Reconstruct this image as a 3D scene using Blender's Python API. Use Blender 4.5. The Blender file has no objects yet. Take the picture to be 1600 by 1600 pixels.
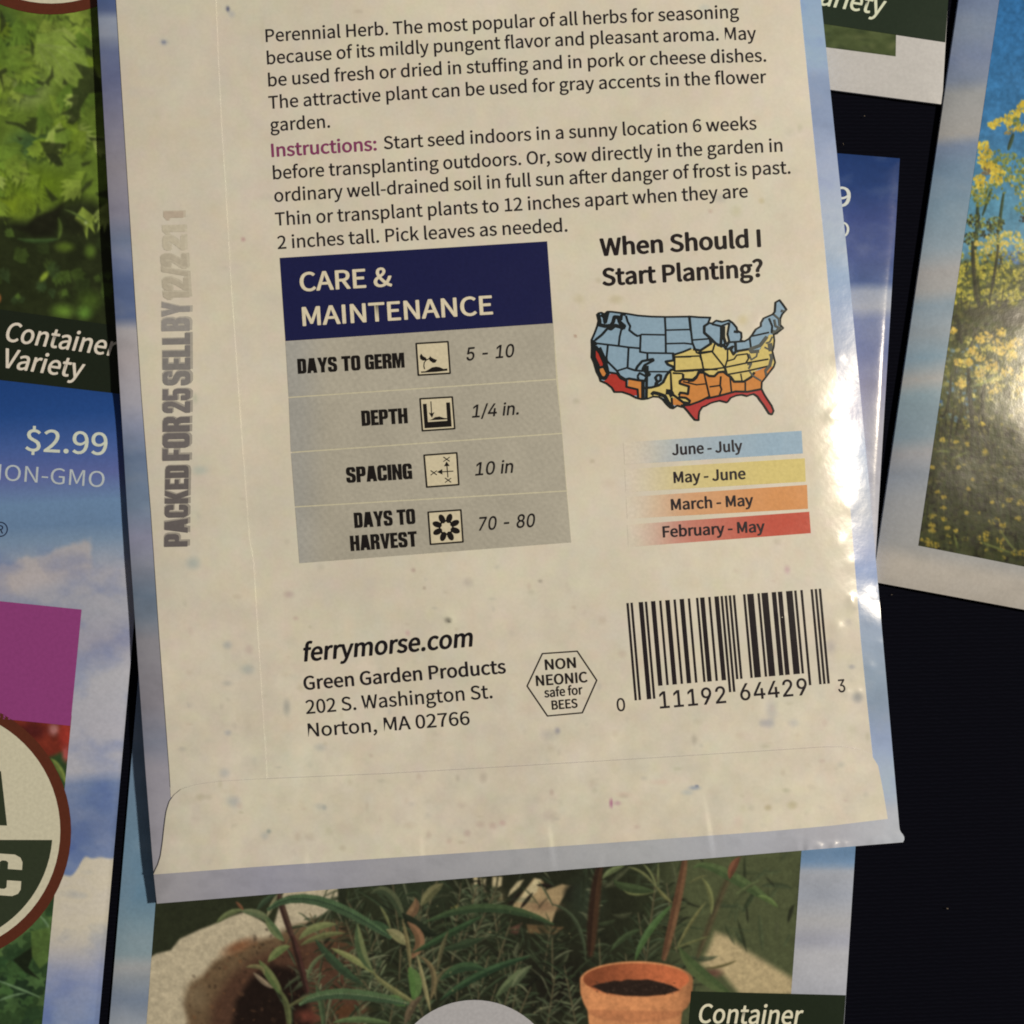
# Seed packets lying on a dark woven cloth, close-up from above under one warm lamp.
import bpy, math, random
import numpy as np
from mathutils import Vector, Matrix
from mathutils.geometry import tessellate_polygon

# ------------------------------------------------------------------ camera, world, lamp, exposure
scene = bpy.context.scene
col = scene.collection
FOC = 1660.0                                   # focal length in survey units (frame = 1600 units wide)
VIEW = Vector((math.tan(math.radians(2.7)), math.tan(math.radians(2.6)), -1.0)).normalized()
EYE = -VIEW * 0.120
cd = bpy.data.cameras.new('camera')
cam = bpy.data.objects.new('camera', cd)
col.objects.link(cam)
cd.sensor_width = 36.0
cd.lens = 36.0 * FOC / 1600.0
cd.clip_start = 0.005
cd.clip_end = 20.0
_r = VIEW.cross(Vector((0, 1, 0))).normalized()
_u = _r.cross(VIEW).normalized()
QUAT = Matrix((_r, _u, -VIEW)).transposed().to_quaternion()
cam.rotation_mode = 'QUATERNION'
cam.rotation_quaternion = QUAT
cam.location = EYE
scene.camera = cam

world = bpy.data.worlds.new('World')
scene.world = world
world.use_nodes = True
bg = world.node_tree.nodes['Background']
bg.inputs[0].default_value = (1.0, 0.86, 0.72, 1.0)
bg.inputs[1].default_value = 0.085

ld = bpy.data.lights.new('ceiling_lamp', 'AREA')
ld.shape = 'DISK'
ld.size = 0.034
ld.energy = 4.02
ld.color = (1.0, 0.86, 0.655)
lamp = bpy.data.objects.new('ceiling_lamp', ld)
col.objects.link(lamp)
lamp.location = (0.415, 0.112, 0.540)
lamp.rotation_euler = (Vector((0, 0, 0)) - lamp.location).to_track_quat('-Z', 'Y').to_euler()

scene.view_settings.view_transform = 'Standard'
scene.view_settings.look = 'None'
scene.view_settings.exposure = 0.0
scene.view_settings.gamma = 1.0
scene.cycles.filter_width = 1.9

# ------------------------------------------------------------------ survey: print coordinates -> metres on the table
RM = np.array(QUAT.to_matrix())
EY = np.array(EYE)

def W(X, Y, Z):
    """position on the stack at height Z (m) of the surveyed point X, Y (survey units, y down)"""
    X = np.asarray(X, float); Y = np.asarray(Y, float); Z = np.asarray(Z, float)
    d = np.stack([(X - 800) / FOC, -(Y - 800) / FOC, -np.ones_like(X)], -1) @ RM.T
    t = (Z - EY[2]) / d[..., 2]
    return EY + d * t[..., None]

MM = 0.001
U = 0.120 / FOC                                 # one survey unit in metres (0.072 mm)

def smooth(a, b, x):
    t = np.clip((x - a) / (b - a), 0, 1)
    return t * t * (3 - 2 * t)

def line_dist(X, Y, p, q):
    """distance to the left-hand side of the directed line p -> q (clockwise outlines: inside is positive)"""
    dx, dy = q[0] - p[0], q[1] - p[1]
    L = math.hypot(dx, dy)
    return ((Y - p[1]) * dx - (X - p[0]) * dy) / L

def waves(X, Y, seed, wl, n=5):
    r = random.Random(seed)
    out = np.zeros_like(np.asarray(X, float))
    for _ in range(n):
        a = r.uniform(0, math.tau); l = wl * r.uniform(0.6, 1.7); ph = r.uniform(0, math.tau)
        out += np.sin((X * math.cos(a) + Y * math.sin(a)) * math.tau / l + ph)
    return out / n

def vnoise(X, Y, scale, seed=0, octaves=3):
    """value noise in 0..1"""
    r = np.random.RandomState(seed)
    tot = 0.0; amp = 1.0; s = 0.0
    for o in range(octaves):
        g = r.rand(256, 256)
        x = X / scale * (2 ** o) + 37.3 * o; y = Y / scale * (2 ** o) + 11.7 * o
        xi = np.floor(x).astype(int); yi = np.floor(y).astype(int)
        fx = x - xi; fy = y - yi
        fx = fx * fx * (3 - 2 * fx); fy = fy * fy * (3 - 2 * fy)
        a = g[xi & 255, yi & 255]; b = g[(xi + 1) & 255, yi & 255]
        c = g[xi & 255, (yi + 1) & 255]; d = g[(xi + 1) & 255, (yi + 1) & 255]
        tot = tot + amp * ((a * (1 - fx) + b * fx) * (1 - fy) + (c * (1 - fx) + d * fx) * fy)
        s += amp; amp *= 0.5
    return tot / s

# ------------------------------------------------------------------ inks and papers
LIGHT = np.array([0.79, 0.675, 0.525])          # white card under the lamp, used to read ink reflectances

def ink(c, k=1.0):
    """ink seen as sRGB c under the warm lamp -> reflectance"""
    c = np.asarray(c, float) / 255.0
    lin = np.where(c <= 0.04045, c / 12.92, ((c + 0.055) / 1.055) ** 2.4)
    return np.clip(lin / (LIGHT * k), 0.002, 0.9)

def muted(c, dark, keep):
    """printed sky blues: deeper where they are more saturated, and greyer"""
    c = np.asarray(c, float)
    mx = c.max(-1, keepdims=True); mn = c.min(-1, keepdims=True)
    sat = (mx - mn) / np.maximum(mx, 1)
    lum = c.mean(-1, keepdims=True)
    return (lum + (c - lum) * keep) * (1 - dark * sat)

def paper_material(name, rough=0.36, spec=0.45, grain=0.05, bump=0.12, bump_scale=900.0, dots=0.0):
    m = bpy.data.materials.new(name)
    m.use_nodes = True
    nt = m.node_tree; N = nt.nodes; Lk = nt.links
    b = N['Principled BSDF']
    at = N.new('ShaderNodeAttribute'); at.attribute_name = 'Col'
    tc = N.new('ShaderNodeTexCoord')
    n1 = N.new('ShaderNodeTexNoise'); n1.inputs['Scale'].default_value = 2600.0; n1.inputs['Detail'].default_value = 3.0
    Lk.new(tc.outputs['Object'], n1.inputs['Vector'])
    mr = N.new('ShaderNodeMapRange'); mr.inputs['From Min'].default_value = 0.25; mr.inputs['From Max'].default_value = 0.75
    mr.inputs['To Min'].default_value = 1.0 - grain; mr.inputs['To Max'].default_value = 1.0 + grain
    Lk.new(n1.outputs['Fac'], mr.inputs['Value'])
    mx = N.new('ShaderNodeVectorMath'); mx.operation = 'SCALE'
    Lk.new(at.outputs['Color'], mx.inputs[0]); Lk.new(mr.outputs['Result'], mx.inputs['Scale'])
    Lk.new(mx.outputs['Vector'], b.inputs['Base Color'])
    n2 = N.new('ShaderNodeTexNoise'); n2.inputs['Scale'].default_value = bump_scale; n2.inputs['Detail'].default_value = 4.0
    Lk.new(tc.outputs['Object'], n2.inputs['Vector'])
    bp = N.new('ShaderNodeBump'); bp.inputs['Strength'].default_value = bump; bp.inputs['Distance'].default_value = 0.00006
    Lk.new(n2.outputs['Fac'], bp.inputs['Height']); Lk.new(bp.outputs['Normal'], b.inputs['Normal'])
    n3 = N.new('ShaderNodeTexNoise'); n3.inputs['Scale'].default_value = 240.0; n3.inputs['Detail'].default_value = 3.0
    Lk.new(tc.outputs['Object'], n3.inputs['Vector'])
    m3 = N.new('ShaderNodeMapRange'); m3.inputs['To Min'].default_value = rough - 0.05; m3.inputs['To Max'].default_value = rough + 0.05
    Lk.new(n3.outputs['Fac'], m3.inputs['Value']); Lk.new(m3.outputs['Result'], b.inputs['Roughness'])
    b.inputs['Specular IOR Level'].default_value = spec
    return m

PAPER = paper_material('coated_packet_paper', rough=0.22, spec=0.5, grain=0.03, bump=0.35, bump_scale=700.0)
PRINT = paper_material('printed_ink', rough=0.23, spec=0.45, grain=0.08, bump=0.25)
FRONT = paper_material('glossy_front_print', rough=0.18, spec=0.22, grain=0.06, bump=0.3, bump_scale=600.0)

# ------------------------------------------------------------------ mesh building
def link_mesh(name, verts, faces, colours, mat, root=None, parent=None, smooth_=True):
    me = bpy.data.meshes.new(name)
    verts = np.asarray(verts, np.float32)
    me.from_pydata(verts.tolist() if len(verts) < 20000 else [], [], faces if len(verts) < 20000 else [])
    if len(verts) >= 20000:
        f = np.asarray(faces, np.int32)
        me.vertices.add(len(verts)); me.vertices.foreach_set('co', verts.ravel())
        me.loops.add(f.size); me.loops.foreach_set('vertex_index', f.ravel())
        me.polygons.add(len(f)); me.polygons.foreach_set('loop_start', np.arange(0, f.size, f.shape[1], dtype=np.int32))
        me.update(calc_edges=True)
    ca = me.color_attributes.new('Col', 'FLOAT_COLOR', 'POINT')
    c = np.ones((len(verts), 4), np.float32)
    c[:, :3] = np.asarray(colours, np.float32)
    ca.data.foreach_set('color', c.ravel())
    if smooth_:
        me.polygons.foreach_set('use_smooth', [True] * len(me.polygons))
    me.materials.append(mat)
    me.validate()
    o = bpy.data.objects.new(name, me)
    col.objects.link(o)
    if parent is None and root is not None:
        parent = root
    if parent is not None:
        o.parent = parent
        r = parent if parent.type == 'EMPTY' else parent.parent
        while r is not None and r.type != 'EMPTY':
            r = r.parent
        if parent.type == 'EMPTY':
            o.matrix_parent_inverse = Matrix.Translation(-parent.location)
    return o

def thing(name, label, cat, x, y, group):
    o = bpy.data.objects.new(name, None)
    o.empty_display_size = 0.01
    col.objects.link(o)
    p = W(x, y, 0.0)
    o.location = Vector(p.tolist())
    o['label'] = label; o['category'] = cat; o['group'] = group
    return o

def grid_faces(nr, nc, base=0):
    i = np.arange(nr - 1)[:, None] * nc + np.arange(nc - 1)[None, :] + base
    return np.stack([i, i + nc, i + nc + 1, i + 1], -1).reshape(-1, 4)

def sheet(name, X, Y, H, off, colour, mat, parent, wall=0.0, closed_bottom=False, wall_colour=None):
    """a printed sheet lying on surface H (metres), 'off' above it, with an edge wall of the given depth"""
    nr, nc = X.shape
    Z = H(X, Y) + off
    P = W(X, Y, Z).reshape(-1, 3)
    C = colour(X, Y) if callable(colour) else np.broadcast_to(np.asarray(colour, float), X.shape + (3,))
    C = np.array(C).reshape(-1, 3)
    F = grid_faces(nr, nc)
    if wall > 0:
        ring = list(range(0, nc)) + [r * nc + nc - 1 for r in range(1, nr)] + \
            [(nr - 1) * nc + c for c in range(nc - 2, -1, -1)] + [r * nc for r in range(nr - 2, 0, -1)]
        ring = np.array(ring); n = len(ring); b = len(P)
        top = P[ring]; bot = top.copy()
        bot[:, 2] = np.maximum(bot[:, 2] - wall, 0.00004) if not closed_bottom else np.minimum(bot[:, 2] - wall, 10)
        wc = C[ring] if wall_colour is None else np.broadcast_to(np.asarray(wall_colour, float), (n, 3))
        P = np.vstack([P, top, bot]); C = np.vstack([C, wc, wc])
        k = np.arange(n); k2 = (k + 1) % n
        F = np.vstack([F, np.stack([b + k, b + k2, b + n + k2, b + n + k], -1)])
    return link_mesh(name, P, F.tolist() if len(P) < 20000 else F, C, mat, parent=parent)

def ruled_rows(ys, xl, xr, nc):
    """rows at ys between left curve xl(y) and right curve xr(y)"""
    ys = np.asarray(ys, float); L = xl(ys); R = xr(ys)
    s = np.linspace(0, 1, nc)[None, :]
    return L[:, None] * (1 - s) + R[:, None] * s, np.repeat(ys[:, None], nc, 1)

def quad_grid(TL, TR, BR, BL, step):
    w = max(math.dist(TL, TR), math.dist(BL, BR)); h = max(math.dist(TL, BL), math.dist(TR, BR))
    nc = max(2, int(w / step) + 1); nr = max(2, int(h / step) + 1)
    s = np.linspace(0, 1, nc)[None, :]; t = np.linspace(0, 1, nr)[:, None]
    f = lambda k: (TL[k] * (1 - s) + TR[k] * s) * (1 - t) + (BL[k] * (1 - s) + BR[k] * s) * t
    return f(0), f(1)

def curve_fn(pts):
    a = np.array(pts, float)
    o = np.argsort(a[:, 0]); a = a[o]
    return lambda v: np.interp(v, a[:, 0], a[:, 1])

def split_tris(V, T, L):
    """halve all triangle edges until none is longer than L survey units"""
    V = [tuple(v) for v in V]
    for _ in range(6):
        A = np.array(V); T_ = np.array(T)
        e = max(np.linalg.norm(A[T_[:, i]] - A[T_[:, (i + 1) % 3]], axis=1).max() for i in range(3))
        if e <= L: break
        mid = {}; NT = []
        def m(a, b):
            k = (a, b) if a < b else (b, a)
            if k not in mid:
                mid[k] = len(V); V.append(((V[a][0] + V[b][0]) / 2, (V[a][1] + V[b][1]) / 2))
            return mid[k]
        for a, b, c in T:
            ab, bc, ca = m(a, b), m(b, c), m(c, a)
            NT += [(a, ab, ca), (ab, b, bc), (ca, bc, c), (ab, bc, ca)]
        T = NT
    return V, T

def tess(loops):
    """triangulate one or more 2D loops (outer and holes)"""
    vv = [p for l in loops for p in l]
    tr = tessellate_polygon([[Vector((p[0], p[1], 0)) for p in l] for l in loops])
    return vv, [tuple(t) for t in tr]

def face_up(V, T):
    out = []
    for a, b, c in T:
        s = (V[b][0] - V[a][0]) * (V[c][1] - V[a][1]) - (V[b][1] - V[a][1]) * (V[c][0] - V[a][0])
        out.append((a, b, c) if s < 0 else (a, c, b))
    return out

class Ink:
    """collects flat printed shapes in survey units and lays them on a packet surface as one mesh"""
    def __init__(self): self.V = []; self.T = []; self.C = []; self.Z = []; self.n = 0
    def add(self, V, T, c):
        b = len(self.V); self.V += list(V)
        self.Z += [(self.n % 12) * 0.7e-6] * len(V); self.n += 1      # each stroke or letter is its own film of ink
        self.T += [(x + b, y + b, z + b) for x, y, z in face_up(V, T)]
        if callable(c): self.C += [c(v) for v in V]
        else: self.C += [tuple(c)] * len(V)
    def poly(self, pts, c, L=None, holes=()):
        V, T = tess([pts] + list(holes))
        if L: V, T = split_tris(V, T, L)
        self.add(V, T, c)
    def stroke(self, pts, w, c, seg=8.0, closed=False, cap=True):
        """a pen line of width w with round joints"""
        P = [Vector(p) for p in pts]
        if closed: P.append(P[0])
        for a, b in zip(P[:-1], P[1:]):
            d = b - a; L = d.length
            if L < 1e-6: continue
            d /= L; n = Vector((-d.y, d.x)) * (w / 2)
            k = max(1, int(L / seg)); V = []; T = []
            for i in range(k + 1):
                q = a + d * (L * i / k); V += [tuple(q + n), tuple(q - n)]
            for i in range(k):
                T += [(2 * i, 2 * i + 1, 2 * i + 3), (2 * i, 2 * i + 3, 2 * i + 2)]
            self.add(V, T, c)
        if cap:
            for q in (P[1:-1] if not closed else P[:-1]):
                V = [tuple(q)] + [(q.x + w / 2 * math.cos(t * math.tau / 8), q.y + w / 2 * math.sin(t * math.tau / 8)) for t in range(8)]
                self.add(V, [(0, 1 + i, 1 + (i + 1) % 8) for i in range(8)], c)
    def build(self, name, H, off, parent, mat=None):
        A = np.array(self.V)
        Z = H(A[:, 0], A[:, 1]) + off + np.array(self.Z)
        return link_mesh(name, W(A[:, 0], A[:, 1], Z), self.T, np.array(self.C), mat or PRINT, parent=parent, smooth_=True)

# ------------------------------------------------------------------ lettering (glyph outlines: advance, bezier loops of handle/point/handle)
GLYPHS_TEXT = {' ':(214,[]),
'$':(530,[[238,-82,238,-117,259,-117,280,-117,301,-117,301,-81,301,-46,301,-10,402,5,466,74,466,176,466,405,167,362,167,518,167,580,209,621,275,621,333,621,366,599,405,561,421,578,436,595,452,612,413,652,369,685,301,691,301,727,301,763,301,798,280,798,259,798,238,798,238,762,238,726,238,690,145,677,83,609,83,513,83,306,381,344,381,170,381,103,340,60,261,60,196,60,141,92,96,131,83,111,69,91,55,71,100,29,169,-5,238,-11,238,-47]]),
'&':(649,[[121,-12,247,-12,329,-12,395,19,449,68,506,28,561,0,610,-12,618,12,626,36,633,60,594,71,549,94,502,127,558,200,598,285,625,377,597,377,570,377,543,377,521,297,488,228,445,171,379,225,313,295,267,368,346,424,425,483,425,575,425,656,374,712,287,712,191,712,127,641,127,548,127,498,144,441,173,384,100,334,34,276,34,181,34,69],[323,174,392,114,351,79,306,57,258,57,180,57,119,108,119,186,119,241,159,284,208,323,257,247],[299,469,235,425,214,468,202,511,202,549,202,606,235,651,288,651,335,651,354,614,354,573,354,511]]),
',':(265,[[65,-164,72,-181,158,-145,211,-74,211,18,211,82,183,120,138,120,102,120,72,97,72,59,72,21,101,-2,136,-2,139,-2,143,-1,146,-1,145,-58,110,-104,51,-130,58,-147]]),
'-':(331,[[44,256,44,234,125,234,207,234,288,234,288,256,288,279,288,301,207,301,125,301,44,301,44,279]]),
'.':(265,[[97,-12,133,-12,167,-12,196,14,196,53,196,94,167,120,133,120,97,120,70,94,70,53,70,14]]),
'0':(530,[[132,-12,265,-12,398,-12,483,108,483,352,483,595,398,712,265,712,132,712,48,595,48,352,48,108],[345,58,265,58,186,58,132,147,132,352,132,557,186,644,265,644,345,644,399,557,399,352,399,147]]),
'1':(530,[[84,24,84,0,212,0,340,0,468,0,468,24,468,48,468,73,421,73,374,73,328,73,328,282,328,491,328,700,305,700,283,700,261,700,223,678,178,662,116,650,116,632,116,613,116,595,157,595,199,595,241,595,241,421,241,247,241,73,188,73,136,73,84,73,84,48]]),
'2':(530,[[42,17,42,0,189,0,336,0,482,0,482,25,482,50,482,75,418,75,353,75,288,75,253,75,210,72,174,69,338,224,449,367,449,507,449,631,370,712,244,712,156,712,95,672,38,610,55,594,72,577,89,561,128,607,177,642,234,642,321,642,363,583,363,503,363,383,262,244,42,52,42,34]]),
'3':(530,[[142,-12,251,-12,376,-12,477,62,477,187,477,284,411,345,329,365,329,366,329,368,329,370,403,395,453,453,453,538,453,648,367,712,248,712,168,712,106,677,53,629,69,611,85,592,100,574,140,614,189,642,245,642,319,642,364,598,364,531,364,456,315,397,170,397,170,375,170,353,170,330,332,330,388,275,388,190,388,110,329,60,245,60,166,60,114,98,73,140,58,122,43,103,28,84,74,33]]),
'4':(530,[[325,64,325,0,352,0,379,0,407,0,407,64,407,129,407,193,438,193,469,193,500,193,500,216,500,239,500,263,469,263,438,263,407,263,407,408,407,554,407,700,375,700,343,700,310,700,213,550,116,400,19,250,19,231,19,212,19,193,121,193,223,193,325,193,325,129],[325,334,325,263,253,263,181,263,110,263,163,342,216,422,269,501,289,536,308,571,326,605,327,605,328,605,329,605,328,569,325,512,325,477,325,406]]),
'5':(530,[[140,-12,250,-12,368,-12,479,74,479,227,479,382,384,451,268,451,226,451,195,440,163,423,169,491,175,558,181,626,269,626,357,626,445,626,445,650,445,675,445,700,332,700,218,700,105,700,97,591,90,482,82,373,98,364,113,354,129,344,169,371,199,385,245,385,333,385,391,326,391,225,391,123,325,60,242,60,160,60,109,97,70,138,55,118,40,99,26,80,74,33]]),
'6':(530,[[154,-12,287,-12,396,-12,489,79,489,215,489,362,413,435,294,435,240,435,179,403,136,350,139,567,219,641,316,641,358,641,400,620,427,587,443,605,460,623,477,641,437,683,385,712,312,712,177,712,53,608,53,334,53,103],[147,136,138,281,183,346,237,370,280,370,365,370,406,309,406,215,406,119,354,56,287,56,200,56]]),
'7':(530,[[202,265,189,0,219,0,250,0,280,0,291,274,321,437,485,647,485,665,485,682,485,700,339,700,193,700,47,700,47,675,47,650,47,626,160,626,273,626,387,626,249,435]]),
'8':(530,[[138,-12,267,-12,398,-12,486,67,486,168,486,265,430,317,369,352,369,354,369,356,369,357,410,390,461,453,461,526,461,634,389,711,269,711,160,711,77,639,77,533,77,459,121,407,172,371,172,370,172,369,172,368,108,333,44,267,44,174,44,66],[362,422,315,380,232,413,157,450,157,533,157,601,203,646,268,646,343,646,387,591,387,521,387,470],[350,53,268,53,184,53,121,107,121,181,121,248,161,304,218,340,317,300,403,265,403,171,403,101]]),
'9':(530,[[148,-12,224,-12,355,-12,478,96,478,380,478,603,377,712,243,712,134,712,42,622,42,485,42,341,118,265,235,265,293,265,353,299,396,350,390,134,311,60,222,60,176,60,134,80,103,114,87,95,71,77,55,59,95,18],[386,568,395,424,349,357,296,330,249,330,166,330,124,392,124,485,124,582,176,645,244,645,332,645]]),
':':(265,[[97,372,133,372,167,372,196,399,196,439,196,478,167,506,133,506,97,506,70,478,70,439,70,399],[97,-12,133,-12,167,-12,196,14,196,53,196,94,167,120,133,120,97,120,70,94,70,53,70,14]]),
'?':(453,[[147,377,170,211,196,211,222,211,247,211,230,361,402,417,402,558,402,663,331,728,223,728,146,728,85,690,41,640,58,625,74,609,91,594,124,632,166,655,214,655,283,655,317,609,317,552,317,438],[176,-12,211,-12,246,-12,275,14,275,53,275,94,246,120,211,120,176,120,149,94,149,53,149,14]]),
'A':(581,[[83,233,4,0,33,0,63,0,93,0,115,71,138,143,160,214,246,214,331,214,416,214,439,143,461,71,483,0,514,0,546,0,577,0,498,233,418,467,339,700,306,700,273,700,241,700,162,467],[253,284,182,284,194,320,205,356,217,392,242,471,265,546,286,628,288,628,289,628,290,628,313,547,335,471,361,392,372,356,383,320,394,284,324,284]]),
'B':(627,[[96,233,96,0,171,0,245,0,319,0,476,0,584,68,584,205,584,301,525,356,442,372,442,374,442,376,442,377,508,398,544,459,544,529,544,652,445,700,304,700,235,700,166,700,96,700,96,467],[219,403,184,403,184,479,184,555,184,630,220,630,256,630,292,630,402,630,457,600,457,518,457,446,409,403,288,403,254,403],[225,71,184,71,184,159,184,246,184,334,225,334,266,334,307,334,430,334,498,295,498,208,498,114,427,71,307,71,266,71]]),
'C':(609,[[185,-12,360,-12,451,-12,520,24,575,88,559,107,542,125,526,144,481,95,431,65,364,65,230,65,146,176,146,352,146,527,235,635,367,635,427,635,473,608,510,569,526,588,542,607,558,626,518,671,451,712,366,712,188,712,55,576,55,350,55,122]]),
'E':(562,[[96,233,96,0,234,0,372,0,510,0,510,25,510,50,510,75,401,75,293,75,184,75,184,160,184,245,184,330,273,330,361,330,450,330,450,356,450,381,450,406,361,406,273,406,184,406,184,479,184,552,184,626,289,626,394,626,499,626,499,650,499,675,499,700,365,700,231,700,96,700,96,467]]),
'F':(527,[[96,233,96,0,126,0,155,0,184,0,184,105,184,209,184,314,273,314,363,314,452,314,452,339,452,364,452,389,363,389,273,389,184,389,184,468,184,547,184,626,289,626,394,626,499,626,499,650,499,675,499,700,365,700,231,700,96,700,96,467]]),
'G':(658,[[187,-12,371,-12,465,-12,542,22,587,69,587,167,587,265,587,363,511,363,434,363,357,363,357,338,357,314,357,289,407,289,456,289,506,289,506,228,506,167,506,106,478,80,430,65,380,65,230,65,146,176,146,352,146,527,238,635,379,635,449,635,495,605,530,569,546,588,562,607,578,626,538,668,474,712,376,712,191,712,55,576,55,350,55,122]]),
'H':(695,[[96,233,96,0,126,0,155,0,184,0,184,110,184,220,184,330,293,330,402,330,511,330,511,220,511,110,511,0,541,0,570,0,600,0,600,233,600,467,600,700,570,700,541,700,511,700,511,602,511,505,511,407,402,407,293,407,184,407,184,505,184,602,184,700,155,700,126,700,96,700,96,467]]),
'I':(280,[[96,233,96,0,126,0,155,0,184,0,184,233,184,467,184,700,155,700,126,700,96,700,96,467]]),
'J':(511,[[138,-12,226,-12,363,-12,419,84,419,205,419,370,419,535,419,700,390,700,360,700,330,700,330,538,330,376,330,214,330,108,293,65,218,65,167,65,128,88,96,144,75,129,54,114,33,98,74,26]]),
'M':(775,[[96,233,96,0,123,0,149,0,176,0,176,129,176,258,176,388,176,448,170,533,164,594,166,594,167,594,168,594,187,541,206,488,224,435,269,313,313,192,357,71,377,71,397,71,416,71,460,192,504,313,548,435,567,488,586,541,605,594,606,594,607,594,608,594,604,533,597,448,597,388,597,258,597,129,597,0,624,0,652,0,679,0,679,233,679,467,679,700,644,700,608,700,573,700,528,575,484,450,439,326,423,278,409,228,391,180,389,180,388,180,387,180,370,228,354,278,336,326,292,450,247,575,202,700,167,700,132,700,96,700,96,467]]),
'N':(690,[[96,233,96,0,124,0,152,0,180,0,180,123,180,245,180,368,180,441,173,516,169,586,170,586,172,586,173,586,198,538,223,490,248,442,333,295,418,147,503,0,534,0,564,0,594,0,594,233,594,467,594,700,566,700,538,700,510,700,510,579,510,457,510,336,510,264,517,184,522,115,521,115,519,115,518,115,492,163,467,211,442,259,357,406,272,553,186,700,156,700,126,700,96,700,96,467]]),
'O':(709,[[179,-12,354,-12,530,-12,653,128,653,352,653,577,530,712,354,712,179,712,55,577,55,352,55,128],[480,65,354,65,228,65,146,178,146,352,146,527,228,635,354,635,480,635,562,527,562,352,562,178]]),
'P':(605,[[96,233,96,0,126,0,155,0,184,0,184,93,184,186,184,279,223,279,261,279,300,279,454,279,558,347,558,495,558,647,453,700,296,700,230,700,163,700,96,700,96,467],[219,350,184,350,184,443,184,536,184,628,218,628,251,628,285,628,408,628,470,597,470,495,470,394,412,350,288,350,254,350]]),
'R':(606,[[223,368,184,368,184,455,184,541,184,628,223,628,263,628,302,628,412,628,472,596,472,504,472,413,412,368,302,368,263,368],[424,99,480,0,513,0,547,0,580,0,520,102,461,204,402,307,497,329,560,394,560,504,560,649,457,700,315,700,242,700,169,700,96,700,96,467,96,233,96,0,126,0,155,0,184,0,184,99,184,198,184,297,226,297,268,297,310,297,367,198]]),
'S':(569,[[191,-12,290,-12,436,-12,528,75,528,186,528,290,465,338,384,373,351,388,318,402,285,416,230,439,168,465,168,534,168,596,220,635,299,635,364,635,415,610,458,570,474,589,489,608,504,626,456,677,382,712,299,712,172,712,78,635,78,527,78,425,156,375,221,348,254,333,287,318,321,304,388,274,438,251,438,179,438,111,384,65,291,65,219,65,148,99,98,152,81,131,63,111,46,91,106,28]]),
'T':(572,[[242,209,242,0,271,0,301,0,330,0,330,209,330,417,330,626,401,626,472,626,542,626,542,650,542,675,542,700,371,700,201,700,30,700,30,675,30,650,30,626,100,626,171,626,242,626,242,417]]),
'V':(549,[[150,233,224,0,258,0,293,0,327,0,401,233,475,467,549,700,519,700,489,700,459,700,422,574,384,447,347,321,323,239,306,172,279,90,278,90,276,90,275,90,249,172,231,239,207,321,169,447,131,574,94,700,63,700,32,700,1,700,75,467]]),
'W':(838,[[124,233,173,0,208,0,243,0,278,0,313,141,347,281,382,422,393,477,407,528,417,582,419,582,420,582,421,582,433,528,443,477,456,422,491,281,526,141,562,0,597,0,633,0,668,0,717,233,765,467,813,700,785,700,757,700,729,700,704,573,678,446,653,319,641,244,627,168,615,92,613,92,611,92,609,92,592,168,577,244,560,319,527,446,495,573,462,700,435,700,408,700,381,700,349,573,317,446,285,319,267,244,250,168,235,92,234,92,232,92,231,92,217,168,203,244,189,319,165,446,140,573,116,700,85,700,55,700,25,700,74,467]]),
'a':(538,[[120,-12,207,-12,271,-12,329,21,379,62,380,62,381,62,382,62,385,41,387,21,390,0,414,0,437,0,461,0,461,106,461,213,461,319,461,448,409,532,282,532,198,532,125,495,78,464,89,444,101,424,112,404,153,432,207,459,267,459,352,459,374,395,374,329,154,304,56,247,56,135,56,41],[282,58,232,58,180,58,140,81,140,140,140,207,200,250,374,270,374,222,374,174,374,126,324,81]]),
'b':(590,[[268,-12,316,-12,435,-12,541,90,541,267,541,428,469,532,335,532,277,532,220,499,172,459,173,490,174,521,176,552,176,621,176,691,176,760,146,760,117,760,88,760,88,507,88,253,88,0,111,0,134,0,158,0,160,18,163,36,165,53,166,53,168,53,169,53,214,12],[388,61,302,61,267,61,221,74,176,115,176,206,176,297,176,388,224,434,270,458,313,458,413,458,451,382,451,266,451,138]]),
'c':(487,[[155,-12,292,-12,354,-12,414,12,460,53,448,72,435,92,422,112,390,83,348,60,300,60,204,60,139,139,139,259,139,378,208,458,303,458,343,458,376,440,406,414,421,433,435,452,450,471,414,503,367,532,299,532,165,532,50,432,50,259,50,87]]),
'd':(592,[[135,-12,265,-12,327,-12,382,21,422,61,423,61,424,61,425,61,428,41,430,20,433,0,456,0,480,0,504,0,504,253,504,507,504,760,475,760,446,760,416,760,416,694,416,627,416,561,418,531,420,501,421,472,375,509,336,532,275,532,157,532,51,427,51,259,51,86],[331,61,284,61,193,61,140,135,140,260,140,378,207,458,290,458,333,458,373,443,416,404,416,313,416,223,416,132,373,84]]),
'e':(529,[[159,-12,298,-12,368,-12,423,11,468,40,458,60,448,79,437,98,398,73,358,57,308,57,209,57,141,128,136,239,252,239,369,239,485,239,487,252,489,269,489,288,489,436,414,532,282,532,163,532,50,428,50,259,50,88],[227,301,135,301,145,404,210,462,284,462,365,462,413,406,413,301,320,301]]),
'f':(310,[[32,470,32,448,55,448,79,448,102,448,102,299,102,149,102,0,131,0,160,0,189,0,189,149,189,299,189,448,226,448,262,448,299,448,299,471,299,495,299,519,262,519,226,519,189,519,189,546,189,573,189,601,189,668,213,703,263,703,281,703,302,698,321,689,327,711,334,734,340,756,316,766,286,773,253,773,150,773,102,707,102,602,102,574,102,546,102,519,79,517,55,515,32,514,32,492]]),
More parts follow.
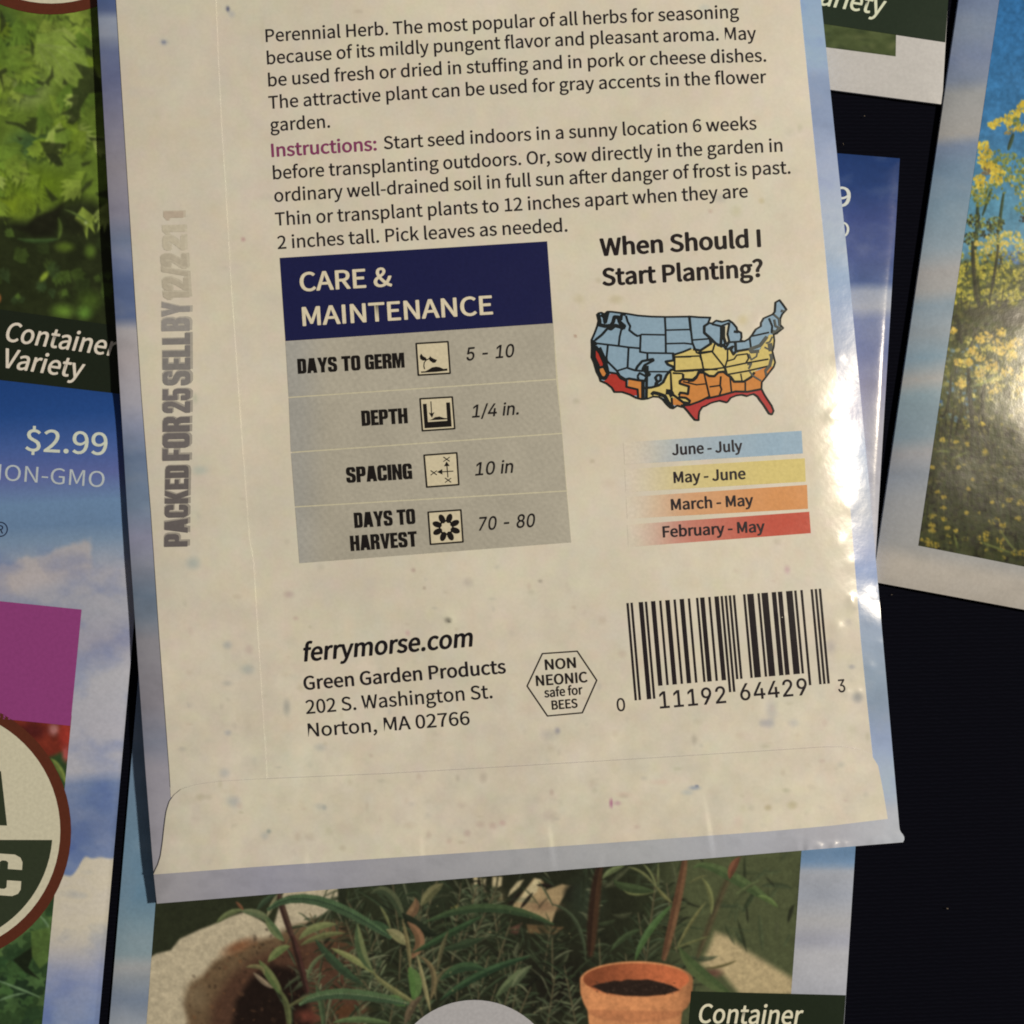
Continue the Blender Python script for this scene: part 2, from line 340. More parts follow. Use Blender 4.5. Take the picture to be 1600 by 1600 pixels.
'g':(539,[[137,-239,263,-239,423,-239,525,-156,525,-59,525,27,464,64,345,64,311,64,277,64,243,64,173,64,152,88,152,120,152,149,166,166,185,182,208,171,237,164,262,164,369,164,452,234,452,345,452,390,435,428,410,452,445,452,480,452,516,452,516,474,516,496,516,519,456,519,395,519,335,519,317,526,291,532,262,532,158,532,68,460,68,347,68,285,101,234,136,207,136,206,136,205,136,203,108,184,78,150,78,107,78,66,98,38,125,22,125,20,125,19,125,17,76,-12,49,-55,49,-100,49,-189],[322,223,262,223,202,223,152,271,152,347,152,423,202,468,262,468,324,468,372,423,372,347,372,271],[375,-179,275,-179,180,-179,125,-143,125,-88,125,-58,140,-27,178,0,201,-6,225,-8,244,-8,274,-8,304,-8,334,-8,403,-8,439,-25,439,-74,439,-127]]),
'h':(580,[[88,253,88,0,117,0,146,0,176,0,176,125,176,251,176,376,227,429,264,456,317,456,386,456,415,414,415,317,415,211,415,106,415,0,444,0,473,0,502,0,502,110,502,219,502,329,502,460,453,532,344,532,273,532,220,493,172,445,173,481,174,516,176,552,176,621,176,691,176,760,146,760,117,760,88,760,88,507]]),
'i':(263,[[88,173,88,0,117,0,146,0,176,0,176,173,176,346,176,519,146,519,117,519,88,519,88,346],[97,626,132,626,166,626,190,648,190,684,190,717,166,740,132,740,97,740,74,717,74,684,74,648]]),
'k':(527,[[88,253,88,0,117,0,145,0,174,0,174,46,174,91,174,137,206,174,239,212,271,250,322,167,372,83,423,0,455,0,486,0,518,0,452,103,387,206,322,309,379,379,437,449,495,519,462,519,430,519,397,519,324,428,251,336,178,245,176,245,175,245,174,245,174,417,174,589,174,760,145,760,117,760,88,760,88,507]]),
'l':(271,[[115,-12,180,-12,203,-12,218,-9,230,-5,226,18,222,40,218,62,208,60,204,60,200,60,186,60,176,71,176,97,176,318,176,539,176,760,146,760,117,760,88,760,88,541,88,322,88,103,88,30]]),
'm':(884,[[88,173,88,0,117,0,146,0,176,0,176,125,176,251,176,376,223,430,266,456,306,456,371,456,402,414,402,317,402,211,402,106,402,0,431,0,460,0,489,0,489,125,489,251,489,376,538,430,580,456,620,456,686,456,716,414,716,317,716,211,716,106,716,0,745,0,774,0,803,0,803,110,803,219,803,329,803,460,753,532,647,532,583,532,529,491,475,433,454,494,412,532,331,532,269,532,216,493,170,443,169,443,169,443,168,443,165,468,162,493,159,519,136,519,112,519,88,519,88,346]]),
'n':(583,[[88,173,88,0,117,0,146,0,176,0,176,125,176,251,176,376,227,429,264,456,317,456,386,456,415,414,415,317,415,211,415,106,415,0,444,0,473,0,502,0,502,110,502,219,502,329,502,460,453,532,344,532,273,532,219,493,170,443,169,443,169,443,168,443,165,468,162,493,159,519,136,519,112,519,88,519,88,346]]),
'o':(579,[[162,-12,289,-12,416,-12,529,87,529,259,529,432,416,532,289,532,162,532,50,432,50,259,50,87],[379,60,289,60,200,60,139,139,139,259,139,378,200,458,289,458,379,458,440,378,440,259,440,139]]),
'p':(592,[[88,27,88,-219,117,-219,146,-219,176,-219,176,-160,176,-102,176,-43,175,-13,174,18,173,48,220,9,269,-12,316,-12,435,-12,541,90,541,267,541,428,469,532,335,532,275,532,217,498,170,458,169,458,169,458,168,458,165,478,162,498,159,519,136,519,112,519,88,519,88,273],[388,61,302,61,267,61,222,74,176,115,176,206,176,297,176,388,225,434,270,458,313,458,413,458,451,382,451,266,451,138]]),
'r':(371,[[88,173,88,0,117,0,146,0,176,0,176,111,176,222,176,333,210,421,263,454,306,454,328,454,339,451,356,445,362,470,367,495,372,520,356,529,340,532,317,532,260,532,206,490,170,424,169,424,169,424,168,424,165,456,162,487,159,519,136,519,112,519,88,519,88,346]]),
's':(447,[[150,-12,223,-12,346,-12,412,57,412,141,412,240,330,270,254,299,196,321,142,340,142,389,142,430,173,464,239,464,285,464,321,444,356,418,370,436,384,455,398,473,359,505,302,532,238,532,124,532,59,467,59,385,59,296,137,262,210,235,267,214,329,189,329,137,329,92,295,55,226,55,164,55,118,80,73,117,59,98,45,79,31,59,79,18]]),
't':(360,[[140,-12,250,-12,283,-12,317,-3,347,7,341,29,335,51,329,73,312,65,289,58,270,58,210,58,190,95,190,158,190,254,190,351,190,448,237,448,284,448,331,448,331,471,331,495,331,519,284,519,237,519,190,519,190,567,190,616,190,665,166,665,142,665,117,665,114,616,111,567,108,519,81,517,53,515,26,514,26,492,26,470,26,448,52,448,77,448,103,448,103,352,103,256,103,160,103,56]]),
'u':(580,[[130,-12,240,-12,310,-12,362,25,411,81,412,81,413,81,414,81,416,54,418,27,420,0,444,0,469,0,493,0,493,173,493,346,493,519,464,519,435,519,406,519,406,396,406,273,406,151,356,90,319,63,265,63,197,63,168,104,168,201,168,307,168,413,168,519,139,519,110,519,80,519,80,409,80,300,80,190,80,57]]),
'v':(498,[[137,173,200,0,234,0,268,0,302,0,363,173,424,346,485,519,456,519,428,519,399,519,366,420,334,322,301,223,286,173,268,120,253,71,251,71,250,71,248,71,233,120,217,173,201,223,168,322,136,420,103,519,73,519,43,519,12,519,75,346]]),
'w':(766,[[122,173,170,0,204,0,237,0,271,0,296,93,320,185,345,278,358,328,369,376,380,429,382,429,383,429,385,429,397,376,407,329,420,280,445,187,470,93,495,0,530,0,565,0,601,0,647,173,694,346,741,519,713,519,685,519,657,519,632,419,607,319,582,219,570,169,561,122,550,74,548,74,547,74,545,74,533,122,521,169,509,219,482,319,455,419,428,519,399,519,371,519,343,519,316,419,289,319,262,219,249,169,238,122,227,74,226,74,224,74,223,74,212,122,202,169,192,219,166,319,140,419,115,519,85,519,55,519,26,519,74,346]]),
'y':(498,[[73,-223,96,-223,200,-223,254,-145,290,-44,355,144,420,331,485,519,457,519,428,519,400,519,369,423,338,327,307,231,293,184,278,132,265,84,263,84,261,84,260,84,242,133,224,185,208,231,173,327,138,423,103,519,73,519,43,519,12,519,82,345,151,172,221,-1,217,-14,213,-27,209,-40,187,-104,151,-152,93,-152,78,-152,63,-147,53,-143,47,-166,41,-190,35,-213,52,-220]]),
}
GLYPHS_GROTESK = {' ':(258,[]),
'-':(623,[[361,336,464,336,464,310,464,284,464,258,361,258,259,258,157,258,157,284,157,310,157,336,259,336]]),
'.':(258,[[149,-6,131,-6,114,-6,99,0,87,12,74,24,68,39,68,56,68,74,74,89,87,101,99,113,114,119,131,119,149,119,163,113,176,101,188,89,194,74,194,56,194,39,188,24,176,12,163,0]]),
'/':(343,[[297,733,323,733,248,454,173,174,98,-105,72,-105,46,-105,20,-105,95,174,170,454,245,733,271,733]]),
'0':(623,[[364,-9,312,-9,260,-9,216,5,179,33,142,61,114,102,95,156,75,210,66,274,66,350,66,425,76,490,95,543,115,597,143,638,179,667,216,695,260,709,312,709,364,709,408,695,444,667,481,638,509,597,529,543,548,490,558,425,558,350,558,274,548,210,529,156,509,102,482,61,445,33,408,5],[277,68,312,68,346,68,375,79,399,101,423,124,442,156,454,198,467,240,473,290,473,350,473,409,467,460,454,502,442,544,423,576,399,599,375,621,346,632,312,632,277,632,248,621,224,599,200,576,182,544,169,502,157,460,150,409,150,350,150,290,157,240,169,198,182,156,200,124,224,101,248,79]]),
'1':(623,[[249,0,105,0,105,25,105,50,105,75,249,75,394,75,538,75,538,50,538,25,538,0,394,0],[344,700,380,700,380,467,380,233,380,0,350,0,321,0,292,0,292,206,292,411,292,617,291,617,289,617,288,617,231,575,175,534,118,492,118,524,118,556,118,587,170,625,221,662,273,700,309,700]]),
'2':(623,[[237,0,88,0,88,22,88,44,88,65,166,148,244,232,322,315,349,343,371,367,388,389,406,410,419,430,428,449,436,469,441,489,441,511,441,536,435,558,423,576,412,594,396,608,376,618,356,627,333,632,308,632,280,632,257,627,237,616,217,605,202,589,191,569,180,549,175,525,175,498,147,498,118,498,90,498,90,540,100,577,119,609,138,640,164,665,197,683,230,701,268,709,310,709,352,709,389,701,421,683,453,666,478,642,497,613,515,583,524,550,524,513,524,487,520,461,510,437,501,413,485,386,462,356,439,326,408,290,367,247,315,192,262,138,210,83,210,81,210,80,210,78,319,78,427,78,536,78,536,52,536,26,536,0,386,0]]),
'3':(623,[[347,-9,300,-9,257,-9,218,-2,183,13,147,29,118,50,97,79,75,107,63,142,60,181,90,181,120,181,150,181,153,157,160,137,174,120,188,103,205,90,227,82,249,73,274,69,301,69,329,69,355,74,378,84,401,94,420,108,433,128,446,147,453,171,453,199,453,225,447,248,435,270,423,291,404,309,378,321,352,334,318,341,277,341,256,341,236,341,216,341,216,364,216,388,216,412,276,480,336,548,396,617,396,619,396,620,396,622,296,622,196,622,96,622,96,648,96,674,96,700,235,700,374,700,513,700,513,678,513,656,513,634,439,550,365,467,291,383,291,388,291,393,291,397,342,403,387,397,424,380,461,362,490,338,510,306,531,274,541,239,541,199,541,158,530,122,510,91,489,59,461,35,425,17,389,-1]]),
'4':(623,[[226,145,54,145,54,169,54,194,54,218,150,379,245,539,340,700,369,700,398,700,428,700,335,543,242,386,149,228,149,227,149,225,149,224,289,224,429,224,568,224,568,197,568,171,568,145,397,145],[416,0,388,0,388,56,388,111,388,167,388,178,388,190,388,201,388,280,388,358,388,437,416,437,444,437,472,437,472,291,472,146,472,0,444,0]]),
'5':(623,[[350,-9,304,-9,263,-9,226,-1,193,15,160,32,134,54,114,83,94,111,84,143,82,179,111,179,140,179,168,179,170,158,177,139,190,122,202,106,219,92,238,83,258,73,280,69,304,69,333,69,358,75,380,89,402,102,420,120,432,144,445,167,451,193,451,223,451,253,445,280,432,304,419,328,401,347,378,361,355,374,329,381,300,381,276,381,253,377,230,369,208,361,190,351,176,338,148,341,120,345,93,348,106,465,119,583,132,700,256,700,380,700,504,700,504,674,504,648,504,622,405,622,306,622,207,622,200,553,192,484,184,415,185,415,186,415,187,415,203,428,222,439,244,447,267,455,291,459,316,459,348,459,377,453,404,442,431,430,455,414,475,393,495,371,510,347,521,318,532,290,538,258,538,225,538,179,528,139,508,104,487,69,460,41,425,21,390,1]]),
'6':(623,[[355,-9,311,-9,268,-9,229,0,196,20,162,40,136,67,116,102,97,137,87,178,87,223,87,256,95,292,110,329,125,366,151,413,189,468,242,546,294,623,347,700,379,700,411,700,443,700,365,586,286,473,208,359,205,359,203,359,200,359,206,373,215,385,227,396,239,407,253,416,269,422,285,429,303,432,323,432,366,432,403,423,435,405,466,388,491,362,509,330,526,298,535,260,535,216,535,173,525,134,506,100,487,66,460,39,427,20,393,0],[284,67,311,67,339,67,363,73,383,86,404,99,420,117,432,140,445,162,451,188,451,216,451,246,445,271,432,294,420,316,404,333,383,346,363,359,339,365,311,365,284,365,260,359,239,346,218,334,202,316,190,294,178,272,172,247,172,218,172,189,178,162,190,140,202,117,218,99,239,86,260,73]]),
'7':(623,[[165,0,133,0,237,206,341,411,445,617,445,619,445,620,445,622,325,622,205,622,86,622,86,648,86,674,86,700,236,700,387,700,537,700,537,672,537,645,537,617,434,412,330,206,227,0,196,0]]),
'8':(623,[[358,-9,311,-9,264,-9,223,-1,187,16,150,32,122,56,102,85,82,114,71,148,71,186,71,216,77,243,89,268,102,294,118,315,139,332,160,349,184,359,210,364,210,365,210,366,210,367,176,376,148,395,128,424,107,452,97,486,97,523,97,559,106,591,124,619,143,647,168,669,201,685,233,701,270,709,311,709,353,709,389,701,421,685,453,669,479,647,497,619,516,591,525,559,525,523,525,486,515,453,494,424,474,395,447,376,413,367,413,366,413,365,413,364,439,359,462,349,483,332,504,315,521,294,533,268,545,243,552,216,552,186,552,148,541,114,521,85,500,56,472,32,436,16,400,-1],[280,68,311,68,342,68,369,73,392,83,414,93,432,107,444,126,457,144,463,166,463,191,463,217,457,240,443,260,430,279,412,295,389,307,366,318,340,324,311,324,282,324,256,318,233,307,210,295,192,279,179,260,165,240,159,217,159,191,159,166,165,144,177,126,190,107,207,93,230,83,253,73],[286,398,311,398,336,398,358,403,377,413,396,423,411,437,423,455,434,473,439,493,439,517,439,540,434,561,423,578,413,595,398,609,378,618,359,628,337,633,311,633,286,633,263,628,244,618,225,609,210,595,199,578,188,561,183,540,183,517,183,493,188,473,199,455,210,437,225,423,245,413,264,403]]),
'9':(623,[[268,709,311,709,355,709,393,700,427,680,460,660,487,633,506,598,525,563,535,522,535,477,535,444,528,408,513,371,498,334,472,287,434,232,381,154,328,77,276,0,244,0,212,0,179,0,258,114,336,227,415,341,417,341,420,341,423,341,417,327,407,315,396,304,384,293,370,284,353,278,337,271,319,268,300,268,257,268,220,277,189,295,157,312,132,338,114,370,96,402,87,440,87,484,87,528,97,567,117,600,136,634,162,661,196,680,230,700],[339,633,311,633,284,633,261,627,240,614,219,601,202,583,190,560,178,538,172,512,172,484,172,455,178,429,190,407,202,384,219,367,240,354,261,341,284,335,311,335,338,335,362,341,383,354,404,366,421,384,433,406,445,428,451,454,451,482,451,511,445,538,433,560,421,583,404,601,384,614,363,627]]),
'A':(660,[[54,0,23,0,107,233,192,467,277,700,311,700,346,700,380,700,466,467,551,233,637,0,606,0,575,0,544,0,494,139,445,277,395,416,386,442,375,474,363,512,351,550,337,599,319,658,325,658,331,658,337,658,320,598,305,549,293,510,281,472,270,440,262,416,214,277,165,139,117,0,86,0],[270,195,151,195,151,221,151,247,151,273,270,273,390,273,509,273,509,247,509,221,509,195,390,195]]),
'B':(628,[[168,0,83,0,83,233,83,467,83,700,166,700,249,700,332,700,380,700,420,692,452,675,484,659,508,636,524,608,540,580,548,549,548,514,548,485,543,460,532,440,522,421,508,405,490,393,473,382,454,373,433,367,433,365,433,363,433,361,456,359,478,352,500,338,521,324,539,305,554,280,568,254,575,224,575,187,575,152,567,120,551,92,534,64,509,41,474,25,439,8,394,0,339,0,254,0],[171,158,171,78,227,78,282,78,337,78,391,78,430,89,454,110,477,131,489,157,489,188,489,212,483,233,471,253,459,273,442,288,420,300,399,312,372,318,342,318,285,318,228,318,171,318,171,238],[171,469,171,393,223,393,275,393,327,393,353,393,376,398,397,408,417,417,433,431,445,449,456,467,462,488,462,512,462,543,452,569,430,590,409,611,375,622,330,622,277,622,224,622,171,622,171,545]]),
'C':(702,[[404,-9,368,-9,307,-9,254,5,207,34,160,63,123,105,96,159,69,212,55,276,55,350,55,423,69,487,96,541,123,595,160,636,207,665,254,695,307,709,368,709,403,709,437,704,468,694,500,684,528,668,553,648,578,628,599,604,616,576,633,547,644,515,651,479,621,479,591,479,562,479,557,503,548,525,536,543,524,561,509,577,492,589,474,602,455,612,434,618,413,624,391,627,368,627,325,627,286,616,253,595,219,573,192,542,172,501,152,459,142,409,142,350,142,290,152,240,172,199,192,158,219,126,253,105,287,84,325,73,368,73,391,73,413,76,434,82,455,89,474,98,492,111,509,123,524,139,536,157,548,176,557,197,562,221,591,221,621,221,651,221,645,185,633,153,617,125,600,96,579,72,554,52,528,32,500,17,469,6,437,-4]]),
'D':(691,[[372,0,301,0,245,0,188,0,132,0,132,26,132,52,132,78,187,78,241,78,296,78,353,78,400,89,437,111,475,133,503,164,521,205,540,246,549,295,549,351,549,407,540,456,522,496,503,537,476,568,440,589,403,611,358,622,304,622,245,622,187,622,128,622,128,648,128,674,128,700,189,700,249,700,310,700,378,700,437,686,485,658,533,630,571,590,596,538,622,486,635,424,635,351,635,278,622,216,596,163,570,111,532,70,482,42,433,14],[142,700,171,700,171,467,171,233,171,0,142,0,112,0,83,0,83,233,83,467,83,700,112,700]]),
'E':(576,[[227,0,83,0,83,233,83,467,83,700,226,700,369,700,513,700,513,674,513,648,513,622,399,622,285,622,171,622,171,545,171,469,171,393,277,393,383,393,489,393,489,367,489,341,489,315,383,315,277,315,171,315,171,236,171,157,171,78,286,78,401,78,516,78,516,52,516,26,516,0,372,0]]),
'F':(564,[[112,0,83,0,83,233,83,467,83,700,224,700,366,700,508,700,508,674,508,648,508,622,396,622,284,622,171,622,171,542,171,462,171,383,273,383,375,383,476,383,476,357,476,331,476,304,375,304,273,304,171,304,171,203,171,101,171,0,142,0]]),
'G':(716,[[425,-9,370,-9,307,-9,253,5,206,35,158,64,122,105,95,159,69,213,55,276,55,350,55,423,69,487,95,541,122,595,158,636,205,665,251,695,305,709,365,709,402,709,436,704,468,693,501,682,529,666,555,646,580,625,601,601,618,573,635,545,646,514,653,480,622,480,592,480,561,480,554,503,545,523,533,541,521,559,507,574,490,587,473,600,455,610,434,617,413,624,390,627,365,627,323,627,286,616,252,595,218,574,192,542,172,501,152,459,142,409,142,350,142,290,152,240,172,199,192,158,219,127,253,105,288,84,327,73,370,73,409,73,444,81,474,98,504,115,528,139,545,170,562,201,571,237,571,279,580,277,589,275,598,274,528,274,459,274,389,274,389,300,389,326,389,352,479,352,568,352,658,352,658,326,658,301,658,275,658,218,645,168,620,125,595,82,561,49,518,26,475,2]]),
'H':(711,[[112,0,83,0,83,233,83,467,83,700,112,700,142,700,171,700,171,599,171,498,171,397,294,397,417,397,540,397,540,498,540,599,540,700,569,700,599,700,629,700,629,467,629,233,629,0,599,0,569,0,540,0,540,106,540,213,540,319,417,319,294,319,171,319,171,213,171,106,171,0,142,0]]),
'I':(413,[[152,0,43,0,43,26,43,52,43,78,83,78,123,78,163,78,163,259,163,441,163,622,123,622,83,622,43,622,43,648,43,674,43,700,152,700,261,700,371,700,371,674,371,648,371,622,331,622,291,622,251,622,251,441,251,259,251,78,291,78,331,78,371,78,371,52,371,26,371,0,261,0]]),
'K':(642,[[200,260,144,200,144,233,144,265,144,297,160,319,176,339,191,359,207,379,223,398,240,417,257,436,274,455,291,474,361,549,431,625,500,700,539,700,578,700,617,700,517,593,418,486,318,380,316,380,315,380,313,380,257,320],[112,0,83,0,83,233,83,467,83,700,112,700,142,700,171,700,171,620,171,540,171,460,171,410,171,360,171,310,171,295,171,280,171,266,171,177,171,89,171,0,142,0],[547,0,512,0,428,119,343,238,258,357,277,380,295,403,314,426,415,284,516,142,617,0,582,0]]),
'L':(541,[[221,0,83,0,83,233,83,467,83,700,112,700,142,700,171,700,171,493,171,286,171,78,280,78,389,78,497,78,497,52,497,26,497,0,359,0]]),
'M':(864,[[111,0,83,0,83,233,83,467,83,700,125,700,167,700,209,700,266,552,324,405,381,257,386,247,390,234,395,219,401,203,406,187,412,169,418,151,423,133,428,115,434,98,438,82,443,67,436,67,429,67,423,67,427,81,432,96,437,114,443,131,448,149,454,167,460,185,465,202,471,218,476,234,481,247,485,257,542,405,599,552,655,700,697,700,739,700,781,700,781,467,781,233,781,0,752,0,723,0,694,0,694,133,694,267,694,400,694,415,694,432,694,450,694,468,695,487,695,507,696,527,696,548,696,568,697,589,697,609,698,629,700,629,703,629,706,629,699,607,692,586,685,563,677,541,670,520,663,499,656,479,649,460,643,443,637,426,632,412,627,400,575,267,523,133,470,0,445,0,419,0,394,0,341,133,288,267,234,400,230,411,225,425,219,442,213,458,206,477,199,497,192,517,185,538,178,561,170,583,162,606,154,629,157,629,160,629,163,629,164,612,165,593,165,572,166,552,166,532,166,511,167,491,167,471,167,452,168,433,168,416,168,400,168,267,168,133,168,0,139,0]]),
'N':(720,[[112,0,83,0,83,233,83,467,83,700,118,700,153,700,187,700,282,550,377,401,472,251,480,240,489,225,499,207,510,189,521,169,533,147,545,124,557,101,569,76,565,75,561,74,557,74,554,99,552,124,551,149,550,173,550,196,549,216,549,237,549,254,549,268,549,412,549,556,549,700,578,700,608,700,638,700,638,467,638,233,638,0,602,0,567,0,532,0,448,133,363,266,278,399,267,417,256,435,244,455,232,475,219,498,204,524,188,551,170,583,148,622,153,623,159,624,164,624,166,590,167,557,168,528,169,499,170,473,171,451,172,429,172,412,172,400,172,267,172,133,172,0,142,0]]),
'O':(734,[[428,-9,367,-9,307,-9,254,5,207,34,160,63,123,105,96,159,69,212,55,276,55,350,55,423,69,487,96,541,123,595,160,636,207,665,254,695,307,709,367,709,428,709,481,695,528,665,575,636,611,595,638,541,665,487,678,423,678,350,678,276,665,212,638,159,611,105,575,63,528,34,481,5],[325,73,367,73,409,73,447,83,481,105,515,126,542,157,562,198,582,240,592,290,592,350,592,410,582,460,562,502,542,543,515,574,481,595,447,617,409,627,367,627,325,627,287,617,253,595,219,574,192,543,172,501,152,460,142,409,142,350,142,290,152,240,172,198,192,157,219,126,253,105,287,83]]),
'P':(612,[[112,0,83,0,83,233,83,467,83,700,163,700,243,700,324,700,378,700,422,690,457,671,493,651,519,625,536,591,554,558,562,520,562,478,562,437,554,399,536,365,519,332,493,305,457,285,422,265,378,256,324,256,266,256,208,256,150,256,150,282,150,308,150,334,207,334,263,334,320,334,357,334,386,340,409,352,431,365,448,382,458,404,469,426,474,451,474,478,474,506,469,531,458,552,448,574,431,591,408,603,386,616,356,622,319,622,270,622,221,622,171,622,171,415,171,207,171,0,142,0]]),
'R':(618,[[112,0,83,0,83,233,83,467,83,700,163,700,244,700,325,700,379,700,423,691,458,672,494,654,520,628,537,596,555,564,563,526,563,484,563,442,555,405,537,373,520,342,493,317,458,299,423,281,378,272,325,272,261,272,197,272,132,272,132,298,132,325,132,351,195,351,258,351,321,351,358,351,387,356,410,367,432,378,449,393,459,413,470,433,475,457,475,484,475,512,470,536,459,557,449,577,432,593,409,605,387,616,357,622,320,622,271,622,221,622,171,622,171,415,171,207,171,0,142,0],[520,0,486,0,429,105,373,210,317,315,350,315,383,315,417,315,474,210,531,105,589,0,554,0]]),
'S':(614,[[361,-12,308,-12,257,-12,213,-4,175,13,138,29,109,53,88,83,67,113,55,148,53,188,83,188,113,188,144,188,146,161,155,139,170,121,185,103,205,90,229,81,253,72,280,68,308,68,340,68,368,73,393,83,419,93,439,108,453,126,468,145,475,167,475,192,475,214,469,232,457,246,445,260,428,272,407,281,386,291,363,299,337,306,309,314,281,321,253,329,195,345,150,368,119,398,87,428,71,466,71,513,71,552,82,587,103,616,124,646,153,669,189,685,226,701,267,709,312,709,359,709,400,701,435,685,470,668,498,646,519,617,539,589,550,556,552,520,522,520,493,520,464,520,460,555,444,582,416,602,387,621,352,631,310,631,280,631,253,626,230,616,207,606,190,593,177,576,165,558,158,539,158,517,158,493,166,474,180,459,195,444,212,433,233,424,254,415,273,409,292,404,316,397,340,391,364,384,384,379,406,372,429,363,452,354,473,342,494,327,514,312,530,294,543,272,556,250,562,223,562,191,562,153,552,118,532,87,512,57,483,32,445,15,407,-3]]),
'T':(617,[[117,622,44,622,44,648,44,674,44,700,220,700,397,700,574,700,574,674,574,648,574,622,500,622,427,622,353,622,353,414,353,207,353,0,324,0,294,0,265,0,265,207,265,414,265,622,191,622]]),
'V':(660,[[314,0,280,0,194,233,109,467,23,700,54,700,85,700,116,700,166,561,215,423,264,284,273,260,284,229,296,189,309,149,324,101,341,42,335,42,329,42,323,42,340,102,355,151,367,190,380,229,390,260,398,284,447,423,495,561,543,700,574,700,606,700,637,700,552,467,467,233,382,0,348,0]]),
'Y':(649,[[310,0,280,0,280,96,280,191,280,287,194,424,108,562,23,700,57,700,91,700,125,700,172,625,218,549,264,474,280,449,294,425,306,402,318,379,331,351,343,317,332,317,320,317,308,317,321,351,333,380,346,403,358,426,371,450,386,474,432,549,478,625,524,700,558,700,592,700,626,700,540,562,455,424,369,287,369,191,369,96,369,0,339,0]]),
'i':(229,[[100,0,72,0,72,174,72,348,72,522,100,522,128,522,156,522,156,348,156,174,156,0,128,0],[131,609,115,609,99,609,85,615,74,626,63,636,57,649,57,665,57,680,63,694,74,704,85,715,99,721,115,721,131,721,145,715,157,704,168,694,174,680,174,665,174,649,168,636,157,626,145,615]]),
'n':(564,[[156,342,156,312,156,208,156,104,156,0,128,0,100,0,72,0,72,174,72,348,72,522,99,522,127,522,154,522,154,480,154,438,154,396,150,396,145,396,141,396,157,443,180,478,209,498,239,519,273,529,313,529,348,529,379,522,406,507,433,493,453,471,469,441,484,412,491,375,491,331,491,220,491,110,491,0,463,0,435,0,407,0,407,108,407,216,407,324,407,364,397,396,376,419,354,442,326,453,289,453,264,453,241,447,221,437,201,426,185,410,174,389,162,368]]),
}
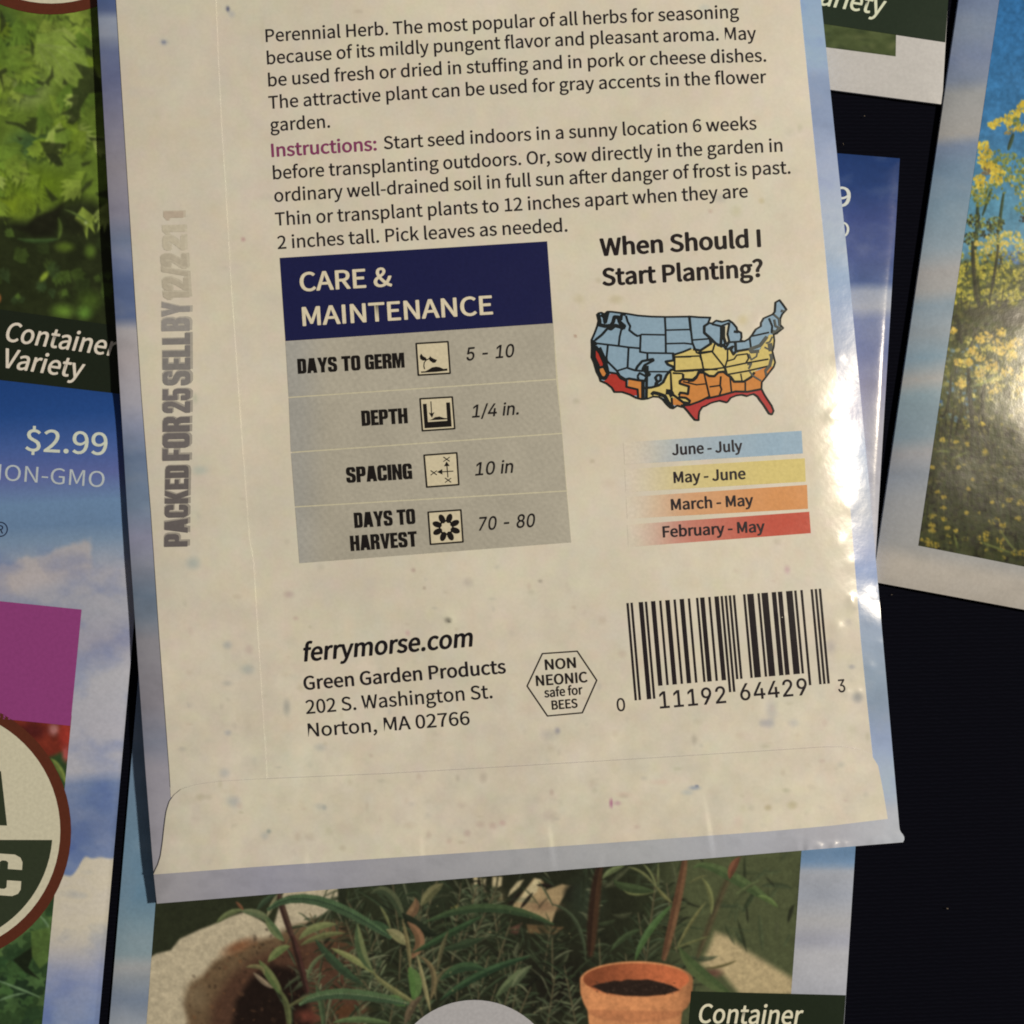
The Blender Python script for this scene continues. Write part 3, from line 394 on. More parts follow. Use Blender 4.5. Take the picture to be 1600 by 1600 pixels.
GLYPHS_BLOCK = {
' ': (170, []),
'D': (418, [[(0,0),(250,0),(340,25),(380,90),(380,610),(340,675),(250,700),(0,700)], [(155,120),(155,580),(205,580),(225,560),(225,140),(205,120)]]),
'A': (470, [[(0,0),(150,0),(165,110),(275,110),(290,0),(440,0),(335,700),(105,700)], [(182,230),(258,230),(220,500)]]),
'Y': (455, [[(145,0),(300,0),(300,270),(445,700),(290,700),(222,450),(155,700),(0,700),(145,270)]]),
'S': (435, [[(0,230),(0,130),(25,45),(90,0),(310,0),(375,45),(400,130),(400,260),(370,345),(300,395),(180,450),(155,480),(155,560),(175,590),(225,590),(245,560),(245,480),(395,480),(395,580),(370,655),(310,700),(90,700),(30,655),(5,580),(5,450),(35,370),(100,325),(225,268),(250,235),(250,140),(228,112),(175,112),(152,140),(152,230)]]),
'T': (420, [[(120,0),(275,0),(275,580),(395,580),(395,700),(0,700),(0,580),(120,580)]]),
'O': (436, [[(90,0),(310,0),(372,40),(400,115),(400,585),(372,660),(310,700),(90,700),(28,660),(0,585),(0,115),(28,40)], [(155,140),(155,560),(178,588),(222,588),(245,560),(245,140),(222,112),(178,112)]]),
'G': (428, [[(90,0),(230,0),(262,40),(280,0),(390,0),(390,370),(205,370),(205,265),(245,265),(245,140),(222,112),(178,112),(155,140),(155,560),(178,588),(222,588),(245,560),(245,460),(390,460),(390,590),(360,660),(300,700),(90,700),(30,655),(0,580),(0,120),(30,45)]]),
'E': (348, [[(0,0),(320,0),(320,120),(155,120),(155,300),(295,300),(295,410),(155,410),(155,580),(315,580),(315,700),(0,700)]]),
'R': (430, [[(0,0),(155,0),(155,290),(200,290),(235,260),(240,0),(395,0),(388,260),(355,335),(300,355),(365,385),(395,450),(395,590),(360,665),(280,700),(0,700)], [(155,400),(155,590),(205,590),(235,565),(235,425),(205,400)]]),
'M': (568, [[(0,0),(135,0),(135,450),(215,0),(315,0),(395,450),(395,0),(530,0),(530,700),(330,700),(265,330),(200,700),(0,700)]]),
'P': (420, [[(0,0),(155,0),(155,260),(290,260),(360,295),(390,370),(390,590),(360,665),(285,700),(0,700)], [(155,370),(155,590),(205,590),(235,565),(235,395),(205,370)]]),
'H': (443, [[(0,0),(155,0),(155,300),(250,300),(250,0),(405,0),(405,700),(250,700),(250,420),(155,420),(155,700),(0,700)]]),
'C': (430, [[(90,0),(310,0),(370,45),(395,120),(395,260),(245,260),(245,140),(222,112),(178,112),(155,140),(155,560),(178,588),(222,588),(245,560),(245,450),(395,450),(395,580),(370,655),(310,700),(90,700),(30,655),(0,580),(0,120),(30,45)]]),
'I': (193, [[(0,0),(155,0),(155,700),(0,700)]]),
'N': (438, [[(0,0),(140,0),(140,380),(265,0),(400,0),(400,700),(260,700),(260,330),(140,700),(0,700)]]),
'V': (452, [[(150,0),(285,0),(435,700),(280,700),(218,260),(155,700),(0,700)]]),
'K': (432, [[(0,0),(150,0),(150,240),(250,0),(410,0),(275,370),(400,700),(250,700),(150,440),(150,700),(0,700)]]),
'L': (338, [[(0,0),(310,0),(310,120),(155,120),(155,700),(0,700)]]),
'F': (335, [[(0,0),(155,0),(155,290),(285,290),(285,405),(155,405),(155,580),(310,580),(310,700),(0,700)]]),
'B': (430, [[(0,0),(280,0),(360,30),(395,100),(395,270),(365,335),(310,360),(360,385),(390,445),(390,600),(360,670),(285,700),(0,700)], [(155,115),(155,300),(205,300),(235,275),(235,140),(205,115)], [(155,415),(155,590),(205,590),(232,568),(232,440),(205,415)]]),
'2': (418, [[(0,0),(380,0),(380,120),(170,120),(350,380),(385,470),(385,590),(355,660),(295,700),(90,700),(30,660),(0,590),(0,460),(150,460),(150,560),(172,588),(212,588),(235,560),(235,470),(205,400),(0,110)]]),
'5': (425, [[(0,230),(0,120),(30,40),(90,0),(300,0),(365,45),(390,120),(390,340),(360,410),(300,440),(200,440),(150,415),(150,585),(370,585),(370,700),(10,700),(10,330),(150,330),(172,345),(215,345),(238,320),(238,140),(215,112),(172,112),(150,140),(150,230)]]),
'1': (262, [[(70,0),(225,0),(225,700),(90,700),(0,590),(0,500),(70,540)]]),
'/': (285, [[(0,0),(110,0),(260,700),(150,700)]]),
}

def flatten(loop):
    n = len(loop) // 6
    P = [(loop[i * 6:i * 6 + 2], loop[i * 6 + 2:i * 6 + 4], loop[i * 6 + 4:i * 6 + 6]) for i in range(n)]
    out = []
    for i in range(n):
        _, a, ha = P[i]; hb, b, _ = P[(i + 1) % n]
        dev = abs((ha[0] - a[0]) * (b[1] - a[1]) - (ha[1] - a[1]) * (b[0] - a[0])) + abs((hb[0] - b[0]) * (b[1] - a[1]) - (hb[1] - b[1]) * (b[0] - a[0]))
        k = 1 if dev < 600 else 5
        for j in range(k):
            t = j / k; u = 1 - t
            out.append((u**3 * a[0] + 3 * u * u * t * ha[0] + 3 * u * t * t * hb[0] + t**3 * b[0],
                        u**3 * a[1] + 3 * u * u * t * ha[1] + 3 * u * t * t * hb[1] + t**3 * b[1]))
    res = []
    for p in out:
        if not res or math.dist(p, res[-1]) > 2: res.append(p)
    if len(res) > 1 and math.dist(res[0], res[-1]) <= 2: res.pop()
    return res

def area(l):
    return sum(l[i - 1][0] * l[i][1] - l[i][0] * l[i - 1][1] for i in range(len(l))) / 2

def embolden(loop, w, sgn):
    n = len(loop); out = []
    for i in range(n):
        a, b, c = Vector(loop[i - 1]), Vector(loop[i]), Vector(loop[(i + 1) % n])
        d1 = (b - a).normalized(); d2 = (c - b).normalized()
        n1 = Vector((d1.y, -d1.x)); n2 = Vector((d2.y, -d2.x))
        m = n1 + n2
        L = m.length
        m = m / L if L > 1e-3 else n1
        k = min(1.6, 1.0 / max(0.3, m.dot(n1)))
        out.append(tuple(b + m * (w * k * sgn)))
    return out

GL = {}
def glyph(font, ch, bold):
    key = (font, ch, bold)
    if key not in GL:
        adv, loops = {'T': GLYPHS_TEXT, 'G': GLYPHS_GROTESK, 'B': GLYPHS_BLOCK}[font][ch]
        fl = [list(l) for l in loops] if font == 'B' else [flatten(l) for l in loops]
        fl = [l for l in fl if len(l) > 2]
        V, T = [], []
        if fl:
            big = max(fl, key=lambda l: abs(area(l)))
            sg = 1 if area(big) > 0 else -1
            if bold: fl = [embolden(l, bold, sg) for l in fl]
            outer = [l for l in fl if area(l) * sg > 0]; holes = [l for l in fl if area(l) * sg < 0]
            for o in outer:
                xs = [p[0] for p in o]; ys = [p[1] for p in o]
                mine = [h for h in holes if min(xs) - 5 <= h[0][0] <= max(xs) + 5 and min(ys) - 5 <= h[0][1] <= max(ys) + 5]
                v, t = tess([o] + mine)
                b = len(V); V += v; T += [(x + b, y + b, z + b) for x, y, z in t]
        GL[key] = (adv, V, T)
    return GL[key]

def letter(inkm, text, p0, p1, cap, c, font='T', bold=0.0, slant=0.0, mid=None, track=0.0, up=None):
    """set text on the baseline p0 -> p1 (optionally through mid), cap = capital height in survey units"""
    # heavy weights: the outline is struck several times round a small circle
    heavy = font != 'B' and (bold > 12 or font == 'G') and bold > 0
    fine = 0 if heavy else bold
    spread = [(bold * math.cos(a * math.tau / 8), bold * 0.8 * math.sin(a * math.tau / 8)) for a in range(8)] if heavy else [(0, 0)]
    advs = [glyph(font, ch, fine)[0] + track for ch in text]
    total = sum(advs) - track
    g0, g1 = glyph(font, text[0], fine), glyph(font, text[-1], fine)
    lb = min((v[0] for v in g0[1]), default=0)
    rb = g1[0] - max((v[0] for v in g1[1]), default=g1[0])
    span = total - lb - rb
    L = math.dist(p0, p1); sx = L / span; sy = cap / 700.0
    p0v, p1v = Vector(p0), Vector(p1)
    if mid is not None:
        tm = (Vector(mid) - p0v).dot(p1v - p0v) / L**2
        base = p0v + (p1v - p0v) * tm
        bend = (Vector(mid) - base).length * (1 if (mid[1] - base.y) > 0 else -1) / max(0.05, 4 * tm * (1 - tm))
    else: bend = 0.0
    dr = (p1v - p0v) / L
    nrm = Vector((-dr.y, dr.x))        # points down the page
    upv = Vector(up).normalized() if up else -nrm
    if heavy: lb -= bold; span += 2 * bold; sx = L / span
    x = -lb
    for ch, a in zip(text, advs):
        _, V, T = glyph(font, ch, fine)
        if T:
            for ox, oy in spread:
                out = []
                for vx, vy in V:
                    vx += ox; vy += oy
                    u = (x + vx + slant * vy) * sx
                    t = u / L
                    q = p0v + dr * u + nrm * (bend * 4 * t * (1 - t)) + upv * (vy * sy)
                    out.append((q.x, q.y))
                inkm.add(out, T, c)
        x += a

# ------------------------------------------------------------------ painted photographs (printed pictures): colours laid on a fine grid
class Picture:
    def __init__(self, X, Y, base):
        self.X = X; self.Y = Y; self.S = X.shape
        self.x = X.ravel(); self.y = Y.ravel()
        self.c = np.tile(np.asarray(base, float), (X.size, 1))
    def sel(self, x0, y0, x1, y1):
        return np.nonzero((self.x > x0) & (self.x < x1) & (self.y > y0) & (self.y < y1))[0]
    def mixin(self, idx, a, c):
        a = a[:, None]; self.c[idx] = self.c[idx] * (1 - a) + np.asarray(c, float) * a
    def dab(self, x, y, rx, ry, c, ang=0.0, soft=0.5, a=1.0):
        R = max(rx, ry) * 1.3 + 1
        i = self.sel(x - R, y - R, x + R, y + R)
        if not len(i): return
        dx = self.x[i] - x; dy = self.y[i] - y; ca, sa = math.cos(ang), math.sin(ang)
        d = np.sqrt(((dx * ca + dy * sa) / rx) ** 2 + ((-dx * sa + dy * ca) / ry) ** 2)
        self.mixin(i, a * (1 - smooth(1 - soft, 1 + soft * 0.5, d)), c)
    def poly(self, pts, c, soft=1.2, a=1.0, shade=None):
        P = np.array(pts, float)
        m = soft * 1.5 + 1
        i = self.sel(P[:, 0].min() - m, P[:, 1].min() - m, P[:, 0].max() + m, P[:, 1].max() + m)
        if not len(i): return
        x = self.x[i]; y = self.y[i]
        d = np.full(len(i), 1e9); ins = np.zeros(len(i), bool)
        for k in range(len(P)):
            ax, ay = P[k - 1]; bx, by = P[k]
            ex, ey = bx - ax, by - ay; LL = ex * ex + ey * ey + 1e-9
            t = np.clip(((x - ax) * ex + (y - ay) * ey) / LL, 0, 1)
            d = np.minimum(d, np.hypot(x - ax - t * ex, y - ay - t * ey))
            cr = ((ay > y) != (by > y)) & (x < ex * (y - ay) / (ey if abs(ey) > 1e-9 else 1e-9) + ax)
            ins ^= cr
        sd = np.where(ins, d, -d)
        al = a * smooth(-soft, soft, sd)
        cc = np.asarray(c, float)
        if shade is not None: cc = cc * shade(x, y)[:, None]
        self.mixin(i, al, cc)
    def leaf(self, pts, w, c, c2=None, rib=None, soft=0.9, a=1.0, blunt=0.55, ribs=0.0):
        """tapered leaf or stem along pts; c and c2 are its two halves, rib the middle line"""
        P = np.array(pts, float)
        if len(P) == 3:                                    # smooth the bend
            t = np.linspace(0, 1, 9)[:, None]
            M = 2 * P[1] - 0.5 * (P[0] + P[2])
            P = (1 - t)**2 * P[0] + 2 * t * (1 - t) * M + t**2 * P[2]
        m = w + 3
        i = self.sel(P[:, 0].min() - m, P[:, 1].min() - m, P[:, 0].max() + m, P[:, 1].max() + m)
        if not len(i): return
        x = self.x[i]; y = self.y[i]
        seg = np.hypot(*(P[1:] - P[:-1]).T); cum = np.concatenate([[0], np.cumsum(seg)]); Lt = cum[-1]
        best = np.full(len(i), 1e9); tt = np.zeros(len(i)); side = np.zeros(len(i))
        for k in range(len(seg)):
            ax, ay = P[k]; ex, ey = P[k + 1] - P[k]
            t = np.clip(((x - ax) * ex + (y - ay) * ey) / (seg[k]**2 + 1e-9), 0, 1)
            dd = np.hypot(x - ax - t * ex, y - ay - t * ey)
            u = dd < best
            best = np.where(u, dd, best); tt = np.where(u, (cum[k] + t * seg[k]) / Lt, tt)
            side = np.where(u, (x - ax) * ey - (y - ay) * ex, side)
        half = w / 2 * np.power(np.clip(np.sin(np.clip(tt, 0.02, 0.98) * math.pi), 0.02, 1), blunt)
        al = a * smooth(-soft, soft, half - best)
        c = np.asarray(c, float); c2 = c * 0.8 if c2 is None else np.asarray(c2, float)
        s = smooth(-1.2, 1.2, np.sign(side) * best)[:, None]
        cc = c * s + c2 * (1 - s)
        if ribs: cc = cc * (1 + ribs * np.sin(tt * Lt * 1.35 + best * 0.9))[:, None]
        if rib is not None:
            r = (1 - smooth(0.3, 1.3, best))[:, None]; cc = cc * (1 - r) + np.asarray(rib, float) * r
        self.c[i] = self.c[i] * (1 - al[:, None]) + cc * al[:, None]
    def mottle(self, amp, scale, seed, octaves=3):
        n = vnoise(self.x, self.y, scale, seed, octaves) - 0.5
        self.c *= (1 + 2 * amp * n)[:, None]
    def tame(self, k, gain=(1, 1, 1)):
        l = self.c.mean(-1, keepdims=True)
        self.c = (l + (self.c - l) * k) * np.array(gain, float)
    def blur(self, k=1):
        c = self.c.reshape(self.S + (3,))
        for _ in range(k):
            p = np.pad(c, ((1, 1), (1, 1), (0, 0)), 'edge')
            c = (p[1:-1, 1:-1] * 2 + p[:-2, 1:-1] + p[2:, 1:-1] + p[1:-1, :-2] + p[1:-1, 2:]) / 6
        self.c = c.reshape(-1, 3)
    def inks(self, k=1.0):
        return ink(np.clip(self.c, 2, 250), k).reshape(self.S + (3,))

def stops(v, table):
    t = np.array([s[0] for s in table], float); c = np.array([s[1] for s in table], float)
    return np.stack([np.interp(v, t, c[:, k]) for k in range(3)], -1)

def clouds(X, Y, rgb, seed, amp=0.10, scale=60):
    """soften a sky gradient with printed cloud wisps"""
    n = vnoise(X, Y * 1.6, scale, seed, 4) - 0.5
    grey = np.array([172.0, 165.0, 160.0])
    a = np.clip(n * 2 * amp * 4, -0.5, 0.8)[..., None]
    return np.where(a > 0, rgb * (1 - a) + grey * a, rgb * (1 + a * 0.35))

# ------------------------------------------------------------------ the dark cloth under everything
def cloth_material():
    m = bpy.data.materials.new('navy_ribbed_cloth'); m.use_nodes = True
    nt = m.node_tree; N = nt.nodes; Lk = nt.links; b = N['Principled BSDF']
    tc = N.new('ShaderNodeTexCoord')
    mp = N.new('ShaderNodeMapping'); mp.inputs['Rotation'].default_value = (0, 0, math.radians(-1.0))
    Lk.new(tc.outputs['Object'], mp.inputs['Vector'])
    w = N.new('ShaderNodeTexWave'); w.wave_type = 'BANDS'; w.bands_direction = 'Y'
    w.inputs['Scale'].default_value = 690.0; w.inputs['Distortion'].default_value = 2.2
    w.inputs['Detail'].default_value = 2.0; w.inputs['Detail Scale'].default_value = 2.0
    Lk.new(mp.outputs['Vector'], w.inputs['Vector'])
    mp2 = N.new('ShaderNodeMapping'); mp2.inputs['Scale'].default_value = (900, 3000, 1)
    Lk.new(tc.outputs['Object'], mp2.inputs['Vector'])
    n = N.new('ShaderNodeTexNoise'); n.inputs['Scale'].default_value = 1.0; n.inputs['Detail'].default_value = 2.0
    Lk.new(mp2.outputs['Vector'], n.inputs['Vector'])
    mul = N.new('ShaderNodeMath'); mul.operation = 'MULTIPLY'
    Lk.new(w.outputs['Fac'], mul.inputs[0]); Lk.new(n.outputs['Fac'], mul.inputs[1])
    cr = N.new('ShaderNodeValToRGB')
    cr.color_ramp.elements[0].position = 0.10; cr.color_ramp.elements[0].color = (0.0034, 0.0039, 0.0086, 1)
    cr.color_ramp.elements[1].position = 0.75; cr.color_ramp.elements[1].color = (0.0052, 0.0060, 0.0130, 1)
    Lk.new(mul.outputs['Value'], cr.inputs['Fac']); Lk.new(cr.outputs['Color'], b.inputs['Base Color'])
    bp = N.new('ShaderNodeBump'); bp.inputs['Distance'].default_value = 0.0001; bp.inputs['Strength'].default_value = 0.7
    Lk.new(mul.outputs['Value'], bp.inputs['Height']); Lk.new(bp.outputs['Normal'], b.inputs['Normal'])
    b.inputs['Roughness'].default_value = 0.95; b.inputs['Specular IOR Level'].default_value = 0.03
    return m

def cloth():
    n = 81
    g = np.linspace(-0.28, 0.28, n)
    X, Y = np.meshgrid(g, g[::-1])
    Z = 0.00012 * np.sin(X * 95 + 1.3 * np.sin(Y * 60)) - 0.00014
    P = np.stack([X, Y, Z], -1).reshape(-1, 3)
    o = link_mesh('cloth_surface', P, grid_faces(n, n).tolist(), (1, 1, 1), cloth_material())
    o['kind'] = 'structure'
    o['label'] = 'dark navy finely ribbed cloth under the packets'
cloth()

def lint():
    """a few fibres and crumbs caught on the cloth"""
    rnd = random.Random(31); V = []; F = []
    spots = [(1350, 181), (1318, 227), (1392, 930), (1482, 1420)]
    for x, y in spots:
        a = rnd.uniform(0, math.tau); L = rnd.uniform(1.2, 4.0); n = 5; w = rnd.uniform(0.35, 0.7); b = len(V)
        for i in range(n + 1):
            t = i / n; bend = rnd.uniform(-0.5, 0.5)
            qx = x + L * t * math.cos(a) + bend; qy = y + L * t * math.sin(a) + bend
            for s in (-1, 1):
                V.append(W(qx - s * w * math.sin(a), qy + s * w * math.cos(a), 0.00008 + 0.00012 * math.sin(t * math.pi)).tolist())
        F += [(b + 2 * i, b + 2 * i + 1, b + 2 * i + 3, b + 2 * i + 2) for i in range(n)]
    o = link_mesh('lint', V, F, ink((120, 104, 84)), PRINT)
    o['kind'] = 'stuff'; o['label'] = 'specks of pale lint on the dark cloth'
lint()

GROUP = 'seed packets scattered on the dark cloth'

def rim(X, Y, corners, wd):
    """1 in the middle of a packet, 0 at its folded edges"""
    d = None
    for k in range(4):
        e = line_dist(X, Y, corners[k], corners[(k + 1) % 4])
        d = e if d is None else np.minimum(d, e)
    return 1 - np.exp(-np.clip(d, 0, None) / wd)

def flat_packet(label, corners, z, thick, seed, colour, step=9.0, wd=26.0, und=0.035):
    """thin filled paper packet: returns its root and surface height function"""
    cx = sum(c[0] for c in corners) / 4; cy = sum(c[1] for c in corners) / 4
    root = thing('seed_packet', label, 'seed packet', cx, cy, GROUP)
    def H(X, Y):
        r = rim(X, Y, corners, wd)
        return (z + thick * r) * MM + und * MM * waves(X, Y, seed, 170.0) * r
    X, Y = quad_grid(*corners, step)
    sheet('envelope', X, Y, H, 0.0, colour, FRONT, root, wall=0.35 * MM)
    return root, H

# ------------------------------------------------------------------ packet 1: leafy herb front, upper left
def leafy_packet():
    C = [(-640, -420), (330, -284), (205, 700), (-765, 560)]
    def sky(X, Y): return ink(clouds(X, Y, stops(Y, [(-400, (60, 80, 110)), (700, (100, 112, 130))]), 3), 0.8)
    root, H = flat_packet('packet with a close photo of bright green herb leaves above a dark Container Variety band',
                          C, 0.12, 0.30, 11, sky)
    X, Y = quad_grid((-90, -110), (262, -110), (222, 525), (-90, 480), 1.45)
    p = Picture(X, Y, (92, 108, 42))
    rnd = random.Random(5)
    # shaded depths of the foliage towards the bottom
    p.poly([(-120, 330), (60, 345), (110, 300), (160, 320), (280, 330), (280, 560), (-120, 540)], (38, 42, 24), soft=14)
    p.dab(10, 60, 22, 60, (58, 76, 36), soft=0.9); p.dab(50, 225, 40, 26, (62, 84, 50), soft=0.9)
    p.dab(60, 290, 70, 30, (96, 114, 30), soft=0.9); p.dab(20, 320, 50, 22, (110, 124, 34), soft=0.9)
    p.dab(85, 70, 60, 50, (118, 132, 58), soft=0.9); p.dab(40, 140, 40, 30, (128, 138, 82), soft=0.9)
    def leaflet(x, y, r, ang, c, spread=1.5, teeth=5, a=0.9):
        pts = [(x, y)]
        for k in range(teeth * 2 + 1):
            t = ang - spread / 2 + spread * k / (teeth * 2)
            rr = r * (1.0 if k % 2 else 0.72) * (1 - 0.35 * abs(k / teeth - 1)) * rnd.uniform(0.9, 1.1)
            pts.append((x + rr * math.cos(t), y + rr * math.sin(t)))
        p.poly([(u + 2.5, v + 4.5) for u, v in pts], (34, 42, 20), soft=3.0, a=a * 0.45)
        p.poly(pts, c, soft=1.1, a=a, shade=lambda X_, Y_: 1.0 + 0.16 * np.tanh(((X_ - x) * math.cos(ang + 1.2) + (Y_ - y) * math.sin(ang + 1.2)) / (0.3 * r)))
        for k in range(3):
            t = ang + (k - 1) * spread * 0.28
            p.leaf([(x, y), (x + r * 0.8 * math.cos(t), y + r * 0.8 * math.sin(t))], 2.0, tuple(min(255, v * 1.16) for v in c), soft=0.8, a=0.45)
    greens = [(112, 128, 48), (96, 116, 44), (126, 138, 60), (84, 104, 40), (136, 146, 76), (104, 120, 38)]
    for k in range(130):
        x = rnd.uniform(-90, 190); y = rnd.uniform(-90, 325)
        leaflet(x, y, rnd.uniform(26, 58), rnd.uniform(-0.4, 2.6), rnd.choice(greens), rnd.uniform(1.0, 1.9), rnd.choice((4, 5, 6, 7)), rnd.uniform(0.55, 0.95))
    for k in range(46):
        x = rnd.uniform(-90, 220); y = rnd.uniform(350, 500)
        g = rnd.choice([(62, 76, 34), (48, 58, 30), (74, 92, 40), (52, 66, 40)])
        leaflet(x, y, rnd.uniform(12, 34), rnd.uniform(0, 6.28), g, rnd.uniform(1.0, 2.2), 4, rnd.uniform(0.3, 0.7))
    z = 6.155
    def Z(pts, dy=0.0): return [(a / z, b / z + dy) for a, b in pts]
    # the big serrated leaf and the gaps behind it
    p.poly(Z([(350, 330), (600, 300), (800, 480), (860, 640), (790, 640), (800, 750), (740, 760), (745, 840), (650, 800), (600, 860), (470, 720), (330, 560)]), (122, 138, 62), soft=1.6, a=0.85)
    for q in range(5):
        p.leaf(Z([(360, 420), (420 + 90 * q, 560 - 20 * q), (560 + 60 * q, 800 - 70 * q)]), 3, (146, 158, 88), soft=1, a=0.6)
    dark = (40, 44, 26)
    for pts in ([(710, 600), (860, 650), (900, 640), (1000, 880), (860, 900), (820, 960), (770, 1060), (770, 1130), (700, 1200), (640, 1180), (690, 1110), (570, 1100), (680, 1040), (700, 990), (640, 960), (700, 930), (690, 850), (745, 840), (760, 760), (800, 750)],
                [(290, 370), (325, 420), (328, 500), (318, 545), (296, 500), (300, 440)],
                [(505, 630), (520, 740), (480, 780), (470, 830), (430, 800), (415, 830), (350, 800), (310, 815), (370, 780), (430, 790), (480, 720)],
                [(615, 755), (655, 800), (640, 820), (600, 810)],
                [(50, 1160), (180, 1180), (250, 1210), (235, 1180), (300, 1150), (260, 1130), (360, 1130), (340, 1290), (270, 1270), (160, 1210), (60, 1190)],
                [(380, 1360), (640, 1385), (630, 1420), (560, 1440), (600, 1470), (560, 1490), (610, 1600), (500, 1560), (440, 1480)],
                [(530, 1250), (640, 1230), (620, 1250), (540, 1280)], [(160, 1310), (220, 1330), (190, 1360)],
                [(540, 150), (600, 195), (580, 200)], [(640, 170), (720, 240), (690, 235)], [(600, 340), (740, 450), (720, 460)],
                [(850, 1320), (1000, 1330), (1000, 1350), (880, 1350)], [(810, 440), (900, 480), (900, 560), (830, 520)],
                [(0, 90), (50, 180), (60, 240), (0, 330)], [(-60, 700), (60, 650), (70, 690), (20, 720), (40, 880), (0, 760)]):
        p.poly(Z(pts), dark, soft=2.0, a=0.8)
    for pts in ([(430, 0), (540, 0), (610, 100), (560, 130), (480, 60)], [(780, 90), (880, 70), (860, 100), (790, 130)],
                [(890, 250), (880, 300), (790, 380), (780, 350), (820, 280)], [(360, 480), (400, 560), (340, 600)],
                [(420, 300), (520, 400), (560, 440), (500, 470), (460, 400)], [(0, 600), (120, 620), (60, 660), (-80, 660)],
                [(920, 380), (1060, 340), (1060, 440), (940, 410)]):
        p.poly(Z(pts, 240), dark, soft=2.4, a=0.8)
    p.poly(Z([(340, 600), (520, 540), (620, 470), (560, 620), (530, 790), (330, 800), (120, 700), (260, 690)], 240), (30, 30, 20), soft=5)
    p.poly(Z([(600, 600), (700, 600), (820, 700), (800, 800), (640, 770)], 240), (34, 36, 22), soft=5)
    p.leaf(Z([(170, 820), (360, 840), (560, 820)], 240), 7, (64, 84, 46), soft=2)
    p.leaf(Z([(620, 540), (720, 580), (860, 670)], 240), 3.5, (92, 106, 56), soft=1.5)
    p.leaf(Z([(560, 620), (580, 720), (560, 820)], 240), 6, (84, 98, 46), soft=2)
    p.dab(101, 386, 16, 9, (84, 100, 38), soft=0.8); p.dab(141, 393, 10, 12, (80, 98, 40), soft=0.8)
    p.dab(69, 432, 11, 5, (128, 142, 52), ang=-0.9, soft=0.6); p.dab(140, 470, 22, 18, (66, 82, 34), soft=0.9)
    p.dab(98, 486, 20, 13, (92, 116, 46), soft=0.9); p.dab(132, 489, 14, 12, (84, 112, 46), soft=0.9); p.dab(134, 348, 3, 3, (150, 158, 110), soft=0.8)
    p.dab(-2, 466, 4, 8, (150, 88, 50)); p.mottle(0.16, 16, 21); p.mottle(0.10, 5, 22); p.blur(2)
    p.tame(1.0, (0.92, 0.94, 0.86))
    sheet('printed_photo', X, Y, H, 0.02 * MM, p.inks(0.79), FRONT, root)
    # label band
    X, Y = quad_grid((-560, 404), (260, 520), (250, 660), (-575, 545), 8)
    sheet('variety_band', X, Y, H, 0.05 * MM, ink((27, 32, 22), 0.8), FRONT, root)
    ik = Ink(); cc = ink((205, 205, 170), 0.8)
    letter(ik, 'Container', (6, 532), (179, 556.5), 29.5, cc, bold=16, slant=0.17)
    letter(ik, 'Variety', (0, 573), (127, 591), 29.5, cc, bold=16, slant=0.17)
    ik.build('variety_text', H, 0.075 * MM, root)
    seal(root, H, (80, -185.5), 208, 0.79)

def disc(c, r, n=72): return [(c[0] + r * math.cos(k * math.tau / n), c[1] + r * math.sin(k * math.tau / n)) for k in range(n)]

def seal(root, H, c, R, k):
    a = Ink(); a.poly(disc(c, R), ink((80, 38, 24), k), L=26); s = a.build('seal', H, 0.06 * MM, root)
    b = Ink(); b.poly(disc(c, R - 17), ink((186, 176, 148), k), L=26); b.build('seal_face', H, 0.085 * MM, s)
    return s

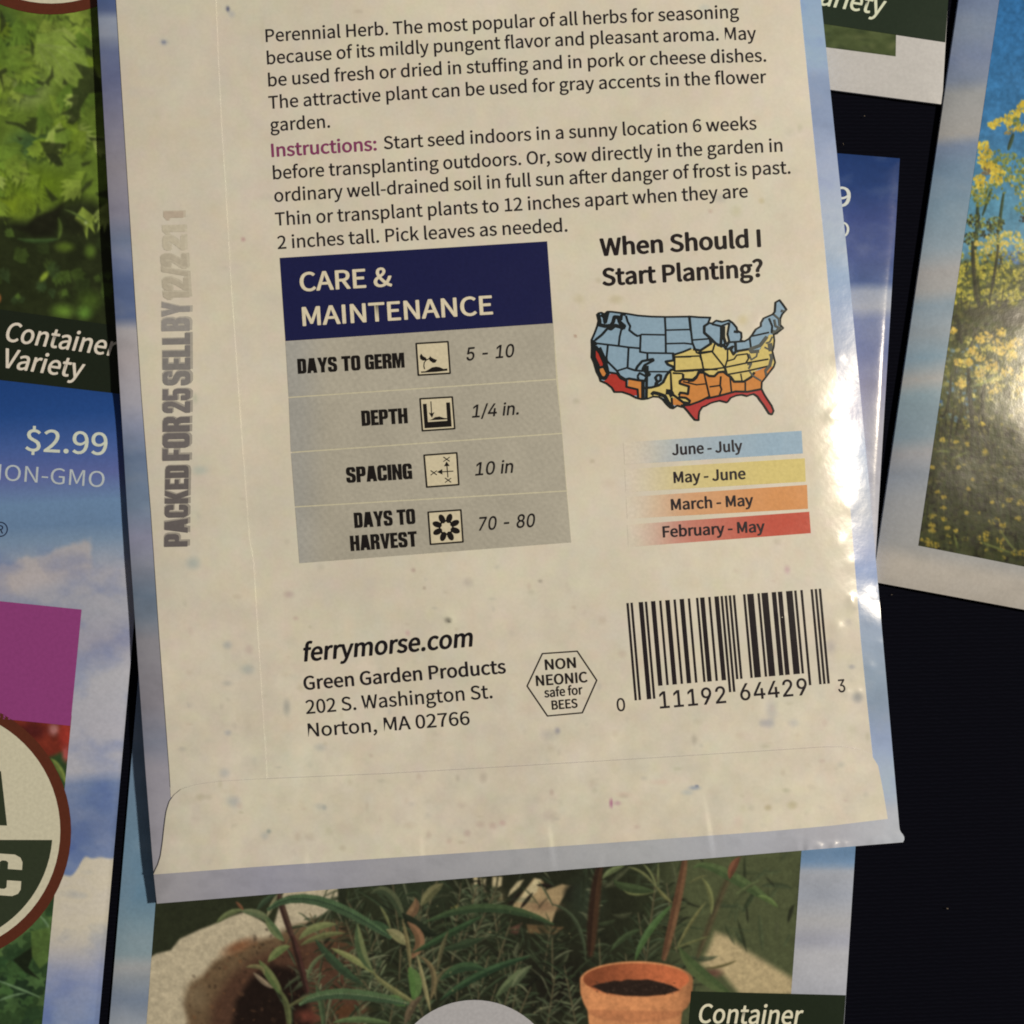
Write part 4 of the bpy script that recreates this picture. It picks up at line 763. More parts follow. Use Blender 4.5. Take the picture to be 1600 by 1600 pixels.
# ------------------------------------------------------------------ packet 2: blue front with price, left
def priced_packet():
    C = [(-700, 513), (243, 622), (127, 1800), (-816, 1690)]
    KY = 0.82
    tab = [(600, (26, 62, 124)), (650, (32, 70, 134)), (700, (62, 88, 148)), (745, (86, 96, 150)), (790, (98, 126, 158)), (825, (96, 122, 152)),
           (850, (112, 132, 154)), (900, (150, 146, 152)), (960, (146, 144, 150)), (1010, (140, 136, 148)), (1060, (160, 156, 158)),
           (1150, (156, 152, 158)), (1212, (158, 154, 158)), (1232, (100, 116, 150)), (1300, (90, 106, 144)), (1380, (100, 118, 156)),
           (1480, (150, 146, 152)), (1530, (128, 134, 160)), (1600, (112, 126, 158)), (1800, (130, 136, 160))]
    def sky(X, Y):
        c = muted(stops(Y + 0.05 * X, tab), 0.10, 0.88)
        n = vnoise(X, Y * 1.5, 55, 8, 4)
        # cumulus edge low on the right border, and the long wisp under the trade mark
        m = smooth(0, 6, Y - 1337 - 27 * smooth(136, 110, X) + 5 * (vnoise(X, Y * 0, 12, 4, 2) - 0.5)) * (1 - smooth(1440, 1530, Y))
        c = c * (1 - m[..., None]) + np.array([184, 172, 150.]) * m[..., None]
        q = Y - (905 - 0.30 * X)
        m2 = smooth(-26, -14, q + 16 * (vnoise(X, Y, 18, 6, 3) - 0.5)) * (1 - smooth(16, 44, q)) * smooth(-60, 20, X) * (1 - smooth(140, 150, X + 5 * vnoise(X, Y, 8, 7)))
        c = c * (1 - 0.75 * m2[..., None]) + np.array([166, 154, 148.]) * 0.75 * m2[..., None]
        up = smooth(840, 880, Y)[..., None]
        g = np.clip((n - 0.5) * 0.9, -0.25, 0.25)[..., None] * up
        c = np.where(g > 0, c * (1 - g) + np.array([172, 164, 164.]) * g, c * (1 + g * np.array([0.6, 0.45, 0.1])))
        return ink(c, KY)
    cx, cy = -280, 1150
    root = thing('seed_packet', 'blue sky front with $2.99 price, magenta block and round brown-ringed seal',
                 'seed packet', cx, cy, GROUP)
    def H(X, Y):
        r = rim(X, Y, C, 24.0)
        return (0.66 + 0.38 * r) * MM + 0.03 * MM * waves(X, Y, 23, 160.0) * r
    ys = np.arange(0, 1.0001, 1 / 330.)
    X, Y = quad_grid(*C, 9)
    sheet('envelope', X, Y, H, 0.0, sky, FRONT, root, wall=0.45 * MM)
    X, Y = quad_grid((-60, 590), (240, 624), (150, 1650), (-60, 1625), 2.6)
    sheet('printed_sky', X, Y, H, 0.015 * MM, sky, FRONT, root)
    ik = Ink(); cc = ink((186, 189, 196), KY)
    letter(ik, '$2.99', (39, 704), (167, 711), 34, cc, bold=10)
    ik.build('price_text', H, 0.045 * MM, root)
    ik = Ink(); cc = ink((166, 170, 188), KY)
    letter(ik, 'NON-GMO', (-20, 748.5), (162.5, 761.5), 24.5, cc, bold=0)
    ik.build('claim_text', H, 0.045 * MM, root)
    ik = Ink(); cc = ink((26, 34, 58), KY)
    ik.stroke(disc((0.5, 827), 11, 28), 1.7, cc, closed=True)
    letter(ik, 'R', (-4, 833), (5, 833.5), 12.5, cc, bold=8)
    ik.build('trade_mark', H, 0.045 * MM, root)
    # photo of radishes and leaves under the magenta block
    X, Y = quad_grid((-90, 1100), (112, 1118), (60, 1660), (-90, 1640), 1.45)
    p = Picture(X, Y, (44, 62, 34)); rnd = random.Random(9)
    p.poly([(-100, 1090), (120, 1110), (108, 1170), (60, 1190), (-100, 1160)], (104, 40, 28), soft=5)
    p.dab(84, 1140, 10, 11, (140, 92, 86), soft=0.8); p.dab(102, 1150, 12, 22, (140, 48, 38), soft=0.6); p.dab(104, 1178, 8, 14, (150, 70, 66), soft=0.8)
    p.dab(50, 1142, 26, 14, (70, 26, 24), soft=0.8)
    p.leaf([(80, 1186), (92, 1200), (103, 1224)], 9, (112, 124, 60), soft=1.2)
    greens = [(58, 84, 44), (44, 68, 38), (70, 94, 52), (36, 54, 32), (84, 106, 58), (30, 44, 28)]
    for k in range(70):
        x = rnd.uniform(-80, 95); y = rnd.uniform(1400, 1640); r = rnd.uniform(10, 26); an = rnd.uniform(0, 6.28)
        pts = [(x + r * (1 if j % 2 else 0.68) * rnd.uniform(.85, 1.1) * math.cos(an + j * math.tau / 14),
                y + 0.8 * r * (1 if j % 2 else 0.68) * math.sin(an + j * math.tau / 14)) for j in range(14)]
        p.poly(pts, rnd.choice(greens), soft=1.4, a=rnd.uniform(0.5, 0.95))
    p.poly([(32, 1492), (52, 1478), (66, 1484), (50, 1496), (44, 1512), (62, 1530), (40, 1520), (20, 1500)], (24, 30, 18), soft=2)
    for a in ([(-10, 1530), (30, 1545), (66, 1560)], [(-5, 1565), (20, 1556), (40, 1552)], [(60, 1430), (74, 1446), (80, 1470)]):
        p.leaf(a, 4, (98, 122, 84), soft=1)
    p.poly([(48, 1455), (80, 1448), (78, 1500), (62, 1514), (50, 1495)], (78, 98, 46), soft=2, a=0.8)
    p.mottle(0.15, 12, 5); p.mottle(0.1, 4, 6); p.blur(1)
    sheet('printed_photo', X, Y, H, 0.04 * MM, p.inks(KY), FRONT, root)
    X, Y = quad_grid((-420, 896), (127.5, 952.5), (110, 1134), (-440, 1078), 8)
    sheet('colour_block', X, Y, H, 0.06 * MM, ink((128, 56, 104), KY), FRONT, root)
    c = (-97.8, 1298)
    s = seal(root, H, c, 209, KY)
    ik = Ink(); g = ink((44, 50, 34), KY)
    r = 180; pts = []
    for k in range(40):
        t = math.radians(4.6) + math.radians(171) * k / 39
        pts.append((c[0] + r * math.cos(t), c[1] + r * math.sin(t)))
    ik.poly(pts, g, L=26)
    ik.poly([(-46, 1288), (-24, 1203), (1.5, 1205), (11, 1290), (-16, 1289), (-19, 1272), (-32, 1271), (-35, 1288)], g, L=26)
    ik.build('seal_field', H, 0.105 * MM, s)
    ik = Ink()
    letter(ik, 'C', (-27, 1397), (31.5, 1401), 65, ink((186, 176, 148), KY), font='B')
    ik.build('seal_letter', H, 0.13 * MM, s)

# ------------------------------------------------------------------ packet 3: rosemary front with clay pot, bottom
def pot_packet():
    C = [(221, 1000), (1357, 1010), (1293, 2000), (138, 1990)]
    K = 0.80
    def sky(X, Y):
        L = stops(Y, [(1040, (96, 108, 130)), (1270, (104, 132, 152)), (1400, (96, 128, 148)), (1440, (112, 136, 146)), (1490, (122, 140, 144)),
                      (1510, (150, 148, 144)), (1535, (128, 134, 140)), (1560, (108, 120, 138)), (1600, (138, 142, 148)), (2000, (140, 142, 150))])
        R = stops(Y, [(1300, (110, 142, 172)), (1334, (96, 126, 156)), (1350, (108, 136, 166)), (1362, (150, 150, 154)), (1400, (146, 148, 156)),
                      (1440, (158, 154, 152)), (1470, (150, 148, 156)), (1490, (166, 162, 162)), (1560, (158, 156, 160)), (2000, (150, 150, 160))])
        s = smooth(500, 900, X)[..., None]
        return ink(clouds(X, Y, muted(L * (1 - s) + R * s, 0.14, 0.85), 31, 0.05, 46), K + 0.1 * s)
    root, H = flat_packet('packet with a rosemary photo, terracotta pot and Container band, under the big packet',
                          C, 0.34, 0.36, 37, sky, step=7)
    X, Y = quad_grid((253, 1280), (1256, 1280), (1228, 1665), (224, 1665), 1.5)
    p = Picture(X, Y, (40, 44, 28)); rnd = random.Random(4)
    zz = 4.324
    def P(pts): return [(230 + a / zz, 1340 + b / zz) for a, b in pts]
    def Q(pts): return [(580 + a / zz, 1340 + b / zz) for a, b in pts]
    def Rr(pts): return [(800 + a / 4, 1200 + b / 4) for a, b in pts]
    p.poly([(1040, 1270), (1270, 1270), (1270, 1700), (1050, 1700)], (70, 76, 48), soft=40)
    p.poly([(600, 1260), (820, 1260), (1000, 1400), (950, 1560), (700, 1600), (600, 1500)], (34, 36, 24), soft=26)
    p.dab(870, 1540, 60, 60, (26, 24, 18), soft=0.9); p.dab(650, 1400, 60, 40, (42, 50, 34), soft=0.9)
    # whitewashed pot, its soil
    p.poly(P([(-60, 1200), (-20, 700), (60, 650), (160, 625), (220, 550), (350, 488), (440, 455), (560, 400), (660, 368), (760, 420), (850, 480), (900, 300), (940, 180), (1290, 180), (1285, 330), (1100, 430), (1000, 500), (860, 900), (500, 1200)]), (172, 158, 130), soft=2.5)
    p.poly(P([(290, 1200), (250, 990), (300, 850), (380, 790), (450, 700), (560, 640), (700, 570), (860, 530), (960, 470), (1110, 430), (1310, 430), (1450, 600), (1480, 1200)]), (98, 76, 52), soft=7)
    p.poly(P([(420, 1200), (440, 980), (560, 800), (700, 690), (1000, 560), (1400, 560), (1480, 1200)]), (76, 50, 36), soft=12)
    p.poly(P([(560, 1200), (600, 960), (700, 820), (840, 720), (1050, 760), (1120, 1200)]), (30, 20, 16), soft=8)
    p.dab(*P([(330, 940)])[0], 20, 26, (112, 92, 66), soft=0.9); p.dab(*P([(1330, 560)])[0], 30, 22, (78, 54, 36), soft=0.9)
    p.dab(*P([(620, 600)])[0], 30, 10, (120, 78, 50), soft=0.9, ang=-0.4); p.dab(*P([(1080, 1070)])[0], 22, 12, (96, 48, 36), soft=0.9)
    p.dab(*P([(1320, 1040)])[0], 40, 14, (80, 50, 30), soft=0.9)
    for k in range(240):
        x = rnd.uniform(290, 560); y = rnd.uniform(1450, 1640)
        if (x - 300) * 0.9 + (y - 1450) * 1.2 < 90: continue
        p.dab(x, y, rnd.uniform(1.5, 6), rnd.uniform(1, 4), rnd.choice([(120, 76, 46), (60, 40, 30), (24, 18, 14), (90, 60, 40), (40, 28, 20)]), ang=rnd.uniform(0, 3), a=rnd.uniform(.15, .5))
    # cream ground seen between needles
    cream = (176, 160, 120)
    for pts, c in ((Q([(690, 130), (700, 260), (722, 268), (725, 180), (718, 130)]), cream), (Q([(735, 140), (748, 240), (775, 235), (775, 140)]), cream),
                   (Q([(820, 130), (815, 220), (840, 200), (850, 130)]), cream), (Q([(862, 130), (850, 210), (880, 190), (885, 130)]), cream),
                   (Q([(925, 262), (1000, 200), (1030, 150), (990, 160), (940, 220)]), cream),
                   (Q([(950, 330), (1000, 270), (1100, 140), (1160, 160), (1180, 220), (1290, 180), (1350, 190), (1290, 280), (1250, 350), (1220, 440), (1100, 400), (1000, 370)]), (150, 126, 88)),
                   (Q([(990, 300), (1060, 200), (1110, 140), (1150, 150), (1120, 230), (1040, 300)]), cream),
                   (Q([(870, 250), (885, 245), (885, 290), (872, 285)]), cream), (Q([(615, 215), (632, 215), (630, 250), (614, 245)]), (150, 140, 110)),
                   (Q([(540, 340), (585, 320), (580, 345)]), (160, 140, 60)), (Q([(725, 540), (820, 490), (800, 520), (740, 550)]), (158, 136, 96)),
                   (Q([(1050, 450), (1300, 470), (1250, 520), (1060, 510)]), (92, 72, 46)), (Q([(930, 480), (1020, 440), (990, 520), (930, 520)]), (84, 56, 44))):
        p.poly(pts, c, soft=2.2)
    p.dab(*Q([(1370, 245)])[0], 17, 16, (26, 24, 18), soft=0.5); p.dab(*Q([(1160, 330)])[0], 28, 10, (128, 100, 72), soft=0.9)
    p.dab(*Q([(840, 290)])[0], 16, 22, (82, 76, 50), soft=0.9); p.dab(*Q([(1450, 280)])[0], 30, 40, (42, 50, 36), soft=0.9)
    for a, b in (((1010, 340), (1090, 240)), ((920, 330), (1010, 230)), ((1120, 185), (1240, 190)), ((735, 250), (725, 150))):
        p.leaf(Q([a, b]), 6, (36, 30, 24), soft=1.4)
    p.poly(Rr([(1180, 1230), (1240, 1100), (1270, 1025), (1350, 1050), (1450, 1130), (1600, 1220), (1760, 1320), (1760, 1420), (1430, 1420), (1320, 1290)]), (166, 146, 106), soft=7)
    p.dab(*Rr([(1260, 1280)])[0], 16, 8, (92, 64, 50), soft=0.9); p.leaf(Rr([(1210, 1250), (1300, 1240), (1400, 1205)]), 4, (92, 84, 50), soft=2)
    # soft background sprigs
    for k in range(330):
        x = rnd.uniform(520, 1250); y = rnd.uniform(1290, 1640); an = rnd.uniform(-0.2, 3.3); L = rnd.uniform(16, 55)
        if x > 1090 and y > 1460: continue
        if 790 < x < 890 and y < 1440 and rnd.random() < 0.85: continue
        g = rnd.choice([(46, 58, 38), (58, 68, 44), (66, 78, 52), (40, 46, 30), (28, 30, 22), (80, 84, 58), (54, 66, 46)])
        p.leaf([(x, y), (x + L * .5 * math.cos(an), y + L * .5 * math.sin(an) + rnd.uniform(-4, 4)), (x + L * math.cos(an), y + L * math.sin(an))],
               rnd.uniform(2.5, 8), g, soft=1.8, a=rnd.uniform(0.3, 0.8))
    for k in range(90):
        x = rnd.uniform(690, 1080); y = rnd.uniform(1520, 1640); an = rnd.uniform(-1.4, 0.2); L = rnd.uniform(16, 36)
        p.leaf([(x, y), (x + L * math.cos(an), y + L * math.sin(an))], rnd.uniform(2.5, 5), rnd.choice([(54, 62, 42), (70, 76, 52), (34, 36, 26), (26, 26, 20)]), soft=1.4, a=rnd.uniform(.4, .9))
    # whorls of fine needles on upright sprigs
    def sprig(x, y, h, lean, n, L, cols, a=(0.6, 0.95)):
        for k in range(n):
            t = k / n
            sx_ = x + lean * t * h; sy_ = y - t * h
            for sd in (-1, 1):
                an = -math.pi / 2 + sd * rnd.uniform(0.5, 1.25) + lean
                ll = L * rnd.uniform(0.6, 1.15) * (1 - 0.45 * t)
                c = rnd.choice(cols)
                p.leaf([(sx_, sy_), (sx_ + ll * 0.55 * math.cos(an), sy_ + ll * 0.55 * math.sin(an)), (sx_ + ll * math.cos(an), sy_ + ll * math.sin(an) + rnd.uniform(0, 7))],
                       rnd.uniform(3.2, 5.6), c, tuple(v * 0.68 for v in c), rib=tuple(v * 1.25 for v in c) if rnd.random() < 0.4 else None, soft=0.9, a=rnd.uniform(*a))
        p.leaf([(x, y), (x + lean * h, y - h)], 3.2, (92, 84, 58), soft=1, blunt=0.2, a=0.8)
    GN = [(72, 84, 58), (58, 72, 48), (92, 100, 70), (48, 58, 38), (104, 108, 78), (66, 76, 54)]
    DN = [(46, 54, 36), (38, 44, 28), (56, 66, 44), (32, 34, 24)]
    for _ in range(16):
        sprig(rnd.uniform(540, 1060), rnd.uniform(1420, 1640), rnd.uniform(60, 130), rnd.uniform(-0.35, 0.35), 14, rnd.uniform(26, 46), DN, (0.4, 0.8))
    for x, y, h, le, n, L in ((662, 1620, 190, -0.05, 20, 44), (640, 1600, 210, 0.10, 18, 40), (748, 1560, 180, -0.06, 17, 38), (706, 1500, 120, 0.12, 12, 34), (600, 1560, 130, -0.25, 13, 36),
                              (780, 1600, 110, 0.30, 11, 30), (850, 1640, 120, 0.15, 12, 32), (925, 1480, 120, 0.05, 11, 30), (560, 1640, 110, 0.05, 11, 30), (1010, 1500, 130, 0.12, 10, 34), (900, 1600, 90, -0.2, 9, 26)):
        sprig(x, y, h, le, n, L, GN, (0.5, 0.9))
    for _ in range(26):
        sprig(rnd.uniform(470, 800), rnd.uniform(1440, 1640), rnd.uniform(40, 90), rnd.uniform(-0.6, 0.6), 9, rnd.uniform(22, 40), rnd.choice((GN, DN)), (0.45, 0.85))
    for k in range(120):
        x = rnd.uniform(430, 900); y = rnd.uniform(1370, 1620); an = rnd.uniform(-2.9, -0.2); L = rnd.uniform(26, 66)
        c = rnd.choice(GN + [(116, 120, 88), (60, 70, 46)])
        p.leaf([(x, y), (x + L * .5 * math.cos(an), y + L * .5 * math.sin(an) - 3), (x + L * math.cos(an), y + L * math.sin(an))], rnd.uniform(2.6, 5.0), c, tuple(v * 0.6 for v in c), soft=0.8, a=rnd.uniform(.45, .9))
    # stems, then leaves, in the order they overlap
    brown = (72, 52, 42)
    p.leaf(P([(880, 230), (940, 420), (990, 560)]), 10, brown, (52, 34, 30), soft=1.2, blunt=0.15)
    p.leaf(P([(985, 540), (1040, 740), (1080, 900)]), 10, (70, 42, 36), (44, 28, 24), soft=1.2, blunt=0.15)
    p.leaf(Rr([(550, 620), (520, 800), (490, 1160)]), 17, (62, 42, 28), (44, 30, 22), soft=3, blunt=0.2)
    p.leaf(Rr([(1082, 560), (1040, 800), (950, 1190)]), 13, (104, 72, 48), (84, 56, 38), soft=1.5, blunt=0.18)
    p.leaf(Rr([(1420, 560), (1330, 740), (1160, 1180)]), 9, (80, 64, 44), soft=4, blunt=0.2, a=0.7)
    p.poly(P([(1290, 200), (1340, 200), (1345, 330), (1300, 330)]), (34, 38, 26), soft=2)
    green = (66, 90, 58); lite = (112, 118, 72); olive = (96, 104, 60)
    L_ = [
        (P([(470, 440), (560, 375), (650, 355)]), 9, (98, 108, 66), None), (P([(600, 300), (620, 320), (650, 355)]), 5, (124, 78, 52), None),
        (P([(640, 360), (760, 385), (830, 440)]), 12, (96, 104, 70), (80, 92, 62)), (P([(745, 350), (800, 290), (880, 240)]), 9, (56, 72, 50), None),
        (P([(810, 400), (850, 310), (880, 250)]), 7, (128, 124, 88), None), (P([(800, 400), (850, 480), (920, 560)]), 13, (74, 92, 58), (92, 104, 66)),
        (P([(1030, 550), (1130, 475), (1270, 450)]), 12, lite, (96, 104, 62)), (P([(1040, 590), (1180, 530), (1330, 510)]), 9, (100, 104, 62), None),
        (P([(820, 700), (890, 630), (960, 600)]), 13, (104, 114, 66), (84, 98, 54)), (P([(720, 780), (800, 850), (850, 880)]), 8, (134, 116, 92), None),
        (P([(760, 700), (850, 830), (910, 930)]), 14, olive, (76, 92, 50)), (P([(900, 900), (945, 1010), (960, 1170)]), 10, (86, 92, 54), None),
        (P([(950, 1010), (1040, 960), (1110, 930)]), 6, (92, 92, 56), None), (P([(670, 740), (760, 740), (790, 790)]), 7, (110, 104, 66), None),
        (P([(1140, 560), (1290, 730), (1450, 850)]), 14, (50, 70, 46), (44, 58, 40)), (P([(1250, 615), (1400, 690), (1530, 780)]), 10, (128, 130, 78), (108, 114, 66)),
        (P([(1080, 820), (1120, 720), (1200, 650)]), 7, (90, 100, 66), None), (P([(1190, 1170), (1180, 1020), (1140, 860)]), 9, (68, 84, 54), None),
        (P([(1420, 455), (1450, 640), (1520, 760)]), 15, (98, 106, 66), (64, 80, 50)), (P([(1530, 760), (1600, 850), (1840, 1000)]), 9, (112, 110, 68), (90, 92, 56)),
        (Q([(0, 240), (120, 240), (220, 420)]), 14, (74, 80, 54), (52, 62, 42)), (Q([(0, 430), (60, 470), (130, 500)]), 16, (50, 72, 46), None),
        (Q([(60, 330), (100, 400), (130, 480)]), 5, (104, 108, 66), None), (Q([(340, 320), (400, 240), (480, 180)]), 16, (104, 100, 66), (78, 78, 50)),
        (Q([(225, 420), (290, 350), (300, 280)]), 15, (116, 88, 60), (96, 72, 50)), (Q([(215, 380), (330, 480), (440, 520)]), 18, (34, 40, 28), None),
        (Q([(110, 490), (180, 530), (240, 590)]), 16, (130, 124, 84), (112, 110, 72)), (Q([(250, 440), (330, 560), (265, 680)]), 15, (126, 90, 62), (100, 74, 50)),
        (Q([(210, 420), (250, 600), (262, 760)]), 7, (116, 106, 68), None), (Q([(290, 640), (480, 540), (740, 400)]), 11, (52, 76, 46), (38, 54, 34)),
        (Q([(380, 430), (800, 340), (1230, 450)]), 14, (58, 76, 46), (44, 60, 38)), (Q([(480, 620), (620, 590), (760, 540)]), 12, (50, 64, 42), None),
        (Q([(450, 760), (470, 640), (520, 500)]), 7, (88, 84, 56), None), (Q([(440, 960), (450, 820), (560, 730)]), 6, (92, 86, 58), None),
        (Q([(470, 960), (740, 790), (1060, 670)]), 12, (52, 76, 48), (34, 52, 34)), (Q([(470, 820), (620, 740), (770, 760)]), 15, (52, 74, 46), (40, 58, 38)),
        (Q([(845, 940), (960, 820), (1080, 735)]), 13, (88, 100, 66), (64, 76, 50)), (Q([(965, 670), (985, 610), (995, 575)]), 7, (78, 82, 58), None),
        (Q([(310, 660), (350, 820), (400, 1040)]), 7, (140, 132, 88), None), (Q([(330, 670), (420, 780), (400, 960)]), 9, (108, 94, 62), (84, 74, 50)),
        (Q([(105, 950), (160, 960), (225, 1000)]), 15, (78, 108, 56), (62, 90, 46)), (Q([(230, 1120), (280, 1000), (340, 940)]), 12, (92, 78, 58), None),
        (Rr([(905, 745), (870, 660), (820, 600)]), 4, lite, None), (Rr([(915, 740), (915, 660), (915, 590)]), 4, (96, 102, 62), None),
        (Rr([(690, 750), (760, 790), (900, 770)]), 4, (104, 110, 64), None), (Rr([(900, 740), (950, 800), (1000, 840)]), 6, (108, 108, 64), None),
        (Rr([(730, 620), (820, 660), (900, 745)]), 4.5, (104, 108, 66), None), (Rr([(570, 690), (610, 650), (700, 610)]), 9, (100, 112, 70), None),
        (Rr([(640, 700), (700, 740), (880, 770)]), 14, (60, 74, 44), None),
        (Rr([(770, 1200), (850, 1030), (995, 860)]), 11, (70, 96, 54), (60, 84, 44)), (Rr([(1140, 620), (1300, 640), (1640, 850)]), 17, (74, 90, 52), (60, 76, 44)),
        (Rr([(1190, 690), (1240, 790), (1245, 910)]), 8, (108, 112, 66), None), (Rr([(1030, 1130), (1110, 980), (1210, 840)]), 5, (110, 108, 64), None),
        (Rr([(1010, 1130), (1120, 1090), (1240, 1050)]), 4, (96, 98, 58), None), (Rr([(1050, 1130), (1170, 1280), (1370, 1420)]), 20, (62, 78, 44), (74, 88, 50)),
        (Rr([(1110, 720), (1160, 690), (1220, 670)]), 4, (96, 98, 60), None), (Rr([(620, 1140), (700, 1060), (800, 1010)]), 9, (60, 74, 46), None),
        (Rr([(250, 850), (400, 960), (460, 1200)]), 6, (62, 72, 50), None), (Rr([(1360, 690), (1380, 620), (1420, 560)]), 12, (110, 68, 48), None),
        (Rr([(0, 1370), (60, 1290), (115, 1240)]), 11, (92, 100, 70), (66, 76, 52)),
        (Rr([(1390, 800), (1480, 740), (1560, 700)]), 6, (84, 94, 58), None), (Rr([(1540, 800), (1600, 820), (1660, 870)]), 8, (92, 112, 60), None),
    ]
    for pts, w, c, c2 in L_:
        p.leaf(pts, w, c, c2, soft=1.2)
    p.leaf(P([(820, 350), (1150, 290), (1640, 540)]), 16, green, (58, 78, 52), rib=(40, 56, 40), soft=1.0, blunt=0.4, ribs=0.10)
    p.leaf(P([(1035, 990), (1300, 920), (1760, 985)]), 17, (70, 92, 58), (54, 74, 50), rib=(88, 104, 72), soft=1.0, blunt=0.4, ribs=0.10)
    p.leaf(P([(1260, 1115), (1420, 1095), (1640, 1120)]), 10, (84, 104, 62), None, soft=1.0)
    p.leaf(Q([(265, 755), (300, 850), (288, 945)]), 20, (78, 104, 54), (70, 100, 48), soft=1.0, blunt=0.35)
    for k in range(60):
        x = rnd.uniform(520, 900); y = rnd.uniform(1400, 1600)
        p.dab(x, y, rnd.uniform(1, 3), rnd.uniform(.8, 1.6), rnd.choice([(120, 116, 76), (90, 86, 56), (130, 120, 80)]), ang=rnd.uniform(0, 3), a=0.6)
    # clay pot
    def el(cx, cy, rx, ry, a0=0, a1=360, n=48):
        return [(cx + rx * math.cos(math.radians(a0 + (a1 - a0) * k / n)), cy + ry * math.sin(math.radians(a0 + (a1 - a0) * k / n))) for k in range(n + 1)]
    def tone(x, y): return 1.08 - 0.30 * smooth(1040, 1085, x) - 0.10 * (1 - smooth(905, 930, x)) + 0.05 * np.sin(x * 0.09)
    clay = (184, 116, 70)
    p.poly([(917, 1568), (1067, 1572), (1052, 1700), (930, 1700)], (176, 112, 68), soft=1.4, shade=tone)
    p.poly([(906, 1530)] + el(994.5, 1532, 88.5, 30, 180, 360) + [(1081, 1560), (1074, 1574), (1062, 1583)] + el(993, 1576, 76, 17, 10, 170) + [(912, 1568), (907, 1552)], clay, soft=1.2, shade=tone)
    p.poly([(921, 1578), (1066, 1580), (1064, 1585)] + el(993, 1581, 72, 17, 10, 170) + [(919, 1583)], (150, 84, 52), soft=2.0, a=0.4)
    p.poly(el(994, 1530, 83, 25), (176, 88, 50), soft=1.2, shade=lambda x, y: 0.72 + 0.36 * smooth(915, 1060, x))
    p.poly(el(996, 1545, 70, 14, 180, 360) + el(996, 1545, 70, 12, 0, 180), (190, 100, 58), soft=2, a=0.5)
    p.poly([(925, 1541), (935, 1537), (948, 1535), (960, 1532), (970, 1533), (980, 1530), (990, 1531), (1002, 1531), (1012, 1530), (1024, 1533), (1036, 1536), (1050, 1540), (1062, 1547), (1040, 1554), (1010, 1557), (975, 1556), (945, 1551)], (42, 30, 24), soft=1.4)
    for k in range(80):
        x = rnd.uniform(932, 1055); y = rnd.uniform(1534, 1554)
        p.dab(x, y, 1.6, 1.1, rnd.choice([(62, 46, 38), (24, 18, 16), (76, 58, 46)]), a=0.6)
    p.mottle(0.10, 7, 41); p.mottle(0.09, 3, 42); p.blur(1)
    p.tame(0.84, (1.0, 0.98, 0.94))
    sheet('printed_photo', X, Y, H, 0.02 * MM, p.inks(K + 0.04), FRONT, root)
    X, Y = quad_grid((1080, 1549), (1321.5, 1555), (1300, 1870), (1058, 1864), 8)
    sheet('variety_band', X, Y, H, 0.05 * MM, ink((30, 36, 24), 0.85), FRONT, root)
    # clay pot stands proud of the band print
    ik = Ink(); letter(ik, 'Container', (1090, 1598), (1252, 1601), 29, ink((200, 200, 160), 0.85), bold=16, slant=0.17)
    letter(ik, 'Variety', (1100, 1636), (1222, 1639), 29, ink((200, 200, 160), 0.85), bold=16, slant=0.17)
    ik.build('variety_text', H, 0.075 * MM, root)
    a = Ink(); a.poly(disc((741, 1697), 134.5), ink((158, 152, 148), 0.84), L=26); a.build('round_badge', H, 0.055 * MM, root)

